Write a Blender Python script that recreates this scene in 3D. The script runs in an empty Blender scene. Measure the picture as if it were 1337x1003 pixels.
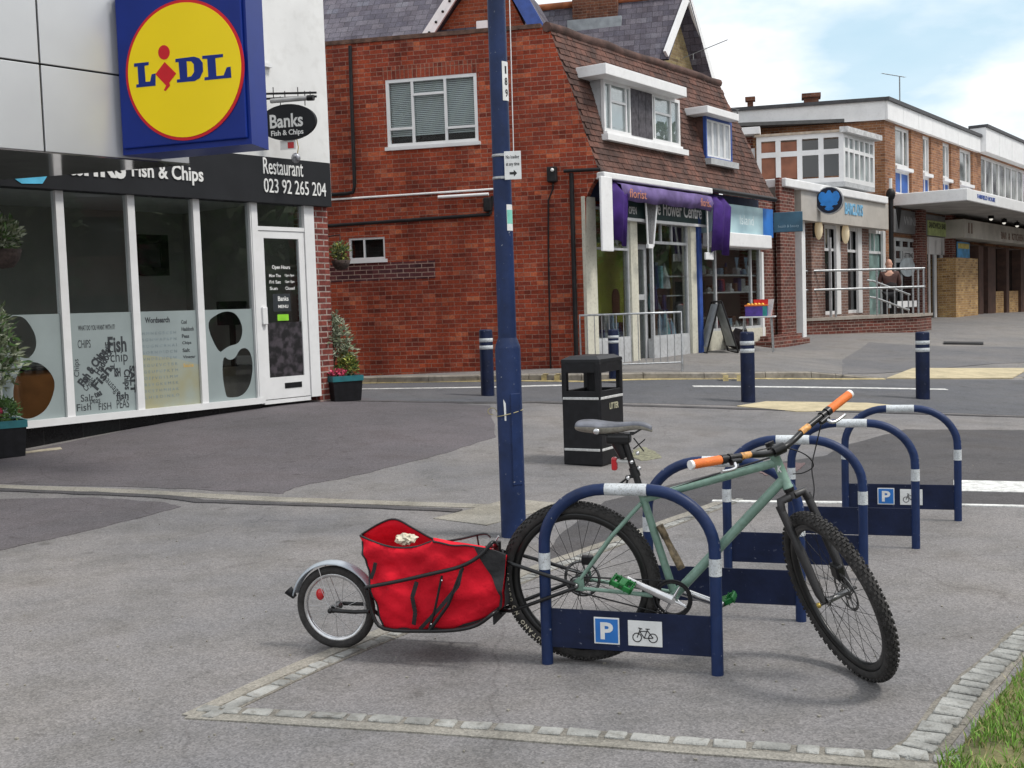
import bpy, bmesh, math, random
import numpy as np
from mathutils import Vector, Matrix, noise as mnoise
R = math.radians
random.seed(7)
S = bpy.context.scene
COL = S.collection
# ------------------------------------------------------------------ camera
FPX, CX, CY = 1500.0, 668.5, 501.5
EYE, PITCH, ROLL = 1.5, math.atan(98.5 / 1500.0), 0.033
_r0 = Vector((1, 0, 0)); _u0 = Vector((0, math.sin(PITCH), math.cos(PITCH)))
_f = Vector((0, math.cos(PITCH), -math.sin(PITCH)))
CR = (_r0 * math.cos(ROLL) - _u0 * math.sin(ROLL)); CU = (_u0 * math.cos(ROLL) + _r0 * math.sin(ROLL))
CO = Vector((0, 0, EYE))
cd = bpy.data.cameras.new('camera'); cam = bpy.data.objects.new('camera', cd); COL.objects.link(cam)
cd.sensor_width = 36; cd.lens = FPX / 1337 * 36; cd.clip_start = .05; cd.clip_end = 3000
cam.matrix_world = Matrix(((CR.x, CU.x, -_f.x, 0), (CR.y, CU.y, -_f.y, 0), (CR.z, CU.z, -_f.z, EYE), (0, 0, 0, 1)))
S.camera = cam
# ------------------------------------------------------------------ light
SUN_EL, SUN_AZ = R(58), R(110)      # azimuth measured from +Y towards +X
W = bpy.data.worlds.new('World'); S.world = W; W.use_nodes = True
nt = W.node_tree; nt.nodes.clear()
def wn(t): return nt.nodes.new(t)
sky = wn('ShaderNodeTexSky'); sky.sky_type = 'NISHITA'; sky.sun_disc = False
sky.sun_elevation = SUN_EL; sky.sun_rotation = SUN_AZ; sky.air_density = 1.2; sky.dust_density = 1.5
tc = wn('ShaderNodeTexCoord'); mp = wn('ShaderNodeMapping'); mp.inputs['Scale'].default_value = (1, 1, 2.6); mp.inputs['Location'].default_value = (.5, .12, .3)
n1 = wn('ShaderNodeTexNoise'); n1.inputs['Scale'].default_value = 2.6; n1.inputs['Detail'].default_value = 7; n1.inputs['Roughness'].default_value = .52
n2 = wn('ShaderNodeTexNoise'); n2.inputs['Scale'].default_value = 6; n2.inputs['Detail'].default_value = 6
cr = wn('ShaderNodeValToRGB'); cr.color_ramp.elements[0].position = .36; cr.color_ramp.elements[1].position = .48
cr2 = wn('ShaderNodeValToRGB'); cr2.color_ramp.elements[0].position = .3; cr2.color_ramp.elements[1].position = .7
cr2.color_ramp.elements[0].color = (10.5, 10.8, 11.2, 1); cr2.color_ramp.elements[1].color = (13, 13, 13.2, 1)
lift = wn('ShaderNodeMixRGB'); lift.inputs[0].default_value = .75; lift.inputs[2].default_value = (6.6, 9.2, 10.8, 1)
mx = wn('ShaderNodeMixRGB'); bg = wn('ShaderNodeBackground'); bg.inputs['Strength'].default_value = .09; wo = wn('ShaderNodeOutputWorld')
L = nt.links.new
L(tc.outputs['Generated'], mp.inputs[0]); L(mp.outputs[0], n1.inputs[0]); L(mp.outputs[0], n2.inputs[0])
L(n1.outputs[0], cr.inputs[0]); L(n2.outputs[0], cr2.inputs[0]); L(sky.outputs[0], lift.inputs[1])
vd = wn('ShaderNodeVectorMath'); vd.operation = 'DOT_PRODUCT'; gapd = (_f * FPX + CR * (1185 - CX) - CU * (40 - CY)).normalized(); vd.inputs[1].default_value = gapd
L(tc.outputs['Generated'], vd.inputs[0]); gn = wn('ShaderNodeMath'); gn.operation = 'MULTIPLY_ADD'; gn.inputs[1].default_value = .05; L(n2.outputs[0], gn.inputs[0]); L(vd.outputs['Value'], gn.inputs[2])
gr_ = wn('ShaderNodeMapRange'); gr_.inputs['From Min'].default_value = 1.0175; gr_.inputs['From Max'].default_value = 1.027; gr_.inputs['To Min'].default_value = 1; gr_.inputs['To Max'].default_value = .15; L(gn.outputs[0], gr_.inputs[0])
cm_ = wn('ShaderNodeMath'); cm_.operation = 'MULTIPLY'; L(cr.outputs[0], cm_.inputs[0]); L(gr_.outputs[0], cm_.inputs[1]); L(cm_.outputs[0], mx.inputs[0]); L(lift.outputs[0], mx.inputs[1]); L(cr2.outputs[0], mx.inputs[2]); L(mx.outputs[0], bg.inputs[0]); L(bg.outputs[0], wo.inputs[0])
sl = bpy.data.lights.new('sun', 'SUN'); sun = bpy.data.objects.new('sun', sl); COL.objects.link(sun)
sl.energy = 2.3; sl.angle = R(12); sl.color = (1, .96, .9)
sd = Vector((math.sin(SUN_AZ) * math.cos(SUN_EL), math.cos(SUN_AZ) * math.cos(SUN_EL), math.sin(SUN_EL)))
sun.rotation_euler = sd.to_track_quat('Z', 'Y').to_euler()
S.view_settings.view_transform = 'Standard'; S.view_settings.look = 'None'; S.view_settings.exposure = 0.17; S.view_settings.gamma = 1
# ------------------------------------------------------------------ geometry helpers
def ray(px, py): return (_f * FPX + CR * (px - CX) - CU * (py - CY)).normalized()
def at(px, py, Y):
    d = ray(px, py); return CO + d * (Y / d.y)
def atz(px, py, z):
    d = ray(px, py); return CO + d * ((z - EYE) / d.z)
def rotz(a): return Matrix.Rotation(a, 4, 'Z')
class Fr:
    def __init__(s, M): s.M = M; s.I = M.inverted()
    def h(s, px, py, v=0.0):
        o = s.I @ CO; d = (s.I.to_3x3() @ ray(px, py)); t = (v - o.y) / d.y; return o + d * t
    def x(s, px, py, v=0.0): return s.h(px, py, v).x
    def z(s, px, py, v=0.0): return s.h(px, py, v).z
    def w(s, p): return s.M @ Vector(p)
def facade(px, py, Y, vpx, left=False, base=0.0):
    o = at(px, py, Y); d = ray(vpx, 403 - .033 * (vpx - 668)); a = math.atan2(d.y, d.x)
    if left: a += math.pi
    return Fr(Matrix.Translation((o.x, o.y, base)) @ rotz(a))
class MB:
    def __init__(s): s.v = []; s.f = []; s.m = []; s.s = []; s.uv = {}
    def add(s, vs, fs, m=0, sm=False, M=None):
        b = len(s.v)
        for p in vs:
            p = Vector(p); s.v.append(M @ p if M else p)
        for f in fs: s.f.append([i + b for i in f]); s.m.append(m); s.s.append(sm)
        return s
    def box(s, a, b, m=0, M=None):
        x0, x1 = sorted((a[0], b[0])); y0, y1 = sorted((a[1], b[1])); z0, z1 = sorted((a[2], b[2]))
        return s.add([(x0,y0,z0),(x1,y0,z0),(x1,y1,z0),(x0,y1,z0),(x0,y0,z1),(x1,y0,z1),(x1,y1,z1),(x0,y1,z1)],
              [(0,3,2,1),(4,5,6,7),(0,1,5,4),(1,2,6,5),(2,3,7,6),(3,0,4,7)], m, False, M)
    def rbox(s, a, b, r=.005, m=0, M=None):    # box with chamfered edges
        bm = bmesh.new(); bmesh.ops.create_cube(bm, size=1)
        c = [(a[i] + b[i]) / 2 for i in range(3)]; d = [abs(b[i] - a[i]) for i in range(3)]
        for v in bm.verts: v.co = Vector((c[0] + v.co.x * d[0], c[1] + v.co.y * d[1], c[2] + v.co.z * d[2]))
        bmesh.ops.bevel(bm, geom=bm.edges[:], offset=min(r, min(d) * .45), segments=2, affect='EDGES', profile=.5)
        bm.verts.index_update(); s.add([v.co.copy() for v in bm.verts], [[v.index for v in f.verts] for f in bm.faces], m, False, M); bm.free(); return s
    def tube(s, pts, r, n=10, m=0, M=None, closed=False, caps=True, flat=None):
        P = [Vector(p) for p in pts]; k = len(P); rs = r if isinstance(r, (list, tuple)) else [r] * k
        T = []
        for i in range(k):
            if closed: t = P[(i + 1) % k] - P[i - 1]
            else: t = P[min(i + 1, k - 1)] - P[max(i - 1, 0)]
            T.append(t.normalized())
        u = T[0].orthogonal().normalized()
        if abs(T[0].z) < .9: u = (Vector((0, 0, 1)) - T[0] * T[0].z).normalized()
        vs = []
        for i in range(k):
            u = (u - T[i] * u.dot(T[i])).normalized(); w = T[i].cross(u)
            for j in range(n):
                a = 2 * math.pi * j / n; fu, fw = (1, 1) if flat is None else flat
                vs.append(P[i] + (u * math.cos(a) * fu + w * math.sin(a) * fw) * rs[i])
        fs = []
        for i in range(k if closed else k - 1):
            i2 = (i + 1) % k
            for j in range(n): fs.append((i * n + j, i * n + (j + 1) % n, i2 * n + (j + 1) % n, i2 * n + j))
        s.add(vs, fs, m, True, M)
        if caps and not closed:
            b = len(vs); s.add([vs[j] for j in range(n)], [tuple(reversed(range(n)))], m, False, M)
            s.add([vs[(k - 1) * n + j] for j in range(n)], [tuple(range(n))], m, False, M)
        return s
    def lathe(s, prof, n=24, m=0, M=None, sm=True, closed=False):   # prof [(r,z)] about Z
        vs = []; k = len(prof)
        for r, z in prof:
            for j in range(n):
                a = 2 * math.pi * j / n; vs.append((r * math.cos(a), r * math.sin(a), z))
        fs = []
        for i in range(k if closed else k - 1):
            i2 = (i + 1) % k
            for j in range(n): fs.append((i * n + j, i * n + (j + 1) % n, i2 * n + (j + 1) % n, i2 * n + j))
        s.add(vs, fs, m, sm, M)
        if not closed:
            if prof[0][0] > 1e-6: s.add(vs[:n], [tuple(reversed(range(n)))], m, False, M)
            if prof[-1][0] > 1e-6: s.add(vs[-n:], [tuple(range(n))], m, False, M)
        return s
    def ball(s, c, r, m=0, n=14, M=None):
        r = r if isinstance(r, (tuple, list)) else (r, r, r)
        vs = []; fs = []; k = n // 2 + 1
        for i in range(k):
            p = math.pi * i / (k - 1)
            for j in range(n):
                a = 2 * math.pi * j / n; vs.append((c[0] + r[0] * math.sin(p) * math.cos(a), c[1] + r[1] * math.sin(p) * math.sin(a), c[2] - r[2] * math.cos(p)))
        for i in range(k - 1):
            for j in range(n): fs.append((i * n + j, i * n + (j + 1) % n, (i + 1) * n + (j + 1) % n, (i + 1) * n + j))
        return s.add(vs, fs, m, True, M)
    def quad(s, a, b, c, d, m=0, M=None): return s.add([a, b, c, d], [(0, 1, 2, 3)], m, False, M)
    def prism(s, poly, y0, y1, m=0, M=None, holes=()):   # polygon in local x,z ; extruded along y
        vs, fs = poly2d([poly] + list(holes), abs(y1 - y0)); yc = (y0 + y1) / 2
        return s.add([(p[0], yc - p[2], p[1]) for p in vs], fs, m, False, M)
    def slab(s, poly, z0, z1, m=0, M=None):              # polygon in x,y ; extruded along z
        vs, fs = poly2d([poly], abs(z1 - z0)); zc = (z0 + z1) / 2
        return s.add([(p[0], p[1], zc + p[2]) for p in vs], fs, m, False, M)
    def text(s, body, x0, x1, z0, z1, y, d=.004, m=0, M=None, off=0.0, rot=0.0):
        vs, fs = text2d(body, off); xs = [p[0] for p in vs]; zs = [p[1] for p in vs]
        ax, bx, az, bz = min(xs), max(xs), min(zs), max(zs)
        out = []
        cx, cz = (x0 + x1) / 2, (z0 + z1) / 2
        for p in vs:
            X = (p[0] - ax) / (bx - ax) * (x1 - x0) - (x1 - x0) / 2; Z = (p[1] - az) / (bz - az) * (z1 - z0) - (z1 - z0) / 2
            out.append((cx + X * math.cos(rot) - Z * math.sin(rot), y - (d if p[2] > 0 else 0), cz + X * math.sin(rot) + Z * math.cos(rot)))
        return s.add(out, fs, m, False, M)
    def build(s, name, mats, parent=None, M=None, **kw):
        me = bpy.data.meshes.new(name); me.from_pydata([tuple(p) for p in s.v], [], s.f)
        for mt in (mats if isinstance(mats, (list, tuple)) else [mats]): me.materials.append(mt)
        me.polygons.foreach_set('material_index', s.m); me.polygons.foreach_set('use_smooth', s.s); me.update()
        o = bpy.data.objects.new(name, me); COL.objects.link(o)
        if parent: o.parent = parent
        if M is not None: o.matrix_local = M
        for k, v in kw.items():
            o['category' if k == 'cat' else k] = v
        return o
def _c2m(cu):
    ob = bpy.data.objects.new('tmp', cu); me = ob.to_mesh()
    vs = [tuple(v.co) for v in me.vertices]; fs = [tuple(p.vertices) for p in me.polygons]
    ob.to_mesh_clear(); bpy.data.objects.remove(ob); bpy.data.curves.remove(cu); return vs, fs
def poly2d(loops, d):
    cu = bpy.data.curves.new('tmp', 'CURVE'); cu.dimensions = '2D'; cu.fill_mode = 'BOTH'; cu.extrude = d / 2
    for lp in loops:
        sp = cu.splines.new('POLY'); sp.points.add(len(lp) - 1); sp.use_cyclic_u = True
        for p, q in zip(sp.points, lp): p.co = (q[0], q[-1] if len(q) == 2 else q[2], 0, 1)
    return _c2m(cu)
_tc = {}
def text2d(body, off):
    if (body, off) not in _tc:
        cu = bpy.data.curves.new('tmp', 'FONT'); cu.body = body; cu.extrude = .01; cu.resolution_u = 3; cu.offset = off
        _tc[(body, off)] = _c2m(cu)
    return _tc[(body, off)]
def root(name, label, cat, M=None, group=None):
    o = bpy.data.objects.new(name, None); COL.objects.link(o); o.empty_display_size = .2
    if M is not None: o.matrix_world = M
    o['label'] = label; o['category'] = cat
    if group: o['group'] = group
    return o
def copy_tree(o, parent=None):
    c = o.copy(); COL.objects.link(c)
    if parent: c.parent = parent
    for ch in list(o.children): copy_tree(ch, c)
    return c
def arc(c, r, a0, a1, n, ax='xz'):
    out = []
    for i in range(n + 1):
        a = R(a0 + (a1 - a0) * i / n)
        rr = r if isinstance(r, tuple) else (r, r)
        out.append((c[0] + rr[0] * math.cos(a), c[1] + rr[1] * math.sin(a)))
    return out
# ------------------------------------------------------------------ materials
def newmat(name):
    m = bpy.data.materials.new(name); m.use_nodes = True; n = m.node_tree; n.nodes.clear()
    o = n.nodes.new('ShaderNodeOutputMaterial'); b = n.nodes.new('ShaderNodeBsdfPrincipled'); n.links.new(b.outputs[0], o.inputs[0]); return m, n, b, o
def setb(b, rough=.5, metal=0, spec=None, coat=0):
    b.inputs['Roughness'].default_value = rough; b.inputs['Metallic'].default_value = metal
    if spec is not None: b.inputs['Specular IOR Level'].default_value = spec
    if coat: b.inputs['Coat Weight'].default_value = coat; b.inputs['Coat Roughness'].default_value = .15
def rgb(c, k=1.0): return (c[0] * k, c[1] * k, c[2] * k, 1)
def pm(name, c, rough=.5, metal=0, var=.15, sc=8, bump=.0, bsc=60, spec=None, coat=0, c2=None, lo=.35, hi=.65, dirt=0, em=None, chips=None, bd=.01):
    m, n, b, o = newmat(name); setb(b, rough, metal, spec, coat)
    t = n.nodes.new('ShaderNodeTexCoord'); q = n.nodes.new('ShaderNodeTexNoise'); q.inputs['Scale'].default_value = sc; q.inputs['Detail'].default_value = 6
    r = n.nodes.new('ShaderNodeValToRGB'); r.color_ramp.elements[0].position = lo; r.color_ramp.elements[1].position = hi
    r.color_ramp.elements[0].color = rgb(c, 1 - var); r.color_ramp.elements[1].color = rgb(c2) if c2 else rgb(c, 1 + var)
    n.links.new(t.outputs['Object'], q.inputs[0]); n.links.new(q.outputs[0], r.inputs[0]); last = r.outputs[0]
    if dirt:
        q2 = n.nodes.new('ShaderNodeTexNoise'); q2.inputs['Scale'].default_value = sc * 5; q2.inputs['Detail'].default_value = 8
        r2 = n.nodes.new('ShaderNodeValToRGB'); r2.color_ramp.elements[0].position = .5; r2.color_ramp.elements[1].position = .72
        x = n.nodes.new('ShaderNodeMixRGB'); x.blend_type = 'MULTIPLY'; x.inputs[2].default_value = (.35, .32, .28, 1)
        mm = n.nodes.new('ShaderNodeMath'); mm.operation = 'MULTIPLY'; mm.inputs[1].default_value = dirt
        n.links.new(t.outputs['Object'], q2.inputs[0]); n.links.new(q2.outputs[0], r2.inputs[0]); n.links.new(r2.outputs[0], mm.inputs[0]); n.links.new(mm.outputs[0], x.inputs[0]); n.links.new(last, x.inputs[1]); last = x.outputs[0]
    if chips:
        q4 = n.nodes.new('ShaderNodeTexNoise'); q4.inputs['Scale'].default_value = 38; q4.inputs['Detail'].default_value = 5; q4.inputs['Roughness'].default_value = .65
        r4 = n.nodes.new('ShaderNodeValToRGB'); r4.color_ramp.elements[0].position = .665; r4.color_ramp.elements[1].position = .7; x4 = n.nodes.new('ShaderNodeMixRGB'); x4.inputs[2].default_value = rgb(chips)
        n.links.new(t.outputs['Object'], q4.inputs[0]); n.links.new(q4.outputs[0], r4.inputs[0]); n.links.new(r4.outputs[0], x4.inputs[0]); n.links.new(last, x4.inputs[1]); last = x4.outputs[0]
    n.links.new(last, b.inputs['Base Color'])
    if bump:
        q3 = n.nodes.new('ShaderNodeTexNoise'); q3.inputs['Scale'].default_value = bsc; q3.inputs['Detail'].default_value = 4
        bp = n.nodes.new('ShaderNodeBump'); bp.inputs['Strength'].default_value = bump; bp.inputs['Distance'].default_value = bd
        n.links.new(t.outputs['Object'], q3.inputs[0]); n.links.new(q3.outputs[0], bp.inputs['Height']); n.links.new(bp.outputs[0], b.inputs['Normal'])
    if em: b.inputs['Emission Color'].default_value = rgb(em[0]); b.inputs['Emission Strength'].default_value = em[1]
    return m
def brick(name, c1, c2, mortar, bw=.225, rh=.075, mort=.006, uvw='xz', rough=.85, dark=(.4, .35, .35), dk=.5, bias=0.0, bump=.5, sc2=1.3, off=.5, squash=1, patch=None):
    m, n, b, o = newmat(name); setb(b, rough, 0, .3); N = n.nodes.new; K = n.links.new
    t = N('ShaderNodeTexCoord')
    if uvw == 'xz':
        sp = N('ShaderNodeSeparateXYZ'); ad = N('ShaderNodeMath'); cb = N('ShaderNodeCombineXYZ')
        K(t.outputs['Object'], sp.inputs[0]); K(sp.outputs[0], ad.inputs[0]); K(sp.outputs[1], ad.inputs[1]); K(ad.outputs[0], cb.inputs[0]); K(sp.outputs[2], cb.inputs[1]); vec = cb.outputs[0]
    else: vec = t.outputs['UV']
    wob = N('ShaderNodeTexNoise'); wob.inputs['Scale'].default_value = 3; wv = N('ShaderNodeMixRGB'); wv.blend_type = 'LINEAR_LIGHT'; wv.inputs[0].default_value = .006
    K(vec, wob.inputs[0]); K(vec, wv.inputs[1]); K(wob.outputs[1], wv.inputs[2]); vec = wv.outputs[0]
    bt = N('ShaderNodeTexBrick'); bt.offset = off; bt.inputs['Scale'].default_value = 1; bt.inputs['Brick Width'].default_value = bw; bt.inputs['Row Height'].default_value = rh
    bt.inputs['Mortar Size'].default_value = mort; bt.inputs['Mortar Smooth'].default_value = .2; bt.inputs['Bias'].default_value = bias
    bt.inputs['Color1'].default_value = rgb(c1); bt.inputs['Color2'].default_value = rgb(c2); bt.inputs['Mortar'].default_value = rgb(mortar)
    K(vec, bt.inputs[0])
    # large tonal drift + small speckle
    q = N('ShaderNodeTexNoise'); q.inputs['Scale'].default_value = sc2; q.inputs['Detail'].default_value = 7; q.inputs['Roughness'].default_value = .65
    r = N('ShaderNodeValToRGB'); r.color_ramp.elements[0].position = .36; r.color_ramp.elements[1].position = .6; r.color_ramp.elements[0].color = rgb(dark); r.color_ramp.elements[1].color = (1, 1, 1, 1)
    x = N('ShaderNodeMixRGB'); x.blend_type = 'MULTIPLY'; x.inputs[0].default_value = dk
    K(t.outputs['Object'], q.inputs[0]); K(q.outputs[0], r.inputs[0]); K(bt.outputs[0], x.inputs[1]); K(r.outputs[0], x.inputs[2])
    q2 = N('ShaderNodeTexNoise'); q2.inputs['Scale'].default_value = 30; q2.inputs['Detail'].default_value = 6
    r2 = N('ShaderNodeValToRGB'); r2.color_ramp.elements[0].position = .3; r2.color_ramp.elements[1].position = .7; r2.color_ramp.elements[0].color = (.72, .7, .7, 1); r2.color_ramp.elements[1].color = (1.25, 1.22, 1.2, 1)
    x2 = N('ShaderNodeMixRGB'); x2.blend_type = 'MULTIPLY'; x2.inputs[0].default_value = 1
    K(t.outputs['Object'], q2.inputs[0]); K(q2.outputs[0], r2.inputs[0]); K(x.outputs[0], x2.inputs[1]); K(r2.outputs[0], x2.inputs[2]); last = x2.outputs[0]
    mps = N('ShaderNodeMapping'); mps.inputs['Scale'].default_value = (2.2, 2.2, .28); qs = N('ShaderNodeTexNoise'); qs.inputs['Scale'].default_value = 1; qs.inputs['Detail'].default_value = 8; K(t.outputs['Object'], mps.inputs[0]); K(mps.outputs[0], qs.inputs[0])
    rs = N('ShaderNodeValToRGB'); rs.color_ramp.elements[0].position = .36; rs.color_ramp.elements[1].position = .56; rs.color_ramp.elements[0].color = (.66, .64, .66, 1); rs.color_ramp.elements[1].color = (1.04, 1.04, 1.04, 1); K(qs.outputs[0], rs.inputs[0])
    xs_ = N('ShaderNodeMixRGB'); xs_.blend_type = 'MULTIPLY'; xs_.inputs[0].default_value = dk; K(last, xs_.inputs[1]); K(rs.outputs[0], xs_.inputs[2]); last = xs_.outputs[0]
    # per-brick random value using a snapped white noise
    sx = N('ShaderNodeSeparateXYZ'); K(vec, sx.inputs[0])
    fl = N('ShaderNodeMath'); fl.operation = 'DIVIDE'; fl.inputs[1].default_value = rh; K(sx.outputs[1], fl.inputs[0]); fy = N('ShaderNodeMath'); fy.operation = 'FLOOR'; K(fl.outputs[0], fy.inputs[0])
    md = N('ShaderNodeMath'); md.operation = 'FLOORED_MODULO'; md.inputs[1].default_value = 2; K(fy.outputs[0], md.inputs[0])
    mu = N('ShaderNodeMath'); mu.operation = 'MULTIPLY'; mu.inputs[1].default_value = off; K(md.outputs[0], mu.inputs[0])
    fx = N('ShaderNodeMath'); fx.operation = 'DIVIDE'; fx.inputs[1].default_value = bw; K(sx.outputs[0], fx.inputs[0]); ax = N('ShaderNodeMath'); K(fx.outputs[0], ax.inputs[0]); K(mu.outputs[0], ax.inputs[1])
    fx2 = N('ShaderNodeMath'); fx2.operation = 'FLOOR'; K(ax.outputs[0], fx2.inputs[0]); c3 = N('ShaderNodeCombineXYZ'); K(fx2.outputs[0], c3.inputs[0]); K(fy.outputs[0], c3.inputs[1])
    wnz = N('ShaderNodeTexWhiteNoise'); wnz.noise_dimensions = '3D'; K(c3.outputs[0], wnz.inputs['Vector'])
    r4 = N('ShaderNodeValToRGB'); els = r4.color_ramp.elements; els[0].position = 0; els[0].color = (.55, .5, .52, 1); els[1].position = 1; els[1].color = (1.25, 1.35, 1.3, 1)
    e = els.new(.18); e.color = (.85, .82, .82, 1); e = els.new(.85); e.color = (1.08, 1.08, 1.05, 1)
    if patch: e = els.new(.93); e.color = rgb(patch)
    K(wnz.outputs[0], r4.inputs[0]); x4 = N('ShaderNodeMixRGB'); x4.blend_type = 'MULTIPLY'; K(last, x4.inputs[1]); K(r4.outputs[0], x4.inputs[2])
    iv = N('ShaderNodeMath'); iv.operation = 'SUBTRACT'; iv.inputs[0].default_value = 1; K(bt.outputs['Fac'], iv.inputs[1]); K(iv.outputs[0], x4.inputs[0])
    K(x4.outputs[0], b.inputs['Base Color'])
    bp = N('ShaderNodeBump'); bp.inputs['Strength'].default_value = bump; bp.inputs['Distance'].default_value = .008
    hh = N('ShaderNodeMath'); hh.operation = 'ADD'; q5 = N('ShaderNodeMath'); q5.operation = 'MULTIPLY'; q5.inputs[1].default_value = .5; K(q2.outputs[0], q5.inputs[0])
    K(iv.outputs[0], hh.inputs[0]); K(q5.outputs[0], hh.inputs[1]); K(hh.outputs[0], bp.inputs['Height']); K(bp.outputs[0], b.inputs['Normal'])
    return m
def glassm(name, tint=(.9, .95, .95), refl=.9, rough=.0, fac=.0):
    m, n, b, o = newmat(name); n.nodes.remove(b); N = n.nodes.new; K = n.links.new
    g = N('ShaderNodeBsdfGlossy'); g.inputs[0].default_value = (refl, refl, refl, 1); g.inputs['Roughness'].default_value = rough
    t = N('ShaderNodeBsdfTransparent'); t.inputs[0].default_value = rgb(tint); fr = N('ShaderNodeFresnel'); fr.inputs[0].default_value = 1.52
    a = N('ShaderNodeMath'); a.operation = 'MULTIPLY_ADD'; a.inputs[1].default_value = .62; a.inputs[2].default_value = fac; a.use_clamp = True
    x = N('ShaderNodeMixShader'); K(fr.outputs[0], a.inputs[0]); K(a.outputs[0], x.inputs[0]); K(t.outputs[0], x.inputs[1]); K(g.outputs[0], x.inputs[2]); K(x.outputs[0], o.inputs[0]); return m
def asphalt(name, c, var=.12, stain=.2, warm=None, spot=.3, bump=.35):
    m, n, b, o = newmat(name); setb(b, .88, 0, .25); N = n.nodes.new; K = n.links.new; t = N('ShaderNodeTexCoord')
    def nz(s, d=6, ro=.6):
        q = N('ShaderNodeTexNoise'); q.inputs['Scale'].default_value = s; q.inputs['Detail'].default_value = d; q.inputs['Roughness'].default_value = ro; K(t.outputs['Object'], q.inputs[0]); return q.outputs[0]
    def rp(src, p0, p1, c0, c1):
        r = N('ShaderNodeValToRGB'); r.color_ramp.elements[0].position = p0; r.color_ramp.elements[1].position = p1; r.color_ramp.elements[0].color = c0; r.color_ramp.elements[1].color = c1; K(src, r.inputs[0]); return r.outputs[0]
    def mul(a, bb, f=1):
        x = N('ShaderNodeMixRGB'); x.blend_type = 'MULTIPLY'; x.inputs[0].default_value = f; K(a, x.inputs[1]); K(bb, x.inputs[2]); return x.outputs[0]
    w = warm or (1.1, 1.05, .98)
    base = rp(nz(.55, 5), .35, .68, rgb(c, 1 - var), (c[0] * (1 + var) * w[0], c[1] * (1 + var) * w[1], c[2] * (1 + var) * w[2], 1))
    k1 = 1 - stain; base = mul(base, rp(nz(2.3, 8, .7), .38, .55, (k1, k1, k1 * .98, 1), (1, 1, 1, 1)))
    vo = N('ShaderNodeTexVoronoi'); vo.inputs['Scale'].default_value = 130; K(t.outputs['Object'], vo.inputs[0])
    base = mul(base, rp(vo.outputs['Color'], .15, .9, (1 - spot, 1 - spot, 1 - spot, 1), (1 + spot * .75, 1 + spot * .72, 1 + spot * .7, 1)))
    base = mul(base, rp(nz(40, 5), .3, .7, (.9, .9, .9, 1), (1.1, 1.1, 1.1, 1)))
    ve = N('ShaderNodeTexVoronoi'); ve.feature = 'DISTANCE_TO_EDGE'; ve.inputs['Scale'].default_value = .55
    wv = N('ShaderNodeMixRGB'); wv.blend_type = 'LINEAR_LIGHT'; wv.inputs[0].default_value = .12; wq = N('ShaderNodeTexNoise'); wq.inputs['Scale'].default_value = 2.5; wq.inputs['Detail'].default_value = 8; K(t.outputs['Object'], wq.inputs[0]); K(t.outputs['Object'], wv.inputs[1]); K(wq.outputs[1], wv.inputs[2]); K(wv.outputs[0], ve.inputs[0])
    ck = N('ShaderNodeMath'); ck.operation = 'MAXIMUM'; K(rp(ve.outputs[0], .001, .0045, (0, 0, 0, 1), (1, 1, 1, 1)), ck.inputs[0]); K(rp(nz(.35, 3), .44, .5, (1, 1, 1, 1), (0, 0, 0, 1)), ck.inputs[1])
    cb_ = N('ShaderNodeMixRGB'); cb_.inputs[1].default_value = (.78, .77, .77, 1); cb_.inputs[2].default_value = (1, 1, 1, 1); K(ck.outputs[0], cb_.inputs[0]); base = mul(base, cb_.outputs[0])
    base = mul(base, rp(nz(1.1, 3, .5), .6, .72, (1, 1, 1, 1), (.82, .81, .8, 1))); base = mul(base, rp(nz(5.5, 3, .5), .66, .74, (1, 1, 1, 1), (.72, .71, .7, 1)))
    K(base, b.inputs['Base Color'])
    bp = N('ShaderNodeBump'); bp.inputs['Strength'].default_value = bump; bp.inputs['Distance'].default_value = .006
    K(vo.outputs['Distance'], bp.inputs['Height']); K(bp.outputs[0], b.inputs['Normal']); return m
# ------------------------------------------------------------------ terrain
_cp = []
def cp(px, py, Y, z=None):
    p = at(px, py, Y); _cp.append((p.x, p.y, p.z if z is None else z))
for X in (-6, -3, 0, 3, 6):
    for Y in (1, 4, 7): _cp.append((X, Y, 0.0 if X > -4 else .02))
_cp += [(.8, 10.8, 0), (3, 10, 0), (6, 10, -.03), (.1, 12.5, .06)]
cp(637, 517, 17.2); cp(975, 525, 16.1); cp(1204, 521, 16.5)
cp(403, 521, 14.9); cp(30, 588, 12.0); cp(150, 560, 12.8); cp(432, 503, 20.0); cp(765, 487, 18.9); cp(1000, 449, 26.3)
cp(1047, 440, 27.7); cp(1215, 438, 28.6); cp(1250, 412, 38.5); cp(1337, 407, 47); cp(1100, 470, 22.5); cp(1337, 450, 27); cp(1337, 540, 15.5)
_A = np.array(_cp)
def _k(r2): return np.where(r2 > 1e-9, r2 * np.log(np.maximum(r2, 1e-12)), 0)
_n = len(_A); _D = ((_A[:, None, :2] - _A[None, :, :2]) ** 2).sum(-1)
_L = np.zeros((_n + 3, _n + 3)); _L[:_n, :_n] = _k(_D) + np.eye(_n) * 8.0; _L[:_n, _n] = 1; _L[:_n, _n + 1:] = _A[:, :2]; _L[_n, :_n] = 1; _L[_n + 1:, :_n] = _A[:, :2].T
_wt = np.linalg.solve(_L, np.concatenate([_A[:, 2], [0, 0, 0]]))
def tzs(P):
    P = np.array(P, float); Q = np.stack([np.clip(P[:, 0], -8, 22), np.clip(P[:, 1], 1, 48)], 1)
    return _k(((Q[:, None] - _A[None, :, :2]) ** 2).sum(-1)) @ _wt[:_n] + _wt[_n] + Q @ _wt[_n + 1:]
def tz(x, y): return float(tzs([(x, y)])[0])
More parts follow.
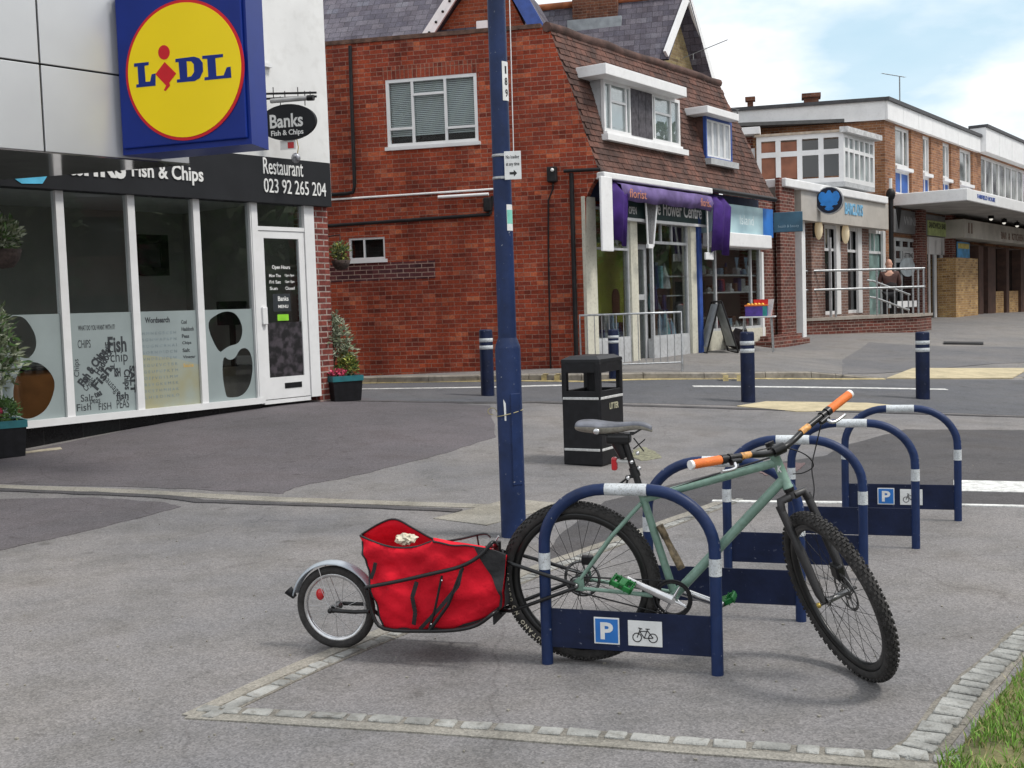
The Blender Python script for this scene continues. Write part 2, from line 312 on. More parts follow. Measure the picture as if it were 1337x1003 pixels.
def gp(px, py):
    d = ray(px, py); lo, hi = 1.0, 90.0
    for _ in range(40):
        mid = (lo + hi) / 2; p = CO + d * (mid / d.y)
        if p.z > tz(p.x, p.y): lo = mid
        else: hi = mid
    p = CO + d * (lo / d.y); return Vector((p.x, p.y, tz(p.x, p.y)))
GS = .5
def sheet(name, poly, off, mat, fn=None, mesh_only=False, **kw):
    bm = bmesh.new(); f = bm.faces.new([bm.verts.new((p[0], p[1], 0)) for p in poly]); bmesh.ops.triangulate(bm, faces=[f])
    x0 = min(p[0] for p in poly); x1 = max(p[0] for p in poly); y0 = min(p[1] for p in poly); y1 = max(p[1] for p in poly)
    for ax, a, b_ in ((0, x0, x1), (1, y0, y1)):
        i = math.floor(a / GS) + 1
        while i * GS < b_:
            co = [0, 0, 0]; no = [0, 0, 0]; co[ax] = i * GS; no[ax] = 1
            bmesh.ops.bisect_plane(bm, geom=bm.verts[:] + bm.edges[:] + bm.faces[:], plane_co=co, plane_no=no, dist=1e-6); i += 1
    P = [(v.co.x, v.co.y) for v in bm.verts]; Z = tzs(P)
    for v, z in zip(bm.verts, Z): v.co.z = z + (off if fn is None else off + fn(v.co.x, v.co.y))
    for f in bm.faces:
        f.normal_update()
        if f.normal.z < 0: f.normal_flip()
    be_ = [e for e in bm.edges if e.is_boundary]; ex = bmesh.ops.extrude_edge_only(bm, edges=be_)
    for v in [g_ for g_ in ex['geom'] if isinstance(g_, bmesh.types.BMVert)]: v.co.z -= .018
    me = bpy.data.meshes.new(name); bm.to_mesh(me); bm.free(); me.materials.append(mat)
    o = bpy.data.objects.new(name, me); COL.objects.link(o)
    for k, v in kw.items(): o['category' if k == 'cat' else k] = v
    return o
# ------------------------------------------------------------------ ground
M_asph = asphalt('asphalt_worn', (.19, .186, .192), .12, .18)
M_asph_dark = asphalt('asphalt_forecourt', (.118, .11, .118), .12, .12, (1.05, 1, 1))
M_asph_new = asphalt('asphalt_new', (.08, .078, .084), .15, .15)
M_road = asphalt('asphalt_road', (.11, .114, .128), .1, .12)
M_pave = asphalt('pavement', (.2, .195, .197), .1, .12)
M_conc = asphalt('concrete_edge', (.27, .26, .235), .15, .25, spot=.25)
M_paint = pm('road_paint', (.62, .62, .6), .7, var=.25, sc=14, bump=.3, dirt=.6)
M_cream = pm('tactile_cream', (.46, .39, .25), .85, var=.15, sc=4, dirt=.3)
M_yel = pm('paint_yellow', (.52, .42, .2), .75, var=.25, sc=9, dirt=.5)
M_sett = pm('granite_sett', (.27, .27, .255), .85, var=.35, sc=5, bump=1, bsc=70, dirt=.6)
M_kerb = pm('kerb_stone', (.26, .235, .2), .85, var=.2, sc=3, bump=.4, dirt=.5)
M_soil = pm('soil', (.11, .11, .045), .95, var=.3, sc=5, bump=1, c2=(.2, .18, .08))
M_sand = pm('pale_dust', (.33, .29, .22), .95, var=.25, sc=12, bump=.4)
def axis(a0, a1, far):
    v = [a0 - far, a0 - far / 3, a0 - far / 9, a0 - far / 30, a0 - 8, a0 - 3]; x = a0
    while x <= a1 + 1e-6: v.append(x); x += GS
    return v + [a1 + 3, a1 + 8, a1 + far / 30, a1 + far / 9, a1 + far / 3, a1 + far]
xs = axis(-14, 26, 900); ys = axis(-6, 56, 900)
P = [(x, y) for y in ys for x in xs]; Z = tzs(P); nx = len(xs)
me = bpy.data.meshes.new('ground'); me.from_pydata([(p[0], p[1], z) for p, z in zip(P, Z)], [], [(j * nx + i, j * nx + i + 1, (j + 1) * nx + i + 1, (j + 1) * nx + i) for j in range(len(ys) - 1) for i in range(nx - 1)])
me.materials.append(M_asph); g = bpy.data.objects.new('ground', me); COL.objects.link(g); g['kind'] = 'structure'
def gpoly(pts): return [(gp(*p).x, gp(*p).y) for p in pts]
def strip(name, pts, w, off, mat, world=False, ragged=0, **kw):   # ribbon of width w following pixel points on the ground
    Q = [Vector(p[:2]) for p in (pts if world else [gp(*q) for q in pts])]
    if ragged:
        Q2 = []
        for a, b in zip(Q, Q[1:]):
            k = max(1, int((b - a).length / .15)); Q2 += [a + (b - a) * i / k for i in range(k)]
        Q = Q2 + [Q[-1]]
    Lp = []; Rp = []
    for i, q in enumerate(Q):
        t = (Q[min(i + 1, len(Q) - 1)] - Q[max(i - 1, 0)]).normalized(); n_ = Vector((-t.y, t.x)); a = 1 + random.uniform(-ragged, ragged); b = 1 + random.uniform(-ragged, ragged)
        Lp.append(q + n_ * w / 2 * a); Rp.append(q - n_ * w / 2 * b)
    return sheet(name, [tuple(p) for p in Lp + Rp[::-1]], off, mat, **kw)
st = dict(kind='structure')
def wavy(pts, amp=2.0, n=8):
    out = []
    for a, b in zip(pts, pts[1:] + pts[:1]):
        for i in range(n):
            t = i / n; out.append((a[0] + (b[0] - a[0]) * t + random.uniform(-amp, amp) * (0 < i), a[1] + (b[1] - a[1]) * t + random.uniform(-amp, amp) * .35 * (0 < i)))
    return out
# darker forecourt in front of the restaurant
sheet('forecourt', gpoly(wavy([(-200, 610), (40, 588), (300, 535), (428, 517), (640, 530), (648, 571), (560, 598), (470, 620), (390, 636), (366, 645), (200, 637), (-200, 627)], 2)), .004, M_asph_dark, **st)
sheet('forecourt_patch', gpoly(wavy([(-200, 655), (120, 650), (212, 656), (236, 662), (130, 690), (0, 719), (-200, 760)], 2)), .004, M_asph_dark, **st)
strip('drain_edging', [(-150, 633), (120, 640), (330, 651), (500, 657), (648, 662)], .17, .005, M_conc, ragged=.1, **st)
strip('drain_channel', [(-150, 635), (120, 645), (215, 649), (262, 655), (330, 657.5), (500, 663), (600, 668)], .10, .009, M_asph_new, ragged=.3, **st)
strip('concrete_flag', [(600, 682), (655, 668), (700, 655)], .5, .006, M_conc, **st)
# road, lines, kerb
sheet('road', gpoly([(300, 505), (470, 501.5), (760, 498.5), (1100, 495), (1600, 494), (1600, 555), (1337, 543), (1000, 531), (700, 524), (470, 522.5), (300, 524)]), .004, M_road, **st)
strip('road_line', [(300, 511), (470, 508.5), (742, 503.5)], .12, .009, M_paint, **st)
strip('road_line', [(905, 505), (1075, 506.5), (1236, 509)], .12, .009, M_paint, **st)
strip('yellow_line', [(300, 503.5), (470, 500.8), (760, 499), (1100, 495.6), (1155, 495.6)], .09, .013, M_yel, **st)
strip('road_joint', [(300, 526), (470, 524), (700, 526), (860, 531), (1000, 535), (1337, 545), (1600, 553)], .14, .009, M_asph_new, ragged=.3, **st)
# near dropped kerb tactile paving
sheet('tactile_paving', gpoly([(962, 531), (1000, 525), (1132, 527), (1190, 532), (1190, 536), (1040, 538)]), .012, M_cream, **st)
sheet('tactile_paving', gpoly([(1158, 495), (1192, 482), (1345, 482), (1322, 495)]), .022, M_cream, **st)
# new dark asphalt patch behind the racks
sheet('new_asphalt', gpoly(wavy([(700, 745), (790, 716), (880, 684), (958, 655), (1100, 657), (1337, 661), (1700, 668), (1700, 562), (1337, 562), (1182, 561), (1110, 580), (1075, 596), (960, 612), (850, 640), (790, 655), (730, 700)], 1.2)), .004, M_asph_new, **st)
sheet('painted_block', gpoly([(1245, 628), (1500, 634), (1500, 648), (1245, 642)]), .009, M_paint, **st)
strip('painted_line', [(930, 655), (1100, 657), (1337, 662), (1700, 668)], .07, .009, M_paint, **st)
sheet('reddish_patch', gpoly(wavy([(985, 612), (1000, 606), (1050, 605), (1042, 616), (1000, 622)], 3)), .009, asphalt('asphalt_red', (.14, .1, .105), .2, .2), **st)
# concrete edging lines with setts
LA = [gp(*p) for p in [(246, 936), (395, 868), (520, 817), (700, 742), (790, 710), (880, 678), (952, 652)]]
strip('edging', LA, .075, .006, M_conc, world=True, ragged=.15, **st)
LB = [gp(*p) for p in [(246, 936), (420, 946), (600, 958), (900, 981), (1180, 1001), (1240, 1006)]]
strip('edging', LB, .06, .006, M_conc, world=True, ragged=.1, **st)
def setts(name, path, w, n_across, seed, embed=.014, gap=.012, ln=.11, jit=.25, label=''):
    rnd = random.Random(seed); mb = MB(); d = 0; Q = [Vector(p[:2]) for p in path]
    seg = [(a, b, (b - a).length) for a, b in zip(Q, Q[1:])]; tot = sum(s_[2] for s_ in seg)
    while d < tot:
        l = ln * rnd.uniform(1 - jit, 1 + jit); c = d + l / 2; acc = 0
        for a, b, s_ in seg:
            if c <= acc + s_: break
            acc += s_
        t = (b - a).normalized(); n_ = Vector((-t.y, t.x)); p = a + t * (c - acc)
        for k in range(n_across):
            cw = w / n_across; q = p + n_ * (-(w / 2) + cw * (k + .5)); q += Vector((rnd.uniform(-.004, .004), rnd.uniform(-.004, .004)))
            z = tz(q.x, q.y); a_ = math.atan2(t.y, t.x) + rnd.uniform(-.06, .06)
            Mx = Matrix.Translation((q.x, q.y, z)) @ rotz(a_) @ Matrix.Rotation(rnd.uniform(-.04, .04), 4, 'X')
            hl, hw = l / 2 - gap / 2, cw / 2 - gap / 2; bm = bmesh.new(); bmesh.ops.create_cube(bm, size=1)
            for v in bm.verts:
                v.co = Vector((v.co.x * 2 * hl * rnd.uniform(.84, 1), v.co.y * 2 * hw * rnd.uniform(.84, 1), (v.co.z > 0) * (embed + rnd.uniform(-.003, .003)) - .02 * (v.co.z < 0)))
            bmesh.ops.bevel(bm, geom=bm.edges[:], offset=.004, segments=1, affect='EDGES'); bm.verts.index_update()
            mb.add([v.co.copy() for v in bm.verts], [[v.index for v in f.verts] for f in bm.faces], 0, False, Mx); bm.free()
        d += l
    return mb.build(name, M_sett, None, kind='structure')
def offs(path, o):
    Q = [Vector(p[:2]) for p in path]; out = []
    for i, q in enumerate(Q):
        t = (Q[min(i + 1, len(Q) - 1)] - Q[max(i - 1, 0)]).normalized(); out.append(q + Vector((-t.y, t.x)) * o)
    return out
strip('sett_mortar', offs(LA, -.078), .09, .0035, asphalt('mortar_bed', (.21, .2, .18), .2, .3), world=True, ragged=.12, **st)
setts('sett_edging', offs(LA, -.082), .075, 1, 3, .010, ln=.12, jit=.4)
strip('sett_mortar', offs(LB, .07), .09, .0035, asphalt('mortar_bed', (.21, .2, .18), .2, .3), world=True, ragged=.12, **st)
setts('sett_edging', offs(LB, .076), .075, 1, 4, .011, ln=.12, jit=.4)
LC = [gp(*p) for p in [(1178, 992), (1208, 972), (1232, 942), (1262, 905), (1300, 868), (1337, 834), (1420, 770)]]
M_mort = asphalt('mortar_bed', (.21, .2, .18), .2, .3)
strip('sett_mortar', LC, .15, .004, M_mort, world=True, ragged=.1, **st)
setts('sett_edging', LC, .125, 1, 5, .015, ln=.082, gap=.009)
# kerb on the far side of the road
kpts = [gp(*p) for p in [(300, 503), (430, 501), (560, 499.5), (760, 497.5), (920, 495.5), (1000, 494.5), (1060, 494.3), (1092, 494.3), (1150, 494.5), (1337, 494)]]
mbk = MB(); Kq = [Vector(p[:2]) for p in kpts]; xs_drop = kpts[6].x; xe_drop = kpts[8].x
def kh(x): return .11 if x < xs_drop else (.11 + (.015 - .11) * (x - xs_drop) / (xe_drop - xs_drop) if x < xe_drop else .015)
for a, b in zip(Kq, Kq[1:]):
    t = (b - a).normalized(); n_ = Vector((-t.y, t.x)); k = max(1, round((b - a).length / .9))
    for i in range(k):
        p = a + (b - a) * (i / k); q = a + (b - a) * ((i + 1) / k) - t * .012; vs = []
        for e in (p, q):
            for o_, zz in ((0, -.05), (0, None), (.02, .0), (.14, .0), (.14, -.05)):
                z = tz(e.x, e.y); hgt = kh(e.x); r_ = e + n_ * o_
                vs.append((r_.x, r_.y, z - .05 if zz == -.05 else (z + hgt - .02 if zz is None else z + hgt)))
        mbk.add(vs, [(0, 1, 6, 5), (1, 2, 7, 6), (2, 3, 8, 7), (3, 4, 9, 8), (0, 4, 3, 2, 1), (5, 6, 7, 8, 9)])
mbk.build('kerb', M_kerb, None, kind='structure')
mk = MB()   # cream kerb marks
for px in (478, 491, 707, 724, 944, 962):
    p = gp(px, 498); q = gp(px + 7, 498); z = tz(p.x, p.y); t = (q - p); t.z = 0; n_ = Vector((-t.y, t.x, 0)).normalized()
    i0 = (p + Vector((0, 0, 0)))
    a = i0 + Vector((0, 0, 0)); 
    mk.quad((p.x - n_.x * .004, p.y - n_.y * .004, z + .0), (q.x - n_.x * .004, q.y - n_.y * .004, z), (q.x - n_.x * .004, q.y - n_.y * .004, z + .1), (p.x - n_.x * .004, p.y - n_.y * .004, z + .1))
    mk.quad((p.x, p.y, z + .114), (q.x, q.y, z + .114), (q.x + n_.x * .14, q.y + n_.y * .14, z + .114), (p.x + n_.x * .14, p.y + n_.y * .14, z + .114))
mk.build('kerb_marking', M_yel, None, kind='structure')
# far pavement sheet (raised to the kerb top, meeting the terrain further right)
KX = [p.x for p in kpts]
def pfn(x, y): return kh(x) - .006
pk = [(q.x, q.y) for q in offs(kpts, .135)]
far = [(gp(1337, 494) + Vector((8, 0, 0)))]
pv = pk + [(24, 19), (30, 54), (-4, 54), (-6, 23)]
sheet('pavement', pv, 0, M_pave, fn=pfn, **st)
def kz(x, y): return tz(x, y) + kh(x) - .006
def gpk(px, py):      # point on the raised far pavement
    d = ray(px, py); lo, hi = 12.0, 90.0
    for _ in range(40):
        mid = (lo + hi) / 2; p = CO + d * (mid / d.y)
        if p.z > kz(p.x, p.y): lo = mid
        else: hi = mid
    p = CO + d * (lo / d.y); return Vector((p.x, p.y, kz(p.x, p.y)))
sheet('darker_patch', [(gpk(*p).x, gpk(*p).y) for p in wavy([(1100, 490), (1128, 483), (1180, 478), (1337, 474), (1500, 470), (1500, 452), (1337, 454), (1200, 452), (1135, 447), (1125, 455), (1100, 470)], .6, 4)], .006, M_road if False else asphalt('pavement_dark', (.15, .15, .16), .1, .1), fn=pfn, **st)  # darker tone laid over part of the far pavement
sheet('moss_patch', gpoly(wavy([(826, 588), (840, 584), (856, 590), (864, 598), (838, 602), (826, 598)], 3, 4)), .005, pm('moss', (.2, .195, .13), .95, var=.4, sc=30, bump=.6), **st)
strip('pale_smear', [(0, 596), (30, 592), (80, 586)], .12, .009, M_sand, ragged=.4, **st)
# scattered litter-sized pale marks on the tarmac
mm = MB(); rnd = random.Random(11)
for _ in range(150):
    p = gp(rnd.uniform(0, 1337), rnd.uniform(560, 1000)); r_ = rnd.uniform(.003, .009); k = rnd.randint(5, 7)
    vs = [(p.x + r_ * rnd.uniform(.5, 1.1) * math.cos(6.283 * i / k), p.y + r_ * rnd.uniform(.5, 1.1) * math.sin(6.283 * i / k), p.z + .006) for i in range(k)]; vs2 = [(v[0], v[1], v[2] - .02) for v in vs]
    mm.add(vs + vs2, [tuple(range(k))] + [(i, i + k, (i + 1) % k + k, (i + 1) % k) for i in range(k)])
mm.build('ground_specks', M_conc, None, kind='stuff', label='pale crumbs and grit scattered over the tarmac', cat='grit')
# grass bank at the near right
gpoly_ = [(q.x, q.y) for q in offs(LC, -.11)] + [(gp(1500, 720).x, gp(1500, 720).y), (4, 3.4), (3.2, 2.2), (1.2, 2.2)]
def grass_h(x, y): return .02
sheet('grass_soil', gpoly_, .006, M_soil, **st)
def inpoly(x, y, poly):
    c = False
    for (x0, y0), (x1, y1) in zip(poly, poly[1:] + poly[:1]):
        if (y0 > y) != (y1 > y) and x < (x1 - x0) * (y - y0) / (y1 - y0) + x0: c = not c
    return c
gb = MB(); rnd = random.Random(5); bx = [p[0] for p in gpoly_]; by = [p[1] for p in gpoly_]; cnt = 0
while cnt < 42000:
    x = rnd.uniform(min(bx), max(bx)); y = rnd.uniform(min(by), max(by))
    if y < 2.4 or x < 1.3 or not inpoly(x, y, gpoly_): cnt += 0.05; continue
    dn = mnoise.noise((x * 4, y * 4, 0)); dn2 = mnoise.noise((x * 1.6 + 9, y * 1.6, 3))
    if dn + dn2 * .6 < rnd.uniform(-.75, .15): cnt += .1; continue
    a = rnd.uniform(0, 6.283); h_ = rnd.uniform(.02, .05) * (1 + .9 * max(0, dn + dn2)); w_ = rnd.uniform(.0015, .003); le = rnd.uniform(.2, 1.1) * h_; b_ = rnd.uniform(0, 6.283)
    dx, dy = math.cos(a) * w_, math.sin(a) * w_; ex, ey = math.cos(b_) * le, math.sin(b_) * le; z = tz(x, y) + .004; h_ += z
    gb.add([(x - dx, y - dy, z), (x + dx, y + dy, z), (x + dx * .8 + ex * .35, y + dy * .8 + ey * .35, z + (h_ - z) * .6), (x - dx * .8 + ex * .35, y - dy * .8 + ey * .35, z + (h_ - z) * .6), (x + ex, y + ey, h_)], [(0, 1, 2, 3), (3, 2, 4)], 0 if rnd.random() < .82 + dn * .2 else 1); cnt += 1
gb.build('grass', [pm('grass_green', (.13, .26, .03), .7, var=.35, sc=30), pm('grass_dry', (.36, .31, .14), .8, var=.3, sc=30)], None, kind='stuff', label='short patchy green and straw grass behind the granite setts', cat='grass')
# ------------------------------------------------------------------ street furniture
M_blue = pm('navy_paint', (.01, .024, .082), .45, var=.22, sc=5, bump=.12, bsc=45, dirt=.22, spec=.3, chips=(.3, .31, .33))
M_blue2 = pm('navy_paint_dark', (.007, .013, .042), .5, var=.25, sc=6, bump=.1, bsc=60, dirt=.22, spec=.25, chips=(.14, .15, .2))
M_band = pm('white_band', (.55, .58, .6), .45, var=.12, sc=30, dirt=.75)
M_steel = pm('galvanised', (.42, .43, .44), .45, .8, var=.2, sc=20, bump=.1)
M_black = pm('black_plastic', (.009, .009, .011), .45, spec=.3, var=.3, sc=14, bump=.12, bsc=120, dirt=.15)
M_blackm = pm('black_metal', (.012, .012, .013), .35, .3, var=.3, sc=20)
M_white = pm('white_enamel', (.72, .73, .72), .35, var=.06, sc=12, dirt=.12)
M_sign_blue = pm('sign_blue', (.02, .16, .5), .35, var=.08, sc=10)
M_ink = pm('sign_ink', (.012, .012, .013), .5, var=.1)
M_silver = pm('polished_alloy', (.62, .62, .63), .25, .9, var=.12, sc=25)
M_dsteel = pm('dull_steel', (.2, .2, .2), .35, .9, var=.3, sc=40)
FE = Matrix.Identity(4)
# cycle racks -------------------------------------------------------
RW, RH, RR = .715, .772, .0245
def rack_path():
    pts = [(0, 0, -.06), (0, 0, .47)] + [(.27 - .27 * math.cos(R(a)), 0, .50 + (RH - .025 - .50) * math.sin(R(a))) for a in range(8, 90, 8)]
    pts += [(.27, 0, RH - .025)] + [(RW - p[0], 0, p[2]) for p in pts[::-1]]
    return pts
def rack_parts(rt, signs):
    pts = rack_path(); MB().tube(pts, RR, 18).build('hoop', M_blue, rt)
    mb = MB(); mb.tube([(.27, 0, RH - .025), (RW - .27, 0, RH - .025)], RR + .0012, 18)
    mb.build('reflective_band', M_band, rt)
    for x in (0, RW): MB().tube([(x, 0, .405), (x, 0, .475)], RR + .0012, 18).build('reflective_band', M_band, rt)
    p = MB().rbox((.018, -.004, .072), (RW - .018, .004, .238), .002).build('panel', M_blue2, rt)
    if signs:
        a = .208; mb = MB().rbox((a, -.0075, .1), (a + .108, -.0045, .212), .001); s1 = mb.build('parking_sign', M_white, rt)
        MB().rbox((a + .006, -.0088, .106), (a + .102, -.0078, .206), .001).build('sign_face', M_sign_blue, s1)
        MB().text('P', a + .028, a + .082, .12, .192, -.0092, .001, off=.035).build('lettering', M_white, s1)
        b = .352; mb = MB().rbox((b, -.0075, .1), (b + .142, -.0045, .206), .003); s2 = mb.build('bicycle_sign', M_white, rt)
        m = MB(); y = -.0082
        def ring(cx, cz, r): m.tube([(cx + r * math.cos(R(t)), y, cz + r * math.sin(R(t))) for t in range(0, 360, 15)], .0022, 6, closed=True)
        c1, c2, z0, r = b + .038, b + .104, .136, .018
        ring(c1, z0, r); ring(c2, z0, r)
        k = [(c1, z0), (c1 + .013, z0 + .03), (c2 - .013, z0 + .032), (c2 - .03, z0), (c1 + .013, z0 + .03)]
        for a_, b_ in (((c1, z0), (c1 + .014, z0 + .036)), ((c1 + .011, z0 + .026), (c2 - .02, z0 + .028)), ((c1 + .011, z0 + .026), (c1 + .03, z0 - .002)), ((c1 + .03, z0 - .002), (c2 - .022, z0 + .036)), ((c1 + .03, z0 - .002), (c2, z0)), ((c2, z0), (c2 - .02, z0 + .028)), ((c1 + .006, z0 + .04), (c1 + .022, z0 + .036)), ((c2 - .03, z0 + .037), (c2 - .013, z0 + .037))):
            m.tube([(a_[0], y, a_[1]), (b_[0], y, b_[1])], .0021, 6)
        m.build('bicycle_symbol', M_ink, s2)
RGRP = 'cycle parking hoops in a row'
def foot(px, py): return gp(px, py)
fr_A = foot(937, 881); fl_A = foot(712, 866); dA = (fr_A - fl_A); ANG = math.atan2(dA.y, dA.x)
LAB = ['navy cycle hoop with blue P sign nearest the camera, red trailer bicycle leaning on it',
       'second navy cycle hoop, just behind the green bicycle frame',
       'middle navy cycle hoop of five, behind the orange handlebar grips',
       'fourth navy cycle hoop, between the handlebar end and the farthest hoop',
       'farthest navy cycle hoop, with blue P sign, beside the painted white block']
def rackM(p): 
    u = Vector((math.cos(ANG), math.sin(ANG), 0)); o = Vector((p.x, p.y, 0)) - u * RW
    return Matrix.Translation((o.x, o.y, tz(p.x, p.y))) @ rotz(ANG)
FEET = [(937, 881), (1046, 811), (1128, 757), (1196, 716), (1251, 680)]
rA = root('cycle_rack', LAB[0], 'cycle rack', rackM(foot(*FEET[0])), RGRP); rack_parts(rA, True)
rB = root('cycle_rack', LAB[1], 'cycle rack', rackM(foot(*FEET[1])), RGRP); rack_parts(rB, False)
for i in (2, 3, 4):
    c = copy_tree(rA if i == 4 else rB); c.matrix_world = rackM(foot(*FEET[i])); c['label'] = LAB[i]
# lamp post ------------------------------------------------------------
pb = gp(671, 700); zt = 7.5
lp = root('lamp_post', 'tall navy blue lamp post with thicker base behind the red trailer', 'lamp post', Matrix.Translation(pb))
sc_ = 1500 / pb.y
hcol = at(667, 445, pb.y).z - pb.z
MB().lathe([(.083, -.05), (.083, hcol - .05), (.081, hcol - .035), (.062, hcol + .02)], 32).build('base_column', M_blue, lp)
MB().lathe([(.0605, hcol - .02), (.0585, 2.6), (.057, zt)], 32).build('shaft', M_blue, lp)
MB().rbox((-.035, -.0865, .35), (.035, -.078, .95), .004, M=rotz(R(28))).build('access_door', M_blue, lp)
def pz(py): return at(660, py, pb.y).z - pb.z
def wrap(z0, z1, a0, a1, r, mat, name, n=10, par=lp):
    mb = MB(); vs = []
    for i in range(n + 1):
        a = R(a0 + (a1 - a0) * i / n); vs += [(r * math.sin(a), -r * math.cos(a), z0), (r * math.sin(a), -r * math.cos(a), z1)]
    mb.add(vs, [(2 * i, 2 * i + 2, 2 * i + 3, 2 * i + 1) for i in range(n)]); return mb.build(name, mat, par)
def curved_text(body, a0, a1, z0, z1, r, mat, par, name='lettering', off=0.02):
    vs, fs = text2d(body, off); xs_ = [p[0] for p in vs]; zs_ = [p[1] for p in vs]; ax, bx, az, bz = min(xs_), max(xs_), min(zs_), max(zs_); out = []
    for p in vs:
        a = R(a0 + (p[0] - ax) / (bx - ax) * (a1 - a0)); rr = r + (.0008 if p[2] > 0 else 0); out.append((rr * math.sin(a), -rr * math.cos(a), z0 + (p[1] - az) / (bz - az) * (z1 - z0)))
    return MB().add(out, fs).build(name, mat, par)
t1 = wrap(pz(133), pz(82), 22, 82, .0605, M_white, 'number_sticker')
for k, (c_, a_) in enumerate((('1', 37), ('8', 33), ('9', 35))):
    zc = pz(93 + k * 15); curved_text(c_, a_ + 5, a_ + (18 if c_ == '1' else 29), zc - .024, zc + .024, .0612, M_ink, t1)
t2 = wrap(pz(302), pz(268), 22, 75, .0612, M_white, 'notice_sticker')
wrap(pz(293), pz(275), 24, 72, .0618, pm('mint', (.2, .55, .45), .5), 'sticker_panel', par=t2)
# little torn white sticker and cable tie on the base
MB().prism([(-.045, pz(548)), (-.028, pz(548)), (-.03, pz(528)), (-.05, pz(520))], -.075, -.073, M=rotz(R(8))).build('torn_sticker', M_white, lp)
tie = MB(); pts = []
for i in range(0, 37):
    a = R(i * 10); pts.append((.0865 * math.sin(a), -.0865 * math.cos(a), pz(540) + .02 * math.sin(a) + .004))
tie.tube(pts[:-1], .003, 6, closed=True); c = Vector((-.115, -.03, pz(536)))
tie.tube([c + Vector((.028 * math.cos(R(t)), 0, .022 * math.sin(R(t)))) for t in range(-20, 290, 20)], .0028, 6)
tag_ = tie.build('cable_tie', pm('yellowed_plastic', (.35, .3, .16), .5), lp)
# restriction plate on the pole
pc = at(658, 215, pb.y)
ps = root('parking_plate', 'small white no loading plate with arrow strapped to the lamp post', 'sign', Matrix.Translation((pb.x, pb.y, 0)) @ rotz(R(-6)))
def plx(px, py): v = Fr(Matrix.Translation((pb.x, pb.y, 0)) @ rotz(R(-6))).h(px, py, -.075); return v.x, v.z
x0, z1 = plx(658, 198); x1, z0 = plx(681, 234)
MB().rbox((x0, -.078, z0), (x1, -.074, z1), .003).build('plate', M_white, ps)
w_ = x1 - x0; h_ = z1 - z0
lt = MB(); lt.text('No loading', x0 + .1 * w_, x1 - .1 * w_, z0 + .7 * h_, z0 + .86 * h_, -.0782, .0005, off=.02); lt.text('at any time', x0 + .1 * w_, x1 - .1 * w_, z0 + .45 * h_, z0 + .61 * h_, -.0782, .0005, off=.02)
ax_ = x0 + .3 * w_; az_ = z0 + .22 * h_
lt.prism([(ax_, az_ - .008), (ax_ + .25 * w_, az_ - .008), (ax_ + .25 * w_, az_ - .022), (ax_ + .45 * w_, az_), (ax_ + .25 * w_, az_ + .022), (ax_ + .25 * w_, az_ + .008), (ax_, az_ + .008)], -.0787, -.0782)
lt.build('lettering', M_ink, ps)
for zz in (z0 + .1 * h_, z1 - .1 * h_):
    MB().tube([(.0605 * math.cos(R(a)), .0605 * math.sin(R(a)), zz) for a in range(0, 360, 15)], .006, 6, closed=True, flat=(1.6, .5)).build('clamp', M_steel, ps)
    MB().box((.0, -.0735, zz - .008), (.03, -.058, zz + .008)).build('bracket', M_steel, ps)
# bollards --------------------------------------------------------------
def bollard(px, py, lab, hscale=1.0, name='bollard', Y=None):
    p = gp(px, py) if Y is None else Y
    rt = root('bollard', lab, 'bollard', Matrix.Translation(p), 'navy bollards with white bands'); return rt
def bparts(rt, h):
    MB().lathe([(.098, -.05), (.098, h - .03), (.094, h - .012), (.08, h - .002), (.0, h)], 24).build('post', M_blue2, rt)
    for a, b in ((.13, .185), (.235, .29)): MB().lathe([(.0985, h - b), (.1, h - b + .001), (.1, h - a - .001), (.0985, h - a)], 24).build('band', M_band, rt)
blist = [((637, 517), 430, 'navy bollard with two white bands by the kerb, left of the lamp post'), ((977, 525), 433, 'navy bollard beyond the bicycle handlebar, in front of the table of toys'), ((1205, 521), 433, 'navy bollard on the right, behind the farthest cycle hoop')]
b0 = None
for (f, top, lab) in blist:
    p = gp(*f); h = at(f[0] - 1, top, p.y).z - p.z
    rt = bollard(*f, lab)
    if b0 is None: bparts(rt, h); b0 = rt; bh = h
    else:
        for ch in list(b0.children): c = ch.copy(); COL.objects.link(c); c.parent = rt
        rt.scale = (1, 1, h / bh)
# far bollard beyond the bin, on the far pavement
p = gpk(802, 491); h = at(801, 430, p.y).z - p.z
rt = root('bollard', 'navy bollard on the far pavement behind the railing, seen above the litter bin', 'bollard', Matrix.Translation(p), 'navy bollards with white bands')
for ch in list(b0.children): c = ch.copy(); COL.objects.link(c); c.parent = rt
rt.scale = (.85, .85, h / bh)
# litter bin ---------------------------------------------------------------
q0 = gp(737, 607); q1 = gp(786, 610); q2 = gp(817, 600); scb = q1.y
bw_ = .40; d1 = (q1 - q0); a_l = math.atan2(d1.y, d1.x); BA = R(-30)
bx = Matrix.Translation((q1.x, q1.y, q1.z)) @ rotz(BA)
lb = root('litter_bin', 'square black litter bin with white trim bands behind the bicycle saddle', 'litter bin', bx)
hb = at(786, 468, q1.y).z - q1.z; LW = .4; LD = .52
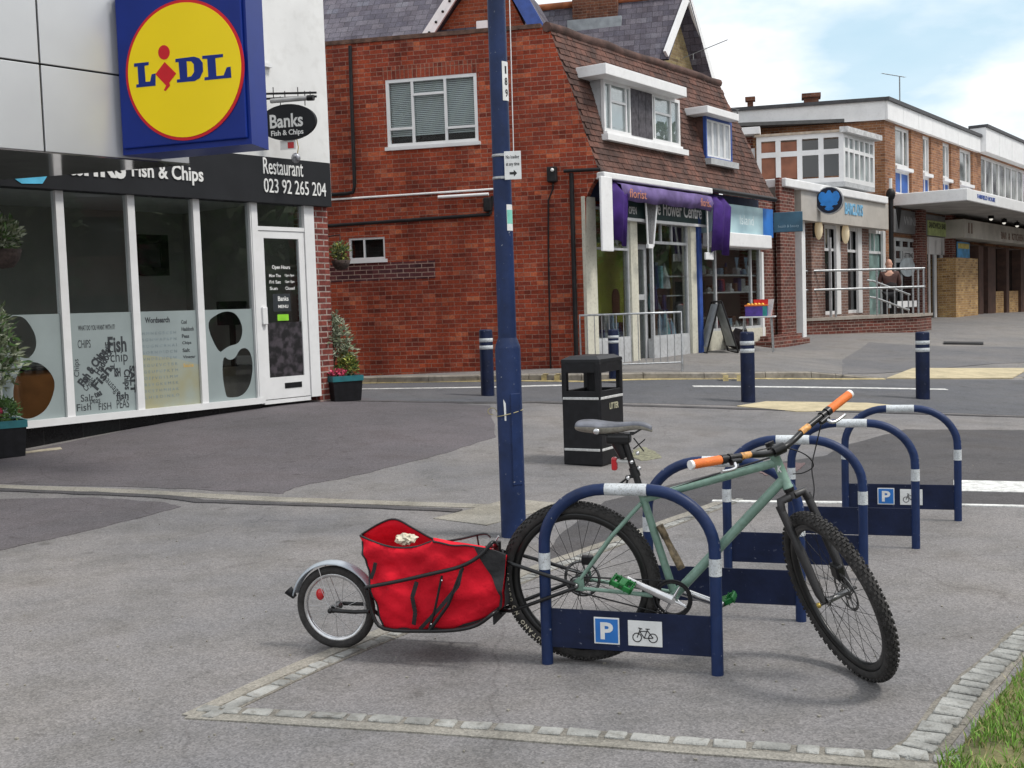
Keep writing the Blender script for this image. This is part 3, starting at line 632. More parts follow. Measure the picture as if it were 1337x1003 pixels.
# local: x from -LW..0 (left face), y 0..LD (right face recedes)
r_ = .02
body = MB(); body.rbox((-LW, 0, 0), (0, LD, hb * .63), .018); body.rbox((-LW + .012, .012, -.01), (-.012, LD - .012, .03), .01); body.build('body', M_black, lb)
hood = MB(); z0, z1 = hb * .63, hb * .965
c_ = .055
for (x, y) in ((-LW, 0), (-c_, 0), (-LW, LD - c_), (-c_, LD - c_)): hood.rbox((x, y, z0 - .01), (x + c_, y + c_, z1), .012)
for z_a, z_b in ((z0 - .005, z0 + .07), (z1 - .1, z1 - .001)):
    hood.rbox((-LW + .004, .003, z_a), (-.004, .03, z_b), .006); hood.rbox((-LW + .004, LD - .03, z_a), (-.004, LD - .003, z_b), .006)
    hood.rbox((-LW + .003, .02, z_a), (-LW + .03, LD - .02, z_b), .006); hood.rbox((-.03, .02, z_a), (-.003, LD - .02, z_b), .006)
hood.box((-LW / 2 - .03, LD / 2 - .02, z0), (-LW / 2 + .03, LD / 2 + .02, z1)); hood.build('hood', M_black, lb)
lid = MB(); a, b, zt_ = z1 - .003, z1 + .035, hb
lid.add([(-LW, 0, a), (0, 0, a), (0, LD, a), (-LW, LD, a), (-LW + .004, .004, b - .01), (-.004, .004, b - .01), (-.004, LD - .004, b - .01), (-LW + .004, LD - .004, b - .01), (-LW + .06, .07, zt_ + .02), (-.06, .07, zt_ + .02), (-.06, LD - .07, zt_ + .02), (-LW + .06, LD - .07, zt_ + .02)],
        [(3, 2, 1, 0), (0, 1, 5, 4), (1, 2, 6, 5), (2, 3, 7, 6), (3, 0, 4, 7), (4, 5, 9, 8), (5, 6, 10, 9), (6, 7, 11, 10), (7, 4, 8, 11), (8, 9, 10, 11)]).build('lid', M_black, lb)
for zz in (.155, hb * .63 + .0):
    tb = MB(); e = .006
    tb.rbox((-LW - e + .02, -e, zz - .012), (-.015, .006, zz + .012), .004); tb.rbox((-.006, .015, zz - .012), (e, LD - .02, zz + .012), .004); tb.build('trim_band', M_steel if False else pm('trim_white', (.55, .55, .54), .4, var=.15, sc=30, dirt=.4), lb)
MB().text('Please', .0, .0, 0, 1, 0) if False else None
tx = MB(); tx.text('LITTER', .0, .2, .52, .58, 0, .002, off=.03); tx.build('lettering', pm('gold_print', (.42, .4, .28), .5), lb, M=Matrix.Translation((.0005, .2, 0)) @ rotz(R(90)))
# ------------------------------------------------------------------ bicycle
M_tyre = pm('tyre_rubber', (.028, .026, .025), .85, var=.35, sc=25, bump=.3, dirt=.3)
M_rim = pm('black_rim', (.02, .02, .02), .3, .4, var=.2)
M_frame = pm('sage_paint', (.165, .27, .215), .36, var=.12, sc=9, dirt=.35, coat=.25, bump=.04)
M_orange = pm('orange_rubber', (.72, .17, .03), .6, var=.12, sc=30, bump=.3, bsc=200, dirt=.25)
M_green = pm('green_anodised', (.01, .14, .03), .4, .3, var=.25, sc=30)
M_saddle = pm('worn_saddle', (.17, .165, .165), .55, var=.3, sc=14, dirt=.5, bump=.1)
M_gumg = pm('saddle_flank', (.25, .235, .2), .6, var=.2, sc=20, dirt=.4)
M_spoke = pm('spoke_black', (.03, .03, .03), .35, .7, var=.2); M_spokes = pm('spoke_steel', (.55, .55, .55), .3, .9, var=.1)
M_redl = pm('red_lens', (.5, .01, .015), .2, var=.2, coat=.5)
M_tread = pm('tyre_lettering', (.5, .46, .36), .7, var=.3, sc=60)
g0 = gp(762, 862); g1 = Vector((at(1097, 776, 4.5).x, 4.47, 0)); hv = g1 - g0; BANG = math.atan2(hv.y, hv.x)
LEAN = R(3.5)   # top towards the camera (-y local)
BM = Matrix.Translation((g0.x, g0.y, 0)) @ rotz(BANG) @ Matrix.Rotation(LEAN, 4, 'X')
BF = Fr(BM)
RWH = .345
bike = root('bicycle', 'sage green mountain bicycle with orange grips leaning on the nearest cycle hoop', 'bicycle', BM)
def TW(c): return Matrix.Translation(c) @ Matrix.Rotation(R(90), 4, 'X')    # lathe axis z -> bike y
def wheel(par, M, Rr, tw, knob=True, nsp=32, rimmat=M_rim, rimw=.014, spm=M_spoke, name='wheel', rim_d=.03, hubw=.05, disc=True, lettering=True):
    """wheel about local z axis then M"""
    w = MB(); w.lathe([(.019, -hubw), (.019, -hubw + .008), (.012, -hubw + .012), (.012, hubw - .012), (.019, hubw - .008), (.019, hubw), (.008, hubw), (.008, -hubw)], 20, M=M, closed=True)
    ho = w.build(name, M_dsteel, par)
    t = MB(); rc = Rr - tw / 2 - (.006 if knob else 0); n = 72; prof = [(rc + tw / 2 * math.cos(R(a)), tw / 2 * math.sin(R(a))) for a in range(-130, 131, 20)] + [(rc - tw * .36, tw * .2), (rc - tw * .36, -tw * .2)]
    t.lathe(prof, n, M=M, closed=True)
    if knob:
        N = 66
        for i in range(N):
            for k, (aa, sz, ph) in enumerate(((0, (.006, .011, .009), 0), (14, (.007, .008, .010), .5), (-14, (.007, .008, .010), .5), (38, (.007, .009, .009), 0), (-38, (.007, .009, .009), 0), (62, (.006, .010, .007), .5), (-62, (.006, .010, .007), .5))):
                th = 2 * math.pi * (i + ph) / N; K_ = Matrix.Rotation(th, 4, 'Z') @ Matrix.Translation((rc, 0, 0)) @ Matrix.Rotation(R(-aa), 4, 'Y') @ Matrix.Translation((tw / 2 + .002, 0, 0))
                t.box((-.003, -sz[1] / 2 - .0015, -sz[2] / 2), (.0045, sz[1] / 2, sz[2] / 2), 0, M @ K_)
    else:
        for zz in (-.012, -.004, .004, .012): pass
    t.build('tyre', M_tyre, ho)
    r0 = rc - tw * .36
    MB().lathe([(r0 + .006, -rimw), (r0 - rim_d * .5, -rimw), (r0 - rim_d, -rimw * .35), (r0 - rim_d, rimw * .35), (r0 - rim_d * .5, rimw), (r0 + .006, rimw)], n, M=M, closed=True).build('rim', rimmat, ho)
    sp = MB(); rr = r0 - rim_d + .002
    for i in range(nsp):
        sd_ = 1 if i % 2 else -1; lead = 1 if (i // 2) % 2 else -1
        a1 = 2 * math.pi * i / nsp; a0 = a1 + lead * R(62 if nsp > 20 else 50)
        sp.tube([(.017 * math.cos(a0), .017 * math.sin(a0), sd_ * (hubw - .004)), (rr * math.cos(a1), rr * math.sin(a1), sd_ * .002)], .0011, 5, M=M, caps=False)
    sp.build('spokes', spm, ho)
    if disc:
        d = MB(); z = disc
        for (ra, rb) in ((.068, .080), (.022, .032)): d.lathe([(ra, z - .001), (rb, z - .001), (rb, z + .001), (ra, z + .001)], 40, M=M, closed=True)
        for i in range(6):
            a = R(60 * i); d.tube([(.03 * math.cos(a), .03 * math.sin(a), z), (.07 * math.cos(a + .5), .07 * math.sin(a + .5), z)], .003, 6, M=M)
        d.build('brake_disc', M_dsteel, ho)
    return ho, rc
# rear wheel (lathe z -> local -y after TW so +z points to -y = towards the camera)
rh_ = (0, 0, RWH)
hoR, rcR = wheel(bike, TW(rh_), RWH, .05, disc=-.04)
def arc_text(body, rad, a0, step, z, M, size, par, mat=M_tread):   # small letters round a sidewall facing +z
    m = MB()
    for i, ch in enumerate(body):
        if ch == ' ': continue
        a = R(a0 - i * step); vs, fs = text2d(ch, .03); zs_ = [p[1] for p in vs]; xs_ = [p[0] for p in vs]; wv = max(xs_) - min(xs_)
        mid = (max(xs_) + min(xs_)) / 2
        s_ = size / .7; K_ = Matrix.Rotation(a, 4, 'Z') @ Matrix.Translation((rad, 0, z)) @ Matrix.Rotation(R(-90), 4, 'Z')
        m.add([((p[0] - mid) * s_, (p[1] - .35) * s_, p[2] * .05) for p in vs], fs, 0, False, M @ K_)
    return m.build('tyre_lettering', mat, par)
arc_text('MUTANO', rcR + .0, 243, 4.6, .0275, TW(rh_), .017, hoR) if False else None
arc_text('MUTANO NO', rcR + .0, 238, 4.4, .0272, TW(rh_), .017, hoR)
arc_text('OGRIOT', rcR + .0, 196, 4.2, .0272, TW(rh_), .014, hoR)
def B(px, py, v=0.0): return BF.h(px, py, v)
HTt = B(1011, 594); HTb = B(1029, 637); BB = B(881, 777); STt = B(838, 645); DO = Vector((0, 0, RWH))
HTt.y = HTb.y = BB.y = STt.y = 0
fr = MB()
TTs = STt + (BB - STt) * .05; TTe = HTt + (HTb - HTt) * .22; DTe = HTt + (HTb - HTt) * .72
fr.tube([TTs, TTe], [.0165, .0175], 16); fr.tube([DTe, BB], [.0195, .0195], 16); fr.tube([STt + (STt - BB).normalized() * .015, BB], .0162, 16)
fr.tube([HTt, HTt + (HTb - HTt) * .04, HTt + (HTb - HTt) * .06, HTb - (HTb - HTt) * .06, HTb - (HTb - HTt) * .04, HTb], [.022, .022, .0195, .0195, .022, .022], 18)
fr.tube([BB + Vector((0, -.036, 0)), BB + Vector((0, .036, 0))], .021, 18)
for s_ in (-1, 1):
    d_ = DO + Vector((.0, s_ * .062, 0)); e_ = DO + Vector((.02, s_ * .062, .03)); g_ = DO + Vector((.03, s_ * .062, -.012))
    fr.tube([e_, STt * .55 + DO * .45 + Vector((0, s_ * .05, 0)), STt + Vector((.0, s_ * .022, -.035))], [.0075, .009, .009], 10)
    fr.tube([g_, (DO * .45 + BB * .55) + Vector((0, s_ * .045, -.004)), BB + Vector((-.012, s_ * .03, 0))], [.008, .0095, .011], 10)
    fr.prism([(e_.x - .01, e_.z + .006), (e_.x + .012, e_.z - .002), (g_.x + .006, g_.z - .01), (g_.x - .04, g_.z - .008), (-.016, RWH + .012)], d_.y - .003, d_.y + .003)
fr.tube([STt * .72 + DO * .28 + Vector((.012, -.035, 0)), STt * .72 + DO * .28 + Vector((.012, .035, 0))], .007, 8)
fr.build('frame', M_frame, bike)
# cables along the top tube
cb = MB()
for oy in (-.008, .008): cb.tube([TTe + Vector((-.02, oy, .02)), (TTs + TTe) / 2 + Vector((0, oy, .019)), TTs + Vector((.03, oy, .018))], .0024, 6)
cb.build('cable', M_blackm, bike)
# head badge
MB().text('K', 0, .016, 0, .026, 0, .0008, off=.03).build('head_badge', M_white, bike, M=Matrix.Translation((HTt + (HTb - HTt) * .42) + Vector((-.008, -.0205, -.01))))
# seatpost + clamp + saddle
SD = (STt - BB).normalized(); sp0 = STt; sp1 = STt + SD * .245
pst = MB(); pst.tube([sp0 - SD * .02, sp1], .0142, 14, ); pst.build('seatpost', M_blackm, bike)
cl = MB(); cl.tube([sp0 + SD * .01 - SD * .012, sp0 + SD * .03], .0205, 14); cl.tube([sp0 + SD * .018 + Vector((.02, -.03, 0)), sp0 + SD * .018 + Vector((.03, .03, .01))], .005, 8); cl.ball(sp0 + SD * .018 + Vector((.02, -.032, 0)), .009, 1)
cl.build('seat_clamp', [M_blackm, M_silver], bike)
hdp = sp1 + Vector((0, 0, .004))
rl = MB(); rl.rbox(hdp - Vector((.028, .022, .012)), hdp + Vector((.028, .022, .014)), .006)
SX = hdp + Vector((-.045, 0, .024)); sdl_top = SX.z
for s_ in (-1, 1): rl.tube([SX + Vector((.13, s_ * .008, .012)), SX + Vector((.09, s_ * .02, -.012)), SX + Vector((-.04, s_ * .022, -.014)), SX + Vector((-.1, s_ * .04, .012))], .0035, 8)
rl.tube([hdp + Vector((.045, -.01, -.005)), hdp + Vector((.085, -.01, -.06))], .003, 6); rl.tube([hdp + Vector((.04, .0, -.052)), hdp + Vector((.09, .0, -.012))], .0025, 6)
rl.rbox(hdp + Vector((-.07, -.03, -.03)), hdp + Vector((.03, .03, .012)), .012); rl.tube([hdp + Vector((-.03, 0, -.02)), hdp + Vector((.0, 0, -.09))], [.026, .017], 10)
rl.build('saddle_rails', M_blackm, bike)
sm = MB(); prof = [(-.15, .045, .018, .0), (-.142, .062, .034, .004), (-.11, .071, .046, .006), (-.07, .07, .05, .004), (-.03, .055, .046, -.001), (.01, .036, .04, -.003), (.05, .026, .036, -.001), (.09, .021, .030, .004), (.125, .019, .027, .001), (.148, .016, .022, -.008), (.162, .011, .015, -.017), (.167, .005, .008, -.022)]
n = 20; vs = []; fs = []
for (x, hw, th, dz) in prof:
    for j in range(n):
        a = 2 * math.pi * j / n; cx_ = math.cos(a); sz_ = math.sin(a)
        zz = (sz_ * .016 if sz_ > 0 else sz_ * th * .72); yy = hw * (abs(cx_) ** .75) * (1 if cx_ > 0 else -1)
        if abs(yy) < .012 and sz_ > 0 and -.14 < x < .1: zz -= .006
        vs.append(SX + Vector((x, yy, zz + dz + .022)))
for i in range(len(prof) - 1):
    for j in range(n): fs.append((i * n + j, i * n + (j + 1) % n, (i + 1) * n + (j + 1) % n, (i + 1) * n + j))
fs.append(tuple(reversed(range(n)))); fs.append(tuple(len(vs) - n + j for j in range(n)))
sm.add(vs, [f for f in fs if sum(1 for i in f if math.sin(2 * math.pi * (i % n) / n) > -.1) >= len(f) * .6], 0, True); b_ = [f for f in fs if sum(1 for i in f if math.sin(2 * math.pi * (i % n) / n) > -.1) < len(f) * .6]
for f in b_: sm.f.append(list(f)); sm.m.append(1); sm.s.append(True)
so = sm.build('saddle', [pm('worn_saddle_top', (.1, .105, .125), .5, var=.4, sc=16, dirt=.3, bump=.1), M_gumg], bike); sb = so.modifiers.new('s', 'SUBSURF'); sb.levels = sb.render_levels = 1
bd = MB(); bd.ball(SX + Vector((-.05, -.071, .008)), (.014, .006, .012)); bd.build('saddle_badge', M_silver, so)
# rear light, brackets on the seatpost
lt = MB(); lc = STt + SD * .125 + Vector((-.075, 0, .005))
lt.rbox(lc - Vector((.012, .014, .028)), lc + Vector((.012, .014, .028)), .008); lo_ = lt.build('rear_light', M_redl, bike)
MB().tube([lc + Vector((.01, 0, .012)), STt + SD * .14], .009, 8).build('light_bracket', pm('clear_grey', (.5, .5, .48), .3), lo_)
br = MB(); c0 = STt + SD * .085; br.tube([c0 - SD * .01, c0 + SD * .03], .02, 12)
jc = c0 + Vector((-.03, -.012, -.012)); br.tube([c0, jc], .008, 8); br.ball(jc, .011)
br.tube([jc, jc + Vector((-.045, 0, -.035))], .0045, 8); br.tube([jc, jc + Vector((-.01, 0, -.05))], .0045, 8)
br.build('bracket', M_blackm, bike)
for d_ in (Vector((.016, -.012, .1)), Vector((-.012, -.016, .06)), Vector((.02, -.01, .03)), Vector((-.03, -.022, -.012))): MB().ball(c0 + d_ * .9, .0085).build('bracket_bolt', M_silver, bike)
# cranks, chainring, pedals
bb = MB(); bb.tube([BB + Vector((0, -.075, 0)), BB + Vector((0, .075, 0))], .011, 14); bb.build('crank_axle', M_silver, bike)
cr_ = MB(); Mc = TW(BB + Vector((0, -.046, 0)))
cr_.lathe([(.062, -.0015), (.074, -.0015), (.074, .0015), (.062, .0015)], 44, M=Mc, closed=True)
for i in range(44):
    a = 2 * math.pi * i / 44; cr_.box((.073, -.0022, -.001), (.0785, .0022, .001), 0, Mc @ Matrix.Rotation(a, 4, 'Z'))
ring_ = cr_.build('chainring', M_blackm, bike); spi = MB()
for i in range(4):
    a = R(45 + 90 * i + 15); spi.tube([(.0, 0, .004), (.064 * math.cos(a), .064 * math.sin(a), .004)], [.026, .011], 8, M=Mc, flat=(1, .3))
spi.build('spider', M_silver, ring_)
MB().lathe([(.0755, .004), (.0815, .004), (.0815, .008), (.0755, .008)], 44, M=Mc, closed=True).build('chain_guard', M_black, ring_)
PN = B(818, 757, -.075); PF = B(944, 790, .075)
def crank(a, b, y):
    m = MB(); a = Vector((a.x, y, a.z)); b = Vector((b.x, y, b.z)); m.tube([a, a + (b - a) * .1, b - (b - a) * .08, b], [.021, .019, .0145, .0155], 12, flat=(1, .6)); m.tube([a + Vector((0, -.006, 0)), a + Vector((0, .006, 0))], .015, 14, m=0); return m.build('crank', M_silver, bike)
crank(BB, PN, -.068); crank(BB, PF, .068)
def pedal(c, y0, y1, tilt):
    m = MB(); Mx = Matrix.Translation(c) @ Matrix.Rotation(tilt, 4, 'Y')
    for (x0_, x1_, yy0, yy1) in ((-.048, -.036, y0, y1), (.036, .048, y0, y1), (-.048, .048, y0, y0 + math.copysign(.012, y1 - y0)), (-.048, .048, y1, y1 - math.copysign(.012, y1 - y0)), (-.014, .014, y0, y1)):
        m.rbox((x0_, min(yy0, yy1), -.011), (x1_, max(yy0, yy1), .011), .003, M=Mx)
    for x_ in (-.042, -.02, .02, .042):
        for k in range(4):
            yk = y0 + (y1 - y0) * (.1 + .27 * k); m.box((x_ - .002, yk - .002, -.017), (x_ + .002, yk + .002, .017), M=Mx)
    m.tube([(0, y0 * .85, 0), (0, y1, 0)], .006, 8, m=1, M=Mx); return m.build('pedal', [M_green, M_dsteel], bike)
pedal(Vector((PN.x - .004, 0, PN.z)), -.082, -.178, R(24)); pedal(Vector((PF.x, 0, PF.z)), .082, .178, R(-28))
# chain + sprocket + caliper
ch = MB(); y = -.046
def ringpts(c, r, a0, a1, n_=10): return [(c[0] + r * math.cos(R(a0 + (a1 - a0) * i / n_)), y, c[2] + r * math.sin(R(a0 + (a1 - a0) * i / n_))) for i in range(n_ + 1)]
DOv = (0, y, RWH); rs_ = .032; an = math.degrees(math.atan2(BB.z - RWH, BB.x))
path = ringpts(BB, .0735, an + 94, an - 94, 16) + ringpts(DOv, rs_, an - 94, an - 266, 10)
ch.tube([Vector(p) for p in path], .0035, 6, closed=True, flat=(1, 1)); ch.build('chain', M_blackm, bike)
sp_ = MB(); sp_.lathe([(.012, -.002), (.033, -.002), (.033, .002), (.012, .002)], 28, M=TW(DOv), closed=True)
sp_.tube([(0, -.082, RWH), (0, .078, RWH)], .0055, 10); sp_.lathe([(0, -.008), (.012, -.006), (.012, .004), (.0, .008)], 12, M=TW((0, -.074, RWH)))
sp_.build('sprocket', M_dsteel, bike)
MB().rbox((-.0, .03, RWH + .06), (.05, .06, RWH + .1), .006).build('brake_caliper', M_blackm, bike)
# pump strapped to the seat tube
p0 = B(861, 686, -.012); p1 = B(889, 741, -.012); pm_ = MB(); d_ = (p1 - p0)
pm_.tube([p0, p0 + d_ * .28, p0 + d_ * .3, p0 + d_ * .62, p0 + d_ * .64, p1 + d_ * .03], [.0155, .0155, .013, .0145, .0165, .0165], 12)
pm_.build('mini_pump', pm('mottled_tan', (.16, .12, .07), .6, var=.75, sc=30, dirt=.7), bike)
# front end (steered) -----------------------------------------------------------
AX = (HTb - HTt).normalized(); HA = AX   # pointing down the fork
STEER = R(-59); FWH = .358
Lf = (RWH - HTb.z + .012) / AX.z; hub0 = HTb + AX * Lf + Vector((.042, 0, 0)); hub0.z = FWH
SM = Matrix.Translation(HTb) @ Matrix.Rotation(STEER, 4, -AX) @ Matrix.Translation(-HTb)
hw = SM @ hub0; dz = (BM @ hw).z
# lowest point of the steered wheel in world space
nW = (BM.to_3x3() @ SM.to_3x3() @ Vector((0, 1, 0))).normalized(); low = dz - FWH * math.sqrt(max(0, 1 - nW.z ** 2))
upf = (SM.to_3x3() @ Vector((0, 0, 1)))
ADJ = -low / 1.0
FM = Matrix.Translation((0, 0, 0)) @ SM
for _ in range(4):
    wz = (BM @ (SM @ hub0)).z; lowz = wz - FWH * math.sqrt(max(0, 1 - nW.z ** 2)); hub0 = hub0 + AX * (-lowz / (BM.to_3x3() @ AX).z)
print('low now', lowz)
print('front hub world', BM @ (SM @ hub0), 'low', low, 'adj', ADJ, 'wheelbase', hub0.x)
fo = bpy.data.objects.new('fork_pivot', None) if False else None
hoF, rcF = wheel(bike, FM @ TW(hub0), FWH, .05, name='wheel', disc=-.04)
M_yst = pm('yellow_sticker', (.6, .5, .04), .5)
for a in (20, 140, 215, 300):
    rr = rcF - .054 * .36 - .012; p = FM @ TW(hub0) @ Vector((rr * math.cos(R(a)), rr * math.sin(R(a)), .0)); MB().ball(p, .008).build('rim_sticker', M_yst, hoF)
fk = MB(); crn = HTb + AX * .045
fk.tube([HTb, crn], .018, 14, M=FM)
for s_ in (-1, 1):
    top = crn + Vector((0, s_ * .062, -.005)); 
    ax3 = (hub0 + Vector((0, s_ * .062, 0)))
    fk.tube([crn + Vector((0, s_ * .01, .01)), top + Vector((0, -s_ * .01, .015)), top + (ax3 - top) * .06], [.017, .0175, .0165], 12, M=FM)
    fk.tube([top, top + (ax3 - top) * .42, top + (ax3 - top) * .46, ax3 + (top - ax3) * .08 + Vector((-.012, 0, 0)), ax3], [.0165, .0165, .0195, .017, .012], 14, M=FM)
fk.tube([hub0 + Vector((0, -.085, 0)), hub0 + Vector((0, .085, 0))], .007, 10, M=FM)
ar = [(crn + (hub0 - crn) * .12 + Vector((.03 + .035 * math.sin(R(a)), .062 * math.cos(R(a)), .0))) for a in range(0, 181, 20)]
ms = MB(); ms.tube(ar, .009, 8, M=FM); fk.build('fork', pm('fork_grey', (.018, .017, .018), .45, var=.3, sc=14, dirt=.3), bike)
MB().rbox(Vector((hub0.x - .075, .03, hub0.z + .04)), Vector((hub0.x - .02, .066, hub0.z + .105)), .008, M=FM).build('brake_caliper', M_blackm, bike)
MB().lathe([(.0, .0), (.011, .002), (.011, .012), (0, .016)], 12, M=FM @ TW(hub0 + Vector((0, -.08, 0)))).build('axle_cap', pm('brass', (.45, .33, .08), .4, .6), bike)
# headset, stem, bars
hs = MB(); hs.tube([HTt, HTt - AX * .012, HTt - AX * .034], [.021, .021, .016], 16); hs.build('headset', M_blackm, bike); hs = MB(); hs.tube([HTb, HTb + AX * .012, HTb + AX * .02], [.021, .021, .016], 16); hs.build('headset', M_blackm, bike)
stp = HTt - AX * .032; BC = stp + Vector((.062, 0, .012))
sm_ = MB(); sm_.tube([stp + AX * .014, stp - AX * .022], .0185, 14, M=FM); sm_.tube([stp, BC], [.0165, .0165], 14, M=FM); sm_.tube([BC + Vector((0, -.024, 0)), BC + Vector((0, .024, 0))], .0215, 14, M=FM); sm_.build('stem', M_blackm, bike)
IM = (BM @ FM).inverted()
def FL(px, py, Y): return IM @ at(px, py, Y)
BWc = BM @ FM @ BC
eN = IM @ at(903, 607, BWc.y - .20); eF = IM @ at(1109, 515, BWc.y + .24)
print('bar centre world', BWc, 'ends', eN, eF, 'len', (eN - eF).length)
hb_ = MB(); bp = [eN, BC + (eN - BC) * .42, BC + (eN - BC) * .2 + Vector((0, 0, -.008)), BC + Vector((0, -.03, 0)), BC + Vector((0, .03, 0)), BC + (eF - BC) * .2 + Vector((0, 0, -.008)), BC + (eF - BC) * .42, eF]
def cat(pts, n=6):
    P_ = [Vector(p) for p in pts]; out = []
    for i in range(len(P_) - 1):
        a, b, c, d = P_[max(i - 1, 0)], P_[i], P_[i + 1], P_[min(i + 2, len(P_) - 1)]
        for k in range(n):
            t = k / n; out.append(.5 * ((2 * b) + (c - a) * t + (2 * a - 5 * b + 4 * c - d) * t * t + (-a + 3 * b - 3 * c + d) * t ** 3))
    return out + [P_[-1]]
hb_.tube(cat(bp), .0128, 14, M=FM); hb_.build('handlebar', M_blackm, bike)
for e_, k_ in ((eN, .34), (eF, .3)): 
    a = BC + (e_ - BC) * k_; b = BC + (e_ - BC) * (k_ + .11); MB().tube([a, b], .0136, 12, M=FM).build('bar_decal', pm('amber_decal', (.55, .27, .08), .5, var=.5, sc=80), bike)
for e_ in (eN, eF):
    d_ = (BC - e_).normalized(); gl = .135
    g_ = MB(); pts = []; rr = []
    for i in range(19): pts.append(e_ + d_ * gl * i / 18); rr.append(.0168 + (.0012 if i % 2 else 0))
    g_.tube(pts, rr, 16, M=FM); go_ = g_.build('grip', M_orange, bike)
    MB().tube([e_ - d_ * .008, e_ + d_ * .006], .0175, 14, M=FM).build('bar_end_plug', M_white, go_)
    cl_ = MB(); q = e_ + d_ * (gl + .012); cl_.tube([q - d_ * .01, q + d_ * .012], .0185, 12, M=FM)
    q2 = q + d_ * .035; cl_.tube([q2 - d_ * .008, q2 + d_ * .008], .018, 12, M=FM)
    body_ = q2 + Vector((.022, 0, -.008)); cl_.tube([body_ + d_ * .035, body_ - d_ * .012], [.010, .013], 10, M=FM)
    lv = MB(); lv.tube(cat([body_, body_ + Vector((.028, 0, -.012)) - d_ * .01, body_ + Vector((.036, 0, -.016)) - d_ * .04, body_ + Vector((.04, 0, -.014)) - d_ * .085], 4), [.008] * 4 + [.0065] * 8 + [.0075], 8, M=FM)
    cl_.build('brake_clamp', M_blackm, bike); lv.build('brake_lever', M_silver, bike)
# hoses
ho = MB()
pN = BC + (eN - BC) * .5; pF = BC + (eF - BC) * .5
ho.tube(cat([BC + (eF - BC) * .52 + Vector((.03, 0, -.01)), FL(1066, 580, 4.60), FL(1060, 610, 4.58), FL(1063, 640, 4.55), FL(1058, 668, 4.52)], 7), .0026, 7, M=FM)
ho.tube(cat([BC + (eN - BC) * .5 + Vector((.03, 0, -.01)), FL(990, 588, 4.45), FL(1025, 585, 4.48), FL(1052, 594, 4.5), FL(1062, 608, 4.52), FL(1050, 617, 4.54), FL(1035, 619, 4.56)], 7), .0026, 7, M=FM)
ho.build('brake_hose', M_blackm, bike)
# ------------------------------------------------------------------ trailer
tw0 = gp(442, 846); Rt = .19; hubw_ = BM @ Vector((0, 0, RWH)); tdir = Vector((hubw_.x - tw0.x, hubw_.y - tw0.y, 0)); TA = math.atan2(tdir.y, tdir.x)
TM = Matrix.Translation((tw0.x, tw0.y, tw0.z)) @ rotz(TA) @ Matrix.Rotation(R(2), 4, 'X'); TF = Fr(TM)
tr = root('bicycle_trailer', 'single wheel bicycle trailer with silver mudguard hitched behind the green bicycle', 'bicycle trailer', TM)
def T(px, py, v=0.0): return TF.h(px, py, v)
tc_ = (0, 0, Rt)
hoT, rcT = wheel(tr, TW(tc_), Rt, .042, knob=False, nsp=20, rimmat=M_silver, rimw=.012, spm=M_spokes, rim_d=.016, hubw=.035, disc=False)
rf = MB(); rf.lathe([(0, -.003), (.024, -.003), (.024, .003), (0, .003)], 20, M=TW((0, 0, Rt)) @ Matrix.Translation((-.075, .055, .0)) @ Matrix.Diagonal((.8, 1.1, 1, 1))); rf.build('spoke_reflector', M_redl, hoT)
fd = MB(); pa = []; k = 0; vs = []; fs = []
angs = list(range(28, 172, 6))
for a in angs:
    for j in range(9):
        b = R(-80 + 20 * j); r2 = Rt + .008 + .018 * math.cos(b); vs.append((r2 * math.cos(R(a)), .031 * math.sin(b), Rt + r2 * math.sin(R(a))))
for i in range(len(angs) - 1):
    for j in range(8): fs.append((i * 9 + j, i * 9 + j + 1, (i + 1) * 9 + j + 1, (i + 1) * 9 + j))
fd.add(vs, fs, 0, True); fo_ = fd.build('mudguard', pm('silver_plastic', (.38, .42, .46), .35, .3, var=.12, sc=8), tr); so2 = fo_.modifiers.new('s', 'SOLIDIFY'); so2.thickness = .0025
ml = MB(); a = R(165); p = Vector(((Rt + .03) * math.cos(a), 0, Rt + (Rt + .03) * math.sin(a))); ml.tube([p + Vector((.01, 0, -.02)), p + Vector((-.015, 0, .005)), p + Vector((-.022, 0, .012))], [.012, .02, .022], 14); ml.build('rear_lamp', M_black, tr)
sy = MB()
for s_ in (-1, 1): sy.tube([(.0, s_ * .05, Rt), (-.06, s_ * .034, Rt + .19)], .0022, 6)
sy.build('mudguard_stay', M_spokes, tr)
ax_ = MB(); ax_.tube([(0, -.062, Rt), (0, .062, Rt)], .006, 10); ax_.lathe([(0, 0), (.012, .001), (.012, .008), (0, .012)], 8, M=TW((0, -.058, Rt))); ax_.build('axle', M_blackm, tr)
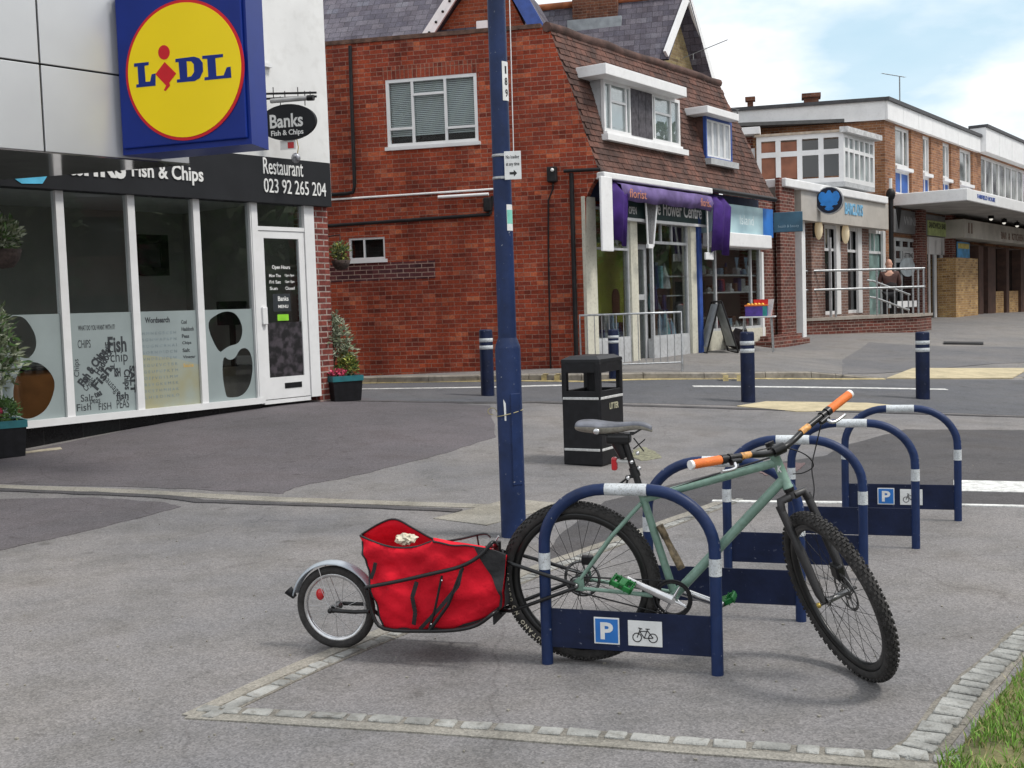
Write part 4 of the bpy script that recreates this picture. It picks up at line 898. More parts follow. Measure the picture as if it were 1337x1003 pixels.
# frame tubes
HB = TM.inverted() @ BM @ Vector((0, -.078, RWH)); HB2 = TM.inverted() @ BM @ Vector((0, .078, RWH))
fr = MB(); hd = Vector((T(650, 728).x, 0, T(650, 728).z))
hl = T(651, 795)
xr = T(490, 800).x; xf = T(640, 800).x; wB = .172
for s_ in (-1, 1):
    y = s_ * wB
    # dropout to basket floor
    fr.tube([(0, s_ * .055, Rt), (.12, s_ * .06, Rt + .0), (xr + .02, s_ * .1, T(500, 806, y).z)], .0095, 10)
    up = [T(478, 767, y), T(520, 759, y), T(560, 750, y), T(600, 741, y), T(625, 727, y), T(638, 712, y)]
    for i, u_ in enumerate(up[3:]): u_.y = y * (1 - .1 * (i + 1))
    fr.tube(cat(up + [Vector((hd.x, 0, hd.z + .05))], 4), .0085, 10)
    lo_p = [T(480, 770, y), T(486, 800, y), T(502, 821, y), T(560, 824, y), T(600, 822, y), T(625, 815, y), T(645, 800, y)]
    fr.tube(cat(lo_p + [Vector((hl.x, 0, hl.z))], 4), .0085, 10)
    fr.tube([T(604, 742, y), T(585, 790, y), T(561, 823, y)], .0075, 10)
    fr.tube([T(577, 752, y), T(568, 795, y), T(560, 823, y)], .0055, 8)
fr.tube([T(478, 767, -wB), T(478, 767, wB)], .008, 8); fr.tube([T(502, 821, -wB), T(502, 821, wB)], .008, 8); fr.tube([T(600, 822, -wB), T(600, 822, wB)], .008, 8)
fr.tube([hl - Vector((0, hl.y, .02)), hd + Vector((0, 0, .07))], .017, 14)
fr.tube(cat([T(567, 709, 0), T(600, 704, 0), T(632, 697, 0), T(641, 702, 0)], 5), .005, 8); fr.tube([T(623, 700, 0), T(625, 712, 0)], .004, 8)
fr.build('trailer_frame', M_blackm, tr)
fkk = MB()
for s_, H_ in ((-1, HB), (1, HB2)):
    fkk.tube(cat([hd + Vector((.02, 0, .03)), hd + Vector((.05, s_ * .05, .0)), hd + Vector((.1, s_ * .075, -.01)), H_ + Vector((0, 0, .008))], 4), .0082, 10)
    fkk.tube([hl + Vector((.015, s_ * .01, -.005)), hl + Vector((.08, s_ * .07, .015)), H_ + Vector((0, 0, -.006))], .0078, 10)
fkk.build('hitch_arms', M_blackm, tr)
MB().tube([T(644, 712, -.03), T(651, 700, -.03)], .004, 8).build('hitch_pin', M_silver, tr)
# the bag: loft of cross sections along x
bagm = pm('red_canvas', (.6, .01, .024), .7, var=.2, sc=5, bump=.9, bsc=7, spec=.12, bd=.03, dirt=.12)
blk = pm('black_canvas', (.012, .012, .014), .7, var=.3, sc=20, bump=.3)
bag = root('cargo_bag', 'open red canvas bag with black trim and straps on the bicycle trailer', 'bag', TM)
yb_ = -.128
cols = []   # (x, zbot, ztop near side, ztop far side)
tops_n = [(470, 700), (492, 709), (518, 715), (545, 714), (566, 707), (590, 712), (609, 714), (640, 720), (657, 728)]
bots = [(502, 820), (506, 822), (522, 823), (545, 823), (566, 823), (590, 822), (609, 818), (636, 808), (652, 796)]
tops_f = [(472, 698), (495, 684), (516, 678), (540, 690), (566, 704), (588, 708), (606, 712), (634, 716), (652, 724)]
nr = 9; vs = []; fs = []; msx = []
rnd = random.Random(2)
rings = []
nlv = 16
for i in range(nr):
    bn = T(*bots[i], yb_); tn = T(*tops_n[i], yb_ * 1.02); tf = T(*tops_f[i], -yb_)
    ring_ = []
    for j in range(nlv + 1):          # near side bottom -> top
        t = j / nlv; p = bn.lerp(tn, t); bul = math.sin(math.pi * min(1, t * 1.0)) * .014; wr = .014 * mnoise.noise((i * .9, t * 5, 1)) + .008 * mnoise.noise((i * 2.1, t * 11, 5))
        p = Vector((p.x, p.y - bul - wr, p.z)); ring_.append(p)
    fb = Vector((bn.x, -yb_, bn.z))
    far_ = []
    for j in range(nlv + 1):
        t = j / nlv; p = fb.lerp(tf, t); bul = math.sin(math.pi * t) * .028; far_.append(Vector((p.x, p.y + bul, p.z)))
    rings.append((ring_, far_))
def catrings(K=5):
    out = []
    for side in (0, 1):
        rows = []
        for j in range(nlv + 1): rows.append(cat([rings[i][side][j] for i in range(nr)], K))
        out.append(rows)
    return out
rows_n, rows_f = catrings(); NC = len(rows_n[0])
bm_ = MB(); 
def add_rows(rows, flip=False):
    vs = [p for r in rows for p in r]; n_ = len(rows[0]); fs = []
    for j in range(len(rows) - 1):
        for i in range(n_ - 1):
            f = (j * n_ + i, j * n_ + i + 1, (j + 1) * n_ + i + 1, (j + 1) * n_ + i); fs.append(f[::-1] if flip else f)
    bm_.add(vs, fs, 0, True)
# wrinkle the near rows
for j, r in enumerate(rows_n):
    for i, p in enumerate(r):
        e = min(1, j / 3, (nlv - j) / 2 + .15); w_ = mnoise.noise((p.x * 8, p.z * 11, 2)) * .03 + mnoise.noise((p.x * 15 + p.z * 16, p.z * 9, 7)) * .018 + (.5 - abs(mnoise.noise((p.x * 6 - p.z * 13, p.x * 3, 4))) * 2) * .014
        p.y -= w_ * e
def st_at(j): return int(NC * (.93 - .17 * max(0, (j - 3)) / (nlv - 3))) if j > 2 else int(NC * .92)
def add_split(rows, flip, front, tgt):
    n_ = len(rows[0]); fs = []
    for j in range(len(rows) - 1):
        for i in range(n_ - 1):
            if (i >= st_at(j)) != front: continue
            f = (j * n_ + i, j * n_ + i + 1, (j + 1) * n_ + i + 1, (j + 1) * n_ + i); fs.append(f[::-1] if flip else f)
    tgt.add([p for r in rows for p in r], fs, 0, True)
for rows in (rows_n, rows_f):
    for r in rows:
        for i, p in enumerate(r): p.y *= 1 - .32 * max(0, i / (NC - 1) - .55) / .45
add_rows(rows_n, False); add_rows(rows_f, True); npn = MB()
def samp(r, f):
    i = min(int(f), len(r) - 2); return r[i].lerp(r[i + 1], f - i)
for rows, sg in ((rows_n, -1), (rows_f, 1)):
    vs = []; K_ = 12
    for j in range(nlv + 1):
        s0_ = (NC - 1) * (.97 - .19 * max(0, (j - 4)) / (nlv - 4))
        if j < 4: s0_ += (4 - j) * -.15
        for k_ in range(K_ + 1): vs.append(samp(rows[j], s0_ + (NC - 1 - s0_) * k_ / K_) + Vector((.002, sg * .009, 0)))
    fs = []
    for j in range(nlv):
        for k_ in range(K_):
            f = (j * (K_ + 1) + k_, j * (K_ + 1) + k_ + 1, (j + 1) * (K_ + 1) + k_ + 1, (j + 1) * (K_ + 1) + k_); fs.append(f if sg < 0 else f[::-1])
    npn.add(vs, fs, 0, True)
# rear end, front end, bottom
def cap_(i, flip):
    k = nlv + 1; a = [rows_n[j][i] for j in range(k)]; b = [rows_f[j][i] for j in range(k)]; vs = a + b; fs = []
    for j in range(k - 1): f = (j, j + 1, k + j + 1, k + j); fs.append(f[::-1] if flip else f)
    bm_.add(vs, fs, 0, True)
cap_(0, False); cap_(NC - 1, True)
vs = rows_n[0] + rows_f[0]; bm_.add(vs, [(i, i + NC, i + 1 + NC, i + 1) for i in range(NC - 1)], 0, False)
# closed top from the middle forward, open at the rear
i_open = int(NC * .5)
top_v = []; 
for i in range(i_open, NC):
    a, b = rows_n[nlv][i], rows_f[nlv][i]; top_v += [a, a.lerp(b, .5) + Vector((0, 0, .012)), b]
k = NC - i_open; bm_.add(top_v, [(3 * i + j, 3 * i + j + 1, 3 * i + 4 + j, 3 * i + 3 + j) for i in range(k - 1) for j in (0, 1)], 0, True)
bo = bm_.build('bag_body', bagm, bag); bsol = bo.modifiers.new('s', 'SOLIDIFY'); bsol.thickness = .003; bsol.offset = 1
# lining floor so the open mouth is not bottomless
fl = MB(); zf = rows_n[8]
fl.add([rows_n[8][i] + Vector((0, .02, 0)) for i in range(0, i_open + 1)] + [rows_f[8][i] + Vector((0, -.02, 0)) for i in range(0, i_open + 1)], [(i, i + 1, i_open + 2 + i, i_open + 1 + i) for i in range(i_open)]); fl.build('lining', pm('dark_red_lining', (.2, .008, .014), .8, var=.3), bag)
# trim around the mouth
mo = [rows_n[nlv][i] for i in range(0, i_open + 1)] + [rows_f[nlv][i] for i in range(i_open, -1, -1)]
MB().tube(mo, .0045, 7, closed=True).build('mouth_trim', blk, bag)
MB().tube([p + Vector((0, -.006, 0)) for p in rows_n[nlv][i_open:]], .004, 6).build('top_trim', blk, bag)
# black nose panel
fa = [rows_n[j][NC - 1] + Vector((.013, -.01, 0)) for j in range(nlv + 1)]; fb_ = [rows_f[j][NC - 1] + Vector((.013, .01, 0)) for j in range(nlv + 1)]
npn.add(fa + fb_, [(j, j + 1, nlv + 2 + j, nlv + 1 + j) for j in range(nlv)], 0, True)
npn.rbox(T(640, 740, -.09) + Vector((0, 0, -.0)), T(662, 800, .09), .02); npn.rbox(T(655, 725, -.05), T(668, 760, .05), .015)
npn.build('nose_panel', blk, bag)
# bottom black edging
npn_done = 1; be = MB(); vsb = []
for i in range(NC):
    h_ = .012 + .03 * max(0, (i / NC - .72) / .28) + .01 * math.sin(i * .7); a = rows_n[0][i]; b = rows_n[1][i]
    vsb += [a + Vector((0, -.006, -.003)), a.lerp(b, min(1, h_ / .035)) + Vector((0, -.008, 0))]
be.add(vsb, [(2 * i, 2 * i + 2, 2 * i + 3, 2 * i + 1) for i in range(NC - 1)], 0, True)
be.tube([rows_n[j][0] + Vector((0, -.004, 0)) for j in range(nlv)], .004, 6); be.build('base_trim', blk, bag)
# strap and toggles
def strap(P_, w=.012):
    stp_ = MB()
    for a, b in zip(P_, P_[1:]):
        d_ = (b - a).normalized(); s_ = d_.cross(Vector((0, 1, 0))).normalized() * w; stp_.add([a + s_, a - s_, b - s_, b + s_, a + s_ + Vector((0, .003, 0)), a - s_ + Vector((0, .003, 0)), b - s_ + Vector((0, .003, 0)), b + s_ + Vector((0, .003, 0))], [(0, 1, 2, 3), (4, 7, 6, 5), (0, 4, 5, 1), (1, 5, 6, 2), (2, 6, 7, 3), (3, 7, 4, 0)])
    stp_.build('strap', blk, bag)
vS = -.178
strap([T(544, 760, vS), T(538, 780, vS), T(542, 800, vS + .01), T(540, 816, vS + .02)], .009)
strap([T(484, 756, vS + .02), T(488, 745, vS + .02), T(490, 735, vS + .02)], .008)
strap([T(548, 822, vS + .02), T(575, 793, vS), T(598, 765, vS), T(602, 745, vS)], .008)
# crumpled white plastic bag peeking out
pw = root('plastic_wrapper', 'crumpled cream plastic wrapper poking out of the open red bag', 'wrapper', TM)
pbm = MB(); bmx = bmesh.new(); bmesh.ops.create_icosphere(bmx, subdivisions=3, radius=1); cc = T(530, 704, -.07)
for v in bmx.verts:
    c = v.co.copy(); f = 1 + .55 * mnoise.noise(c * 2.2) + .25 * mnoise.noise(c * 5); v.co = cc + Vector((c.x * .045, c.y * .03, c.z * .024)) * f
bmx.verts.index_update(); pbm.add([v.co.copy() for v in bmx.verts], [[v.index for v in f.verts] for f in bmx.faces], 0, False); bmx.free(); pbm.build('crumpled_plastic', pm('cream_plastic', (.6, .55, .42), .45, var=.2, sc=40), pw)
# bolts
for q in ((577, 758), (563, 815)): MB().ball(T(*q, -.182), .004).build('bolt', M_silver, tr)
# ------------------------------------------------------------------ restaurant on the left
M_wframe = pm('white_upvc', (.74, .74, .74), .32, var=.04, sc=3, dirt=.06)
M_wall_w = pm('white_render', (.72, .72, .71), .8, var=.05, sc=1.5, dirt=.12, bump=.1)
M_grey_board = pm('charcoal_fascia', (.016, .017, .02), .6, var=.12, sc=3, spec=.25)
M_glass = glassm('window_glass', (.9, .93, .93)); M_gl_dark = pm('dark_glass', (.012, .014, .015), .06, var=.5, sc=1.2, spec=.9)
M_int = pm('interior_wall', (.32, .31, .28), .8, var=.15, sc=1); M_intf = pm('interior_floor', (.16, .13, .1), .7, var=.2, sc=2)
M_letw = pm('letter_white', (.78, .78, .76), .45, var=.04)
M_brickS = brick('brick_dark_red', (.24, .06, .045), (.17, .045, .04), (.36, .3, .27), mort=.009, sc2=2, dk=.3)
M_tile_blk = brick('black_plinth_tile', (.012, .013, .014), (.016, .016, .018), (.03, .03, .03), bw=.45, rh=.45, mort=.004, rough=.25, bump=.1, off=0)
def wallbox(F, mb, x0, x1, z0, z1, y0, y1): mb.box((x0, y0, z0), (x1, y1, z1))
SF = facade(403, 521, 14.9, 1893); SX_ = lambda px, py, v=0: SF.x(px, py, v); SZ = lambda px, py, v=0: SF.z(px, py, v)
shop = root('restaurant_building', 'white rendered restaurant with long shop window and charcoal fascia on the left', 'building', SF.M)
zs = SZ(330, 520) ; zt_ = SZ(330, 262); xL = SX_(-260, 430); xE = SX_(431, 400)
zg0 = -.4
posts = [SX_(-12, 400), SX_(83, 400), SX_(175.5, 400), SX_(260, 400), SX_(333, 400)]
step = posts[2] - posts[1]; posts = [posts[0] - step] + posts
xDl, xDr = SX_(334, 400), SX_(399, 400)
# plinth
MB().box((xL, .03, zg0), (xDl + .05, .4, zs - .07)).build('plinth', M_tile_blk, shop)
# window frame
def frame_bars(mb, x0, x1, z0, z1, w, y0, y1, xs=(), zs_=(), wm=None):
    wm = wm or w
    mb.box((x0, y0, z0), (x1, y1, z0 + w)); mb.box((x0, y0, z1 - w), (x1, y1, z1)); mb.box((x0, y0, z0 + w), (x0 + w, y1, z1 - w)); mb.box((x1 - w, y0, z0 + w), (x1, y1, z1 - w))
    for x in xs: mb.box((x - wm / 2, y0 + .002, z0 + w), (x + wm / 2, y1 - .002, z1 - w))
    for z in zs_: mb.box((x0 + w, y0 + .004, z - wm / 2), (x1 - w, y1 - .004, z + wm / 2))
zfilm = SZ(300, 404)
mb = MB(); fy0, fy1 = -.04, .05
mb.box((posts[0], fy0 - .02, zs - .075), (xDl, fy1, zs)); mb.box((posts[0], fy0, zt_ - .02), (xE - .26, fy1, zt_ + .07))
for x in posts: mb.box((x - .045, fy0, zs), (x + .045, fy1, zt_ - .02)); 
wfo = mb.build('window_frame', M_wframe, shop)
film_m = pm('frosted_film', (.26, .305, .305), .55, var=.07, sc=2, bump=.05)
ink2 = pm('film_print', (.03, .035, .04), .6, var=.3, sc=20); ink3 = pm('film_print_pale', (.2, .25, .27), .6, var=.2); ink_o = pm('film_print_orange', (.6, .38, .1), .6)
def chaikin(p, n=2):
    for _ in range(n): p = [q for i in range(len(p)) for q in (((p[i][0] * .75 + p[(i + 1) % len(p)][0] * .25), (p[i][1] * .75 + p[(i + 1) % len(p)][1] * .25)), ((p[i][0] * .25 + p[(i + 1) % len(p)][0] * .75), (p[i][1] * .25 + p[(i + 1) % len(p)][1] * .75)))]
    return p
for k in range(len(posts) - 1):
    a, b = posts[k] + .045, posts[k + 1] - .045
    po = MB().box((a, .004, zs), (b, .010, zt_ - .02)).build('pane', M_glass, wfo)
    holes = []
    H = zfilm - zs; Wd = b - a
    def P2(pts): return [(a + Wd * u, zs + H * w) for u, w in pts]
    if k in (1,):   # leaf shapes cut out of the film
        holes = [P2([(.18, .99), (.4, .99), (.52, .9), (.6, .78), (.58, .66), (.45, .58), (.30, .62), (.12, .74), (.02, .86)]),
                 P2([(.18, .32), (.33, .52), (.48, .56), (.66, .53), (.82, .42), (.86, .3), (.72, .1), (.5, .02), (.3, .02), (.2, .12)])]
    if k == 4:
        holes = [P2([(.04, .86), (.3, .96), (.5, .985), (.66, .95), (.76, .85), (.78, .74), (.7, .62), (.5, .6), (.4, .57), (.27, .52)]),
                 P2([(.36, .5), (.47, .44), (.6, .46), (.7, .56), (.84, .57), (.93, .5), (.96, .34), (.88, .14), (.7, .03), (.42, .03), (.37, .06), (.32, .3)])]
    holes = [chaikin(h_) for h_ in holes]
    fm = MB().prism([(a, zs), (b, zs), (b, zfilm), (a, zfilm)], -.002, .002, holes=holes).build('frosted_film', film_m, wfo)
    if k == 2:
        t = MB(); rnd = random.Random(4)
        t.text('WHAT DO YOU WANT WITH IT?', a + .14 * Wd, a + .72 * Wd, zs + .83 * H, zs + .88 * H, -.003, .001, off=.01)
        words = [('CHIPS', .18, .68, .2, .08, 0), ('Fish', .70, .66, .3, .16, 0), ('chip', .72, .52, .28, .14, 0), ('Fish & Chips', .30, .44, .62, .12, 50), ('Haddock', .47, .5, .42, .08, 55), ('Fish', .42, .34, .38, .1, 48), ('Chips', .05, .45, .25, .07, 90), ('Salt', .18, .15, .2, .07, 0), ('Fish', .12, .06, .22, .07, 0), ('CHIPS', .22, .28, .2, .08, 30), ('Chips', .82, .3, .3, .09, -90), ('SALT', .92, .3, .4, .06, -90), ('fish', .74, .14, .2, .07, 0), ('PEAS', .74, .06, .2, .09, 0), ('Sausage', .58, .25, .35, .09, -50), ('cod', .6, .44, .08, .06, 0), ('ISH', .68, .38, .1, .09, 0), ('PIE', .55, .8 - .16, .14, .06, 90), ('tea', .35, .18, .12, .06, 20), ('peas', .3, .1, .16, .06, 0), ('FISH', .45, .05, .2, .07, 0)]
        for (w_, u, v_, ww, hh, rt_) in words: t.text(w_, a + Wd * u - Wd * ww / 2 + .03, a + Wd * u + Wd * ww / 2 + .03, zs + H * v_ - H * hh / 2 + .02, zs + H * v_ + H * hh / 2 + .02, -.003, .001, off=rnd.choice([0, .03, .05]), rot=R(rt_))
        t.build('film_lettering', ink2, wfo)
    if k == 3:
        t = MB(); t.text('Wordsearch', a + .1 * Wd, a + .52 * Wd, zs + .88 * H, zs + .94 * H, -.003, .001, off=.03)
        for i, w_ in enumerate(('Cod', 'Haddock', 'Peas', 'Chips', 'Salt', 'Vinegar')): t.text(w_, a + .72 * Wd, a + (.72 + .032 * len(w_)) * Wd, zs + (.86 - i * .075) * H, zs + (.9 - i * .075) * H, -.003, .001, off=.02)
        t.build('film_lettering', ink2, wfo)
        t = MB(); rnd = random.Random(8)
        for r_ in range(11):
            s_ = ''.join(rnd.choice('ABCDEFGHIKLMNOPRSTUVW') + ' ' for _ in range(9)).strip(); t.text(s_, a + .04 * Wd, a + .62 * Wd, zs + (.76 - r_ * .066) * H, zs + (.79 - r_ * .066) * H, -.003, .001)
        t.build('film_lettering', ink3, wfo)
        t = MB(); t.text('Sauce', a + .72 * Wd, a + .9 * Wd, zs + .4 * H, zs + .44 * H, -.003, .001, off=.02); t.build('film_lettering', ink_o, wfo)
        MB().prism([(a, zs), (b, zs), (b, zs + .42 * H), (a + .6 * Wd, zs + .5 * H), (a, zs + .56 * H)], -.0026, -.0021).build('film_light_tint', pm('yellow_light_tint', (.36, .34, .2), .6, c2=(.3, .35, .33), sc=2), wfo)  # yellowish light through the film, painted as a thin tinted sheet
# door with transom
zb = SZ(366, 520); zdt = SZ(366, 302); 
mb = MB(); mb.box((xDl - .04, fy0 - .01, zs - .075), (xDl + .05, fy1, zt_ - .02)); mb.box((xDr, fy0 - .01, zb - .02), (SX_(411.5, 400), fy1, zt_ - .02)); mb.box((xDl + .05, fy0, zdt), (xDr, fy1, zdt + .05)); mb.box((xDl + .05, fy0 + .01, zb - .06), (xDr, fy1 + .3, zb - .01)); mb.build('door_frame', M_wframe, shop)
MB().box((xDl + .05, .005, zdt + .05), (xDr, .012, zt_ - .02)).build('transom_pane', M_glass, shop)
d = MB(); x0, x1 = xDl + .055, xDr - .005; z0, z1 = zb, zdt - .005
d.box((x0, -.03, z0), (x1, .02, z0 + .27)); d.box((x0, -.03, z1 - .09), (x1, .02, z1)); d.box((x0, -.03, z0 + .27), (x0 + .09, .02, z1 - .09)); d.box((x1 - .09, -.03, z0 + .27), (x1, .02, z1 - .09))
do = d.build('door', M_wframe, shop); zm = SZ(366, 421)
MB().box((x0 + .09, -.006, z0 + .27), (x1 - .09, .0, z1 - .09)).build('pane', M_glass, do)
MB().box((x0 + .09, -.012, z0 + .27), (x1 - .09, -.009, zm)).build('patterned_film', pm('floral_film', (.012, .011, .013), .45, var=.3, sc=9, c2=(.06, .05, .06), lo=.45, hi=.62), do)
MB().rbox((x0 - .01, -.075, zm - .02), (x0 + .07, -.035, zm + .2), .01).build('handle', M_wframe, do)
lp_ = MB(); lp_.rbox((x0 + .32, -.036, z0 + .12), (x0 + .6, -.031, z0 + .19), .004); lpo = lp_.build('letter_plate', M_black, do)
t = MB(); xm = (x0 + x1) / 2 - .02
t.text('Open Hours', xm - .13, xm + .16, zm + .66, zm + .72, -.0075, .001, off=.02)
for i in range(3): t.text(['Mon Thu', 'Fri Sat', 'Sun'][i], xm - .18, xm + .0 - .06 * (i == 2), zm + .57 - i * .08, zm + .61 - i * .08, -.0075, .001, off=.01); t.text(['12pm 9pm', '12pm 10pm', 'Closed'][i], xm + .07, xm + .22, zm + .57 - i * .08, zm + .61 - i * .08, -.0075, .001, off=.01)
t.build('lettering', M_letw, do)
po = MB().box((xm - .14, -.009, zm + .14), (xm + .14, -.0075, zm + .36)).build('poster', pm('dark_poster', (.02, .025, .03), .5), do)
t = MB(); t.text('Banks', xm - .06, xm + .11, zm + .27, zm + .33, -.0095, .001, off=.02); t.text('MENU', xm - .06, xm + .1, zm + .18, zm + .22, -.0095, .001, off=.02); t.build('poster_lettering', M_letw, do)
MB().box((xm - .08, -.009, zm + .02), (xm + .1, -.0075, zm + .1)).build('green_sticker', pm('lime', (.25, .6, .03), .5), do)
# brick pier and upper walls
xW = SX_(430, 100)
pr = MB(); pr.box((SX_(411.5, 400), -.02, zg0), (xE, 6, zt_ + .07)); pr.build('brick_pier', M_brickS, shop)
ztop = 7.4
MB().box((xL, .06, zt_ + .07), (xW, 7, ztop)).build('upper_wall', M_wall_w, shop)
mb = MB(); xw0, xw1 = SX_(318, 60), SX_(350, 60); zw0 = SZ(350, 82)
mb.box((xw0, .0, zw0 - .05), (xw1 + .06, .058, zw0)); frame_bars(mb, xw0, xw1, zw0, zw0 + 1.4, .06, .02, .058); wo_ = mb.build('upper_window', M_wframe, shop)
MB().box((xw0 + .05, .05, zw0 + .05), (xw1 - .05, .057, zw0 + 1.35)).build('pane', M_gl_dark, wo_)
# fascia
zf0 = SZ(430, 270, -.12); zf1 = SZ(430, 213, -.12); xf0 = SX_(-260, 230, -.12); xf1 = SX_(432, 240, -.12)
fb = MB().rbox((xf0, -.12, zf0), (xf1, .055, zf1), .004); fbo = fb.build('fascia', M_grey_board, shop)
def ftext(body, xa, ya, xb, yb, hh=None, mat=M_letw, off=.02, name='lettering', z0p=None, z1p=None):
    m = MB(); m.text(body, SX_(xa, ya, -.12), SX_(xb, yb, -.12), z0p, z1p, -.12, .012, off=off); return m.build(name, mat, fbo)
zl0 = SZ(265, 244, -.12); ftext('Fish & Chips', 172, 235, 265, 235, z0p=SZ(220, 240, -.12), z1p=SZ(220, 215, -.12), off=.02)
ftext('Banks', 66, 225, 164, 230, z0p=SZ(120, 231, -.12), z1p=SZ(120, 186, -.12), off=.02)
ftext('Restaurant', 343, 215, 395, 225, z0p=SZ(368, 229, -.12), z1p=SZ(368, 208, -.12), off=0.0)
ftext('023 92 265 204', 344, 240, 425, 250, z0p=SZ(384, 254, -.12), z1p=SZ(384, 236, -.12), off=0.0)
MB().prism([(SX_(18, 236, -.12), SZ(18, 233, -.12)), (SX_(28, 240, -.12), SZ(30, 240, -.12)), (SX_(55, 240, -.12), SZ(55, 240, -.12)), (SX_(62, 230, -.12), SZ(62, 229, -.12))], -.128, -.121).build('blue_logo_shape', pm('sky_blue', (.1, .5, .75), .5), fbo)
# interior
inn = MB(); inn.box((xL + .1, 2.6, zs - .3), (xE - .3, 2.7, zt_ + .3)); inn.box((xL + .1, .3, zt_ + .1), (xE - .3, 3.6, zt_ + .2)); inn.box((xE - .4, .3, zs - .3), (xE - .3, 3.6, zt_ + .1)); inn.box((posts[1] - .3, 1.4, zs - .3), (posts[1] - .22, 3.6, zt_ + .1))
inn.build('interior_wall', M_int, shop); MB().box((xL + .1, .3, zs - .42), (xE - .3, 3.6, zs - .3)).build('interior_floor', M_intf, shop)
# things inside
F3 = 3.58
F3 = 2.58
x0, z1 = SF.x(168, 306, F3), SF.z(168, 306, F3); x1, z0 = SF.x(219, 360, F3), SF.z(219, 360, F3)
pf = root('picture_frame', 'large black framed picture on the wall inside the restaurant', 'picture', SF.M)
mb = MB(); frame_bars(mb, x0, x1, z0, z1, .12, F3 - .05, F3); mb.build('frame', M_black, pf); MB().box((x0 + .12, F3 - .02, z0 + .12), (x1 - .12, F3 - .01, z1 - .12)).build('print', pm('dim_print', (.03, .03, .035), .3, var=.5, sc=3), pf)
cv = .7; c0 = SF.h(26, 545, cv); c1 = SF.h(76, 482, cv)
cc_ = root('wooden_counter', 'orange brown wooden counter behind the leaf-cut frosted glass', 'counter', SF.M)
MB().rbox((c0.x, cv, zs - .3), (c1.x, cv + .5, c1.z), .01).build('cabinet', pm('oak_veneer', (.38, .15, .05), .5, var=.25, sc=3), cc_); MB().rbox((c0.x - .03, cv - .03, c1.z), (c1.x + .03, cv + .53, c1.z + .03), .005).build('worktop', pm('dark_worktop', (.03, .025, .02), .4), cc_)
cv = 1.2; c0 = SF.h(287, 425, cv); c1 = SF.h(322, 393, cv)
tl = root('till_screen', 'black till screen standing behind the fourth restaurant window', 'till', SF.M)
MB().rbox((c0.x, cv, c0.z), (c1.x, cv + .06, c1.z), .01).build('screen', M_black, tl); MB().box(((c0.x + c1.x) / 2 - .04, cv + .02, zs - .1), ((c0.x + c1.x) / 2 + .04, cv + .05, c0.z)).build('stand', M_black, tl)
MB().rbox((c0.x - .35, cv - .2, zs - .3), (c1.x + .35, cv + .4, zs + .35), .01).build('desk', pm('beige_desk', (.2, .17, .13), .6), tl)
# hanging oval sign
hv_ = SF.h(352, 158, -.1); spY = SF.w((hv_.x, -.1, 0)).y
dl = ray(-4600, 575); ha = math.atan2(-dl.y, -dl.x)
o = at(352, 125, spY + .05); HS = Fr(Matrix.Translation((o.x, o.y, 0)) @ rotz(ha))
hs_ = root('hanging_sign', 'black oval shop sign with white lettering hanging from an iron bracket on the white wall', 'sign', HS.M)
mb = MB(); xa = HS.x(330, 125); xb = HS.x(413, 122)
for (ya, yb2) in ((121, 121), (128, 126)): mb.tube([(xa, 0, HS.z(352, ya)), (xb, 0, HS.z(413, yb2))], .014, 8)
for px in (357, 372, 389, 398, 405): mb.tube([(HS.x(px, 125), 0, HS.z(px, 129)), (HS.x(px, 125), 0, HS.z(px, 114 if px in (357, 389) else 119))], .006, 6)
for px in (366, 398): mb.tube([(HS.x(px, 130), 0, HS.z(px, 126)), (HS.x(px, 130), 0, HS.z(px, 138))], .006, 6)
mb.build('bracket', M_blackm, hs_)
lm = MB(); lm.tube([(HS.x(356, 131), -.05, HS.z(356, 133)), (HS.x(404, 131), -.05, HS.z(404, 129))], .03, 10); lm.build('lamp_tube', pm('grey_tube', (.4, .4, .4), .4, .3), hs_)
MB().tube([(HS.x(404, 131), -.05, HS.z(404, 129)), (HS.x(412, 131), -.05, HS.z(412, 128.5))], .036, 10).build('tube_cap', M_blackm, hs_)
cx, cz = HS.x(376, 158), HS.z(376, 160); rx_, rz_ = HS.x(413, 158) - cx, HS.z(376, 136.5) - HS.z(376, 160)
MB().prism([(cx + rx_ * math.cos(R(a)), cz + rz_ * math.sin(R(a))) for a in range(0, 360, 8)], -.03, .03).build('oval_board', M_grey_board, hs_)
mb = MB(); mb.text('Banks', HS.x(354, 160), HS.x(397, 160), HS.z(376, 167), HS.z(376, 149), -.03, .006, off=.02); mb.text('Fish & Chips', HS.x(355, 160), HS.x(397, 160), HS.z(376, 179), HS.z(376, 170), -.03, .006, off=.015); mb.build('lettering', M_letw, hs_)
sw = root('wind_spinner', 'small red and white striped ornament hanging below the oval sign', 'ornament', HS.M)
mb = MB(); cx, cz = HS.x(388, 200), HS.z(388, 203); mb.tube([(cx, 0, HS.z(390, 180)), (cx + .02, 0, cz + .1), (cx, 0, cz)], .006, 6); mb.build('hanger', pm('gold_wire', (.5, .35, .1), .4, .6), sw)
mb = MB(); mb.ball((cx - .02, 0, cz - .03), (.06, .045, .065)); mb.build('ball', pm('silver_ball', (.3, .3, .32), .3, .6, var=.7, sc=25), sw)
mb = MB(); xa = HS.x(366, 190); mb.box((xa, -.004, HS.z(370, 196)), (HS.x(386, 190), .004, HS.z(370, 184))); mb.build('pennant', M_letw, sw); MB().box((HS.x(376, 190), -.008, HS.z(376, 194)), (HS.x(384, 190), -.005, HS.z(376, 186))).build('pennant_stripe', M_redl, sw)
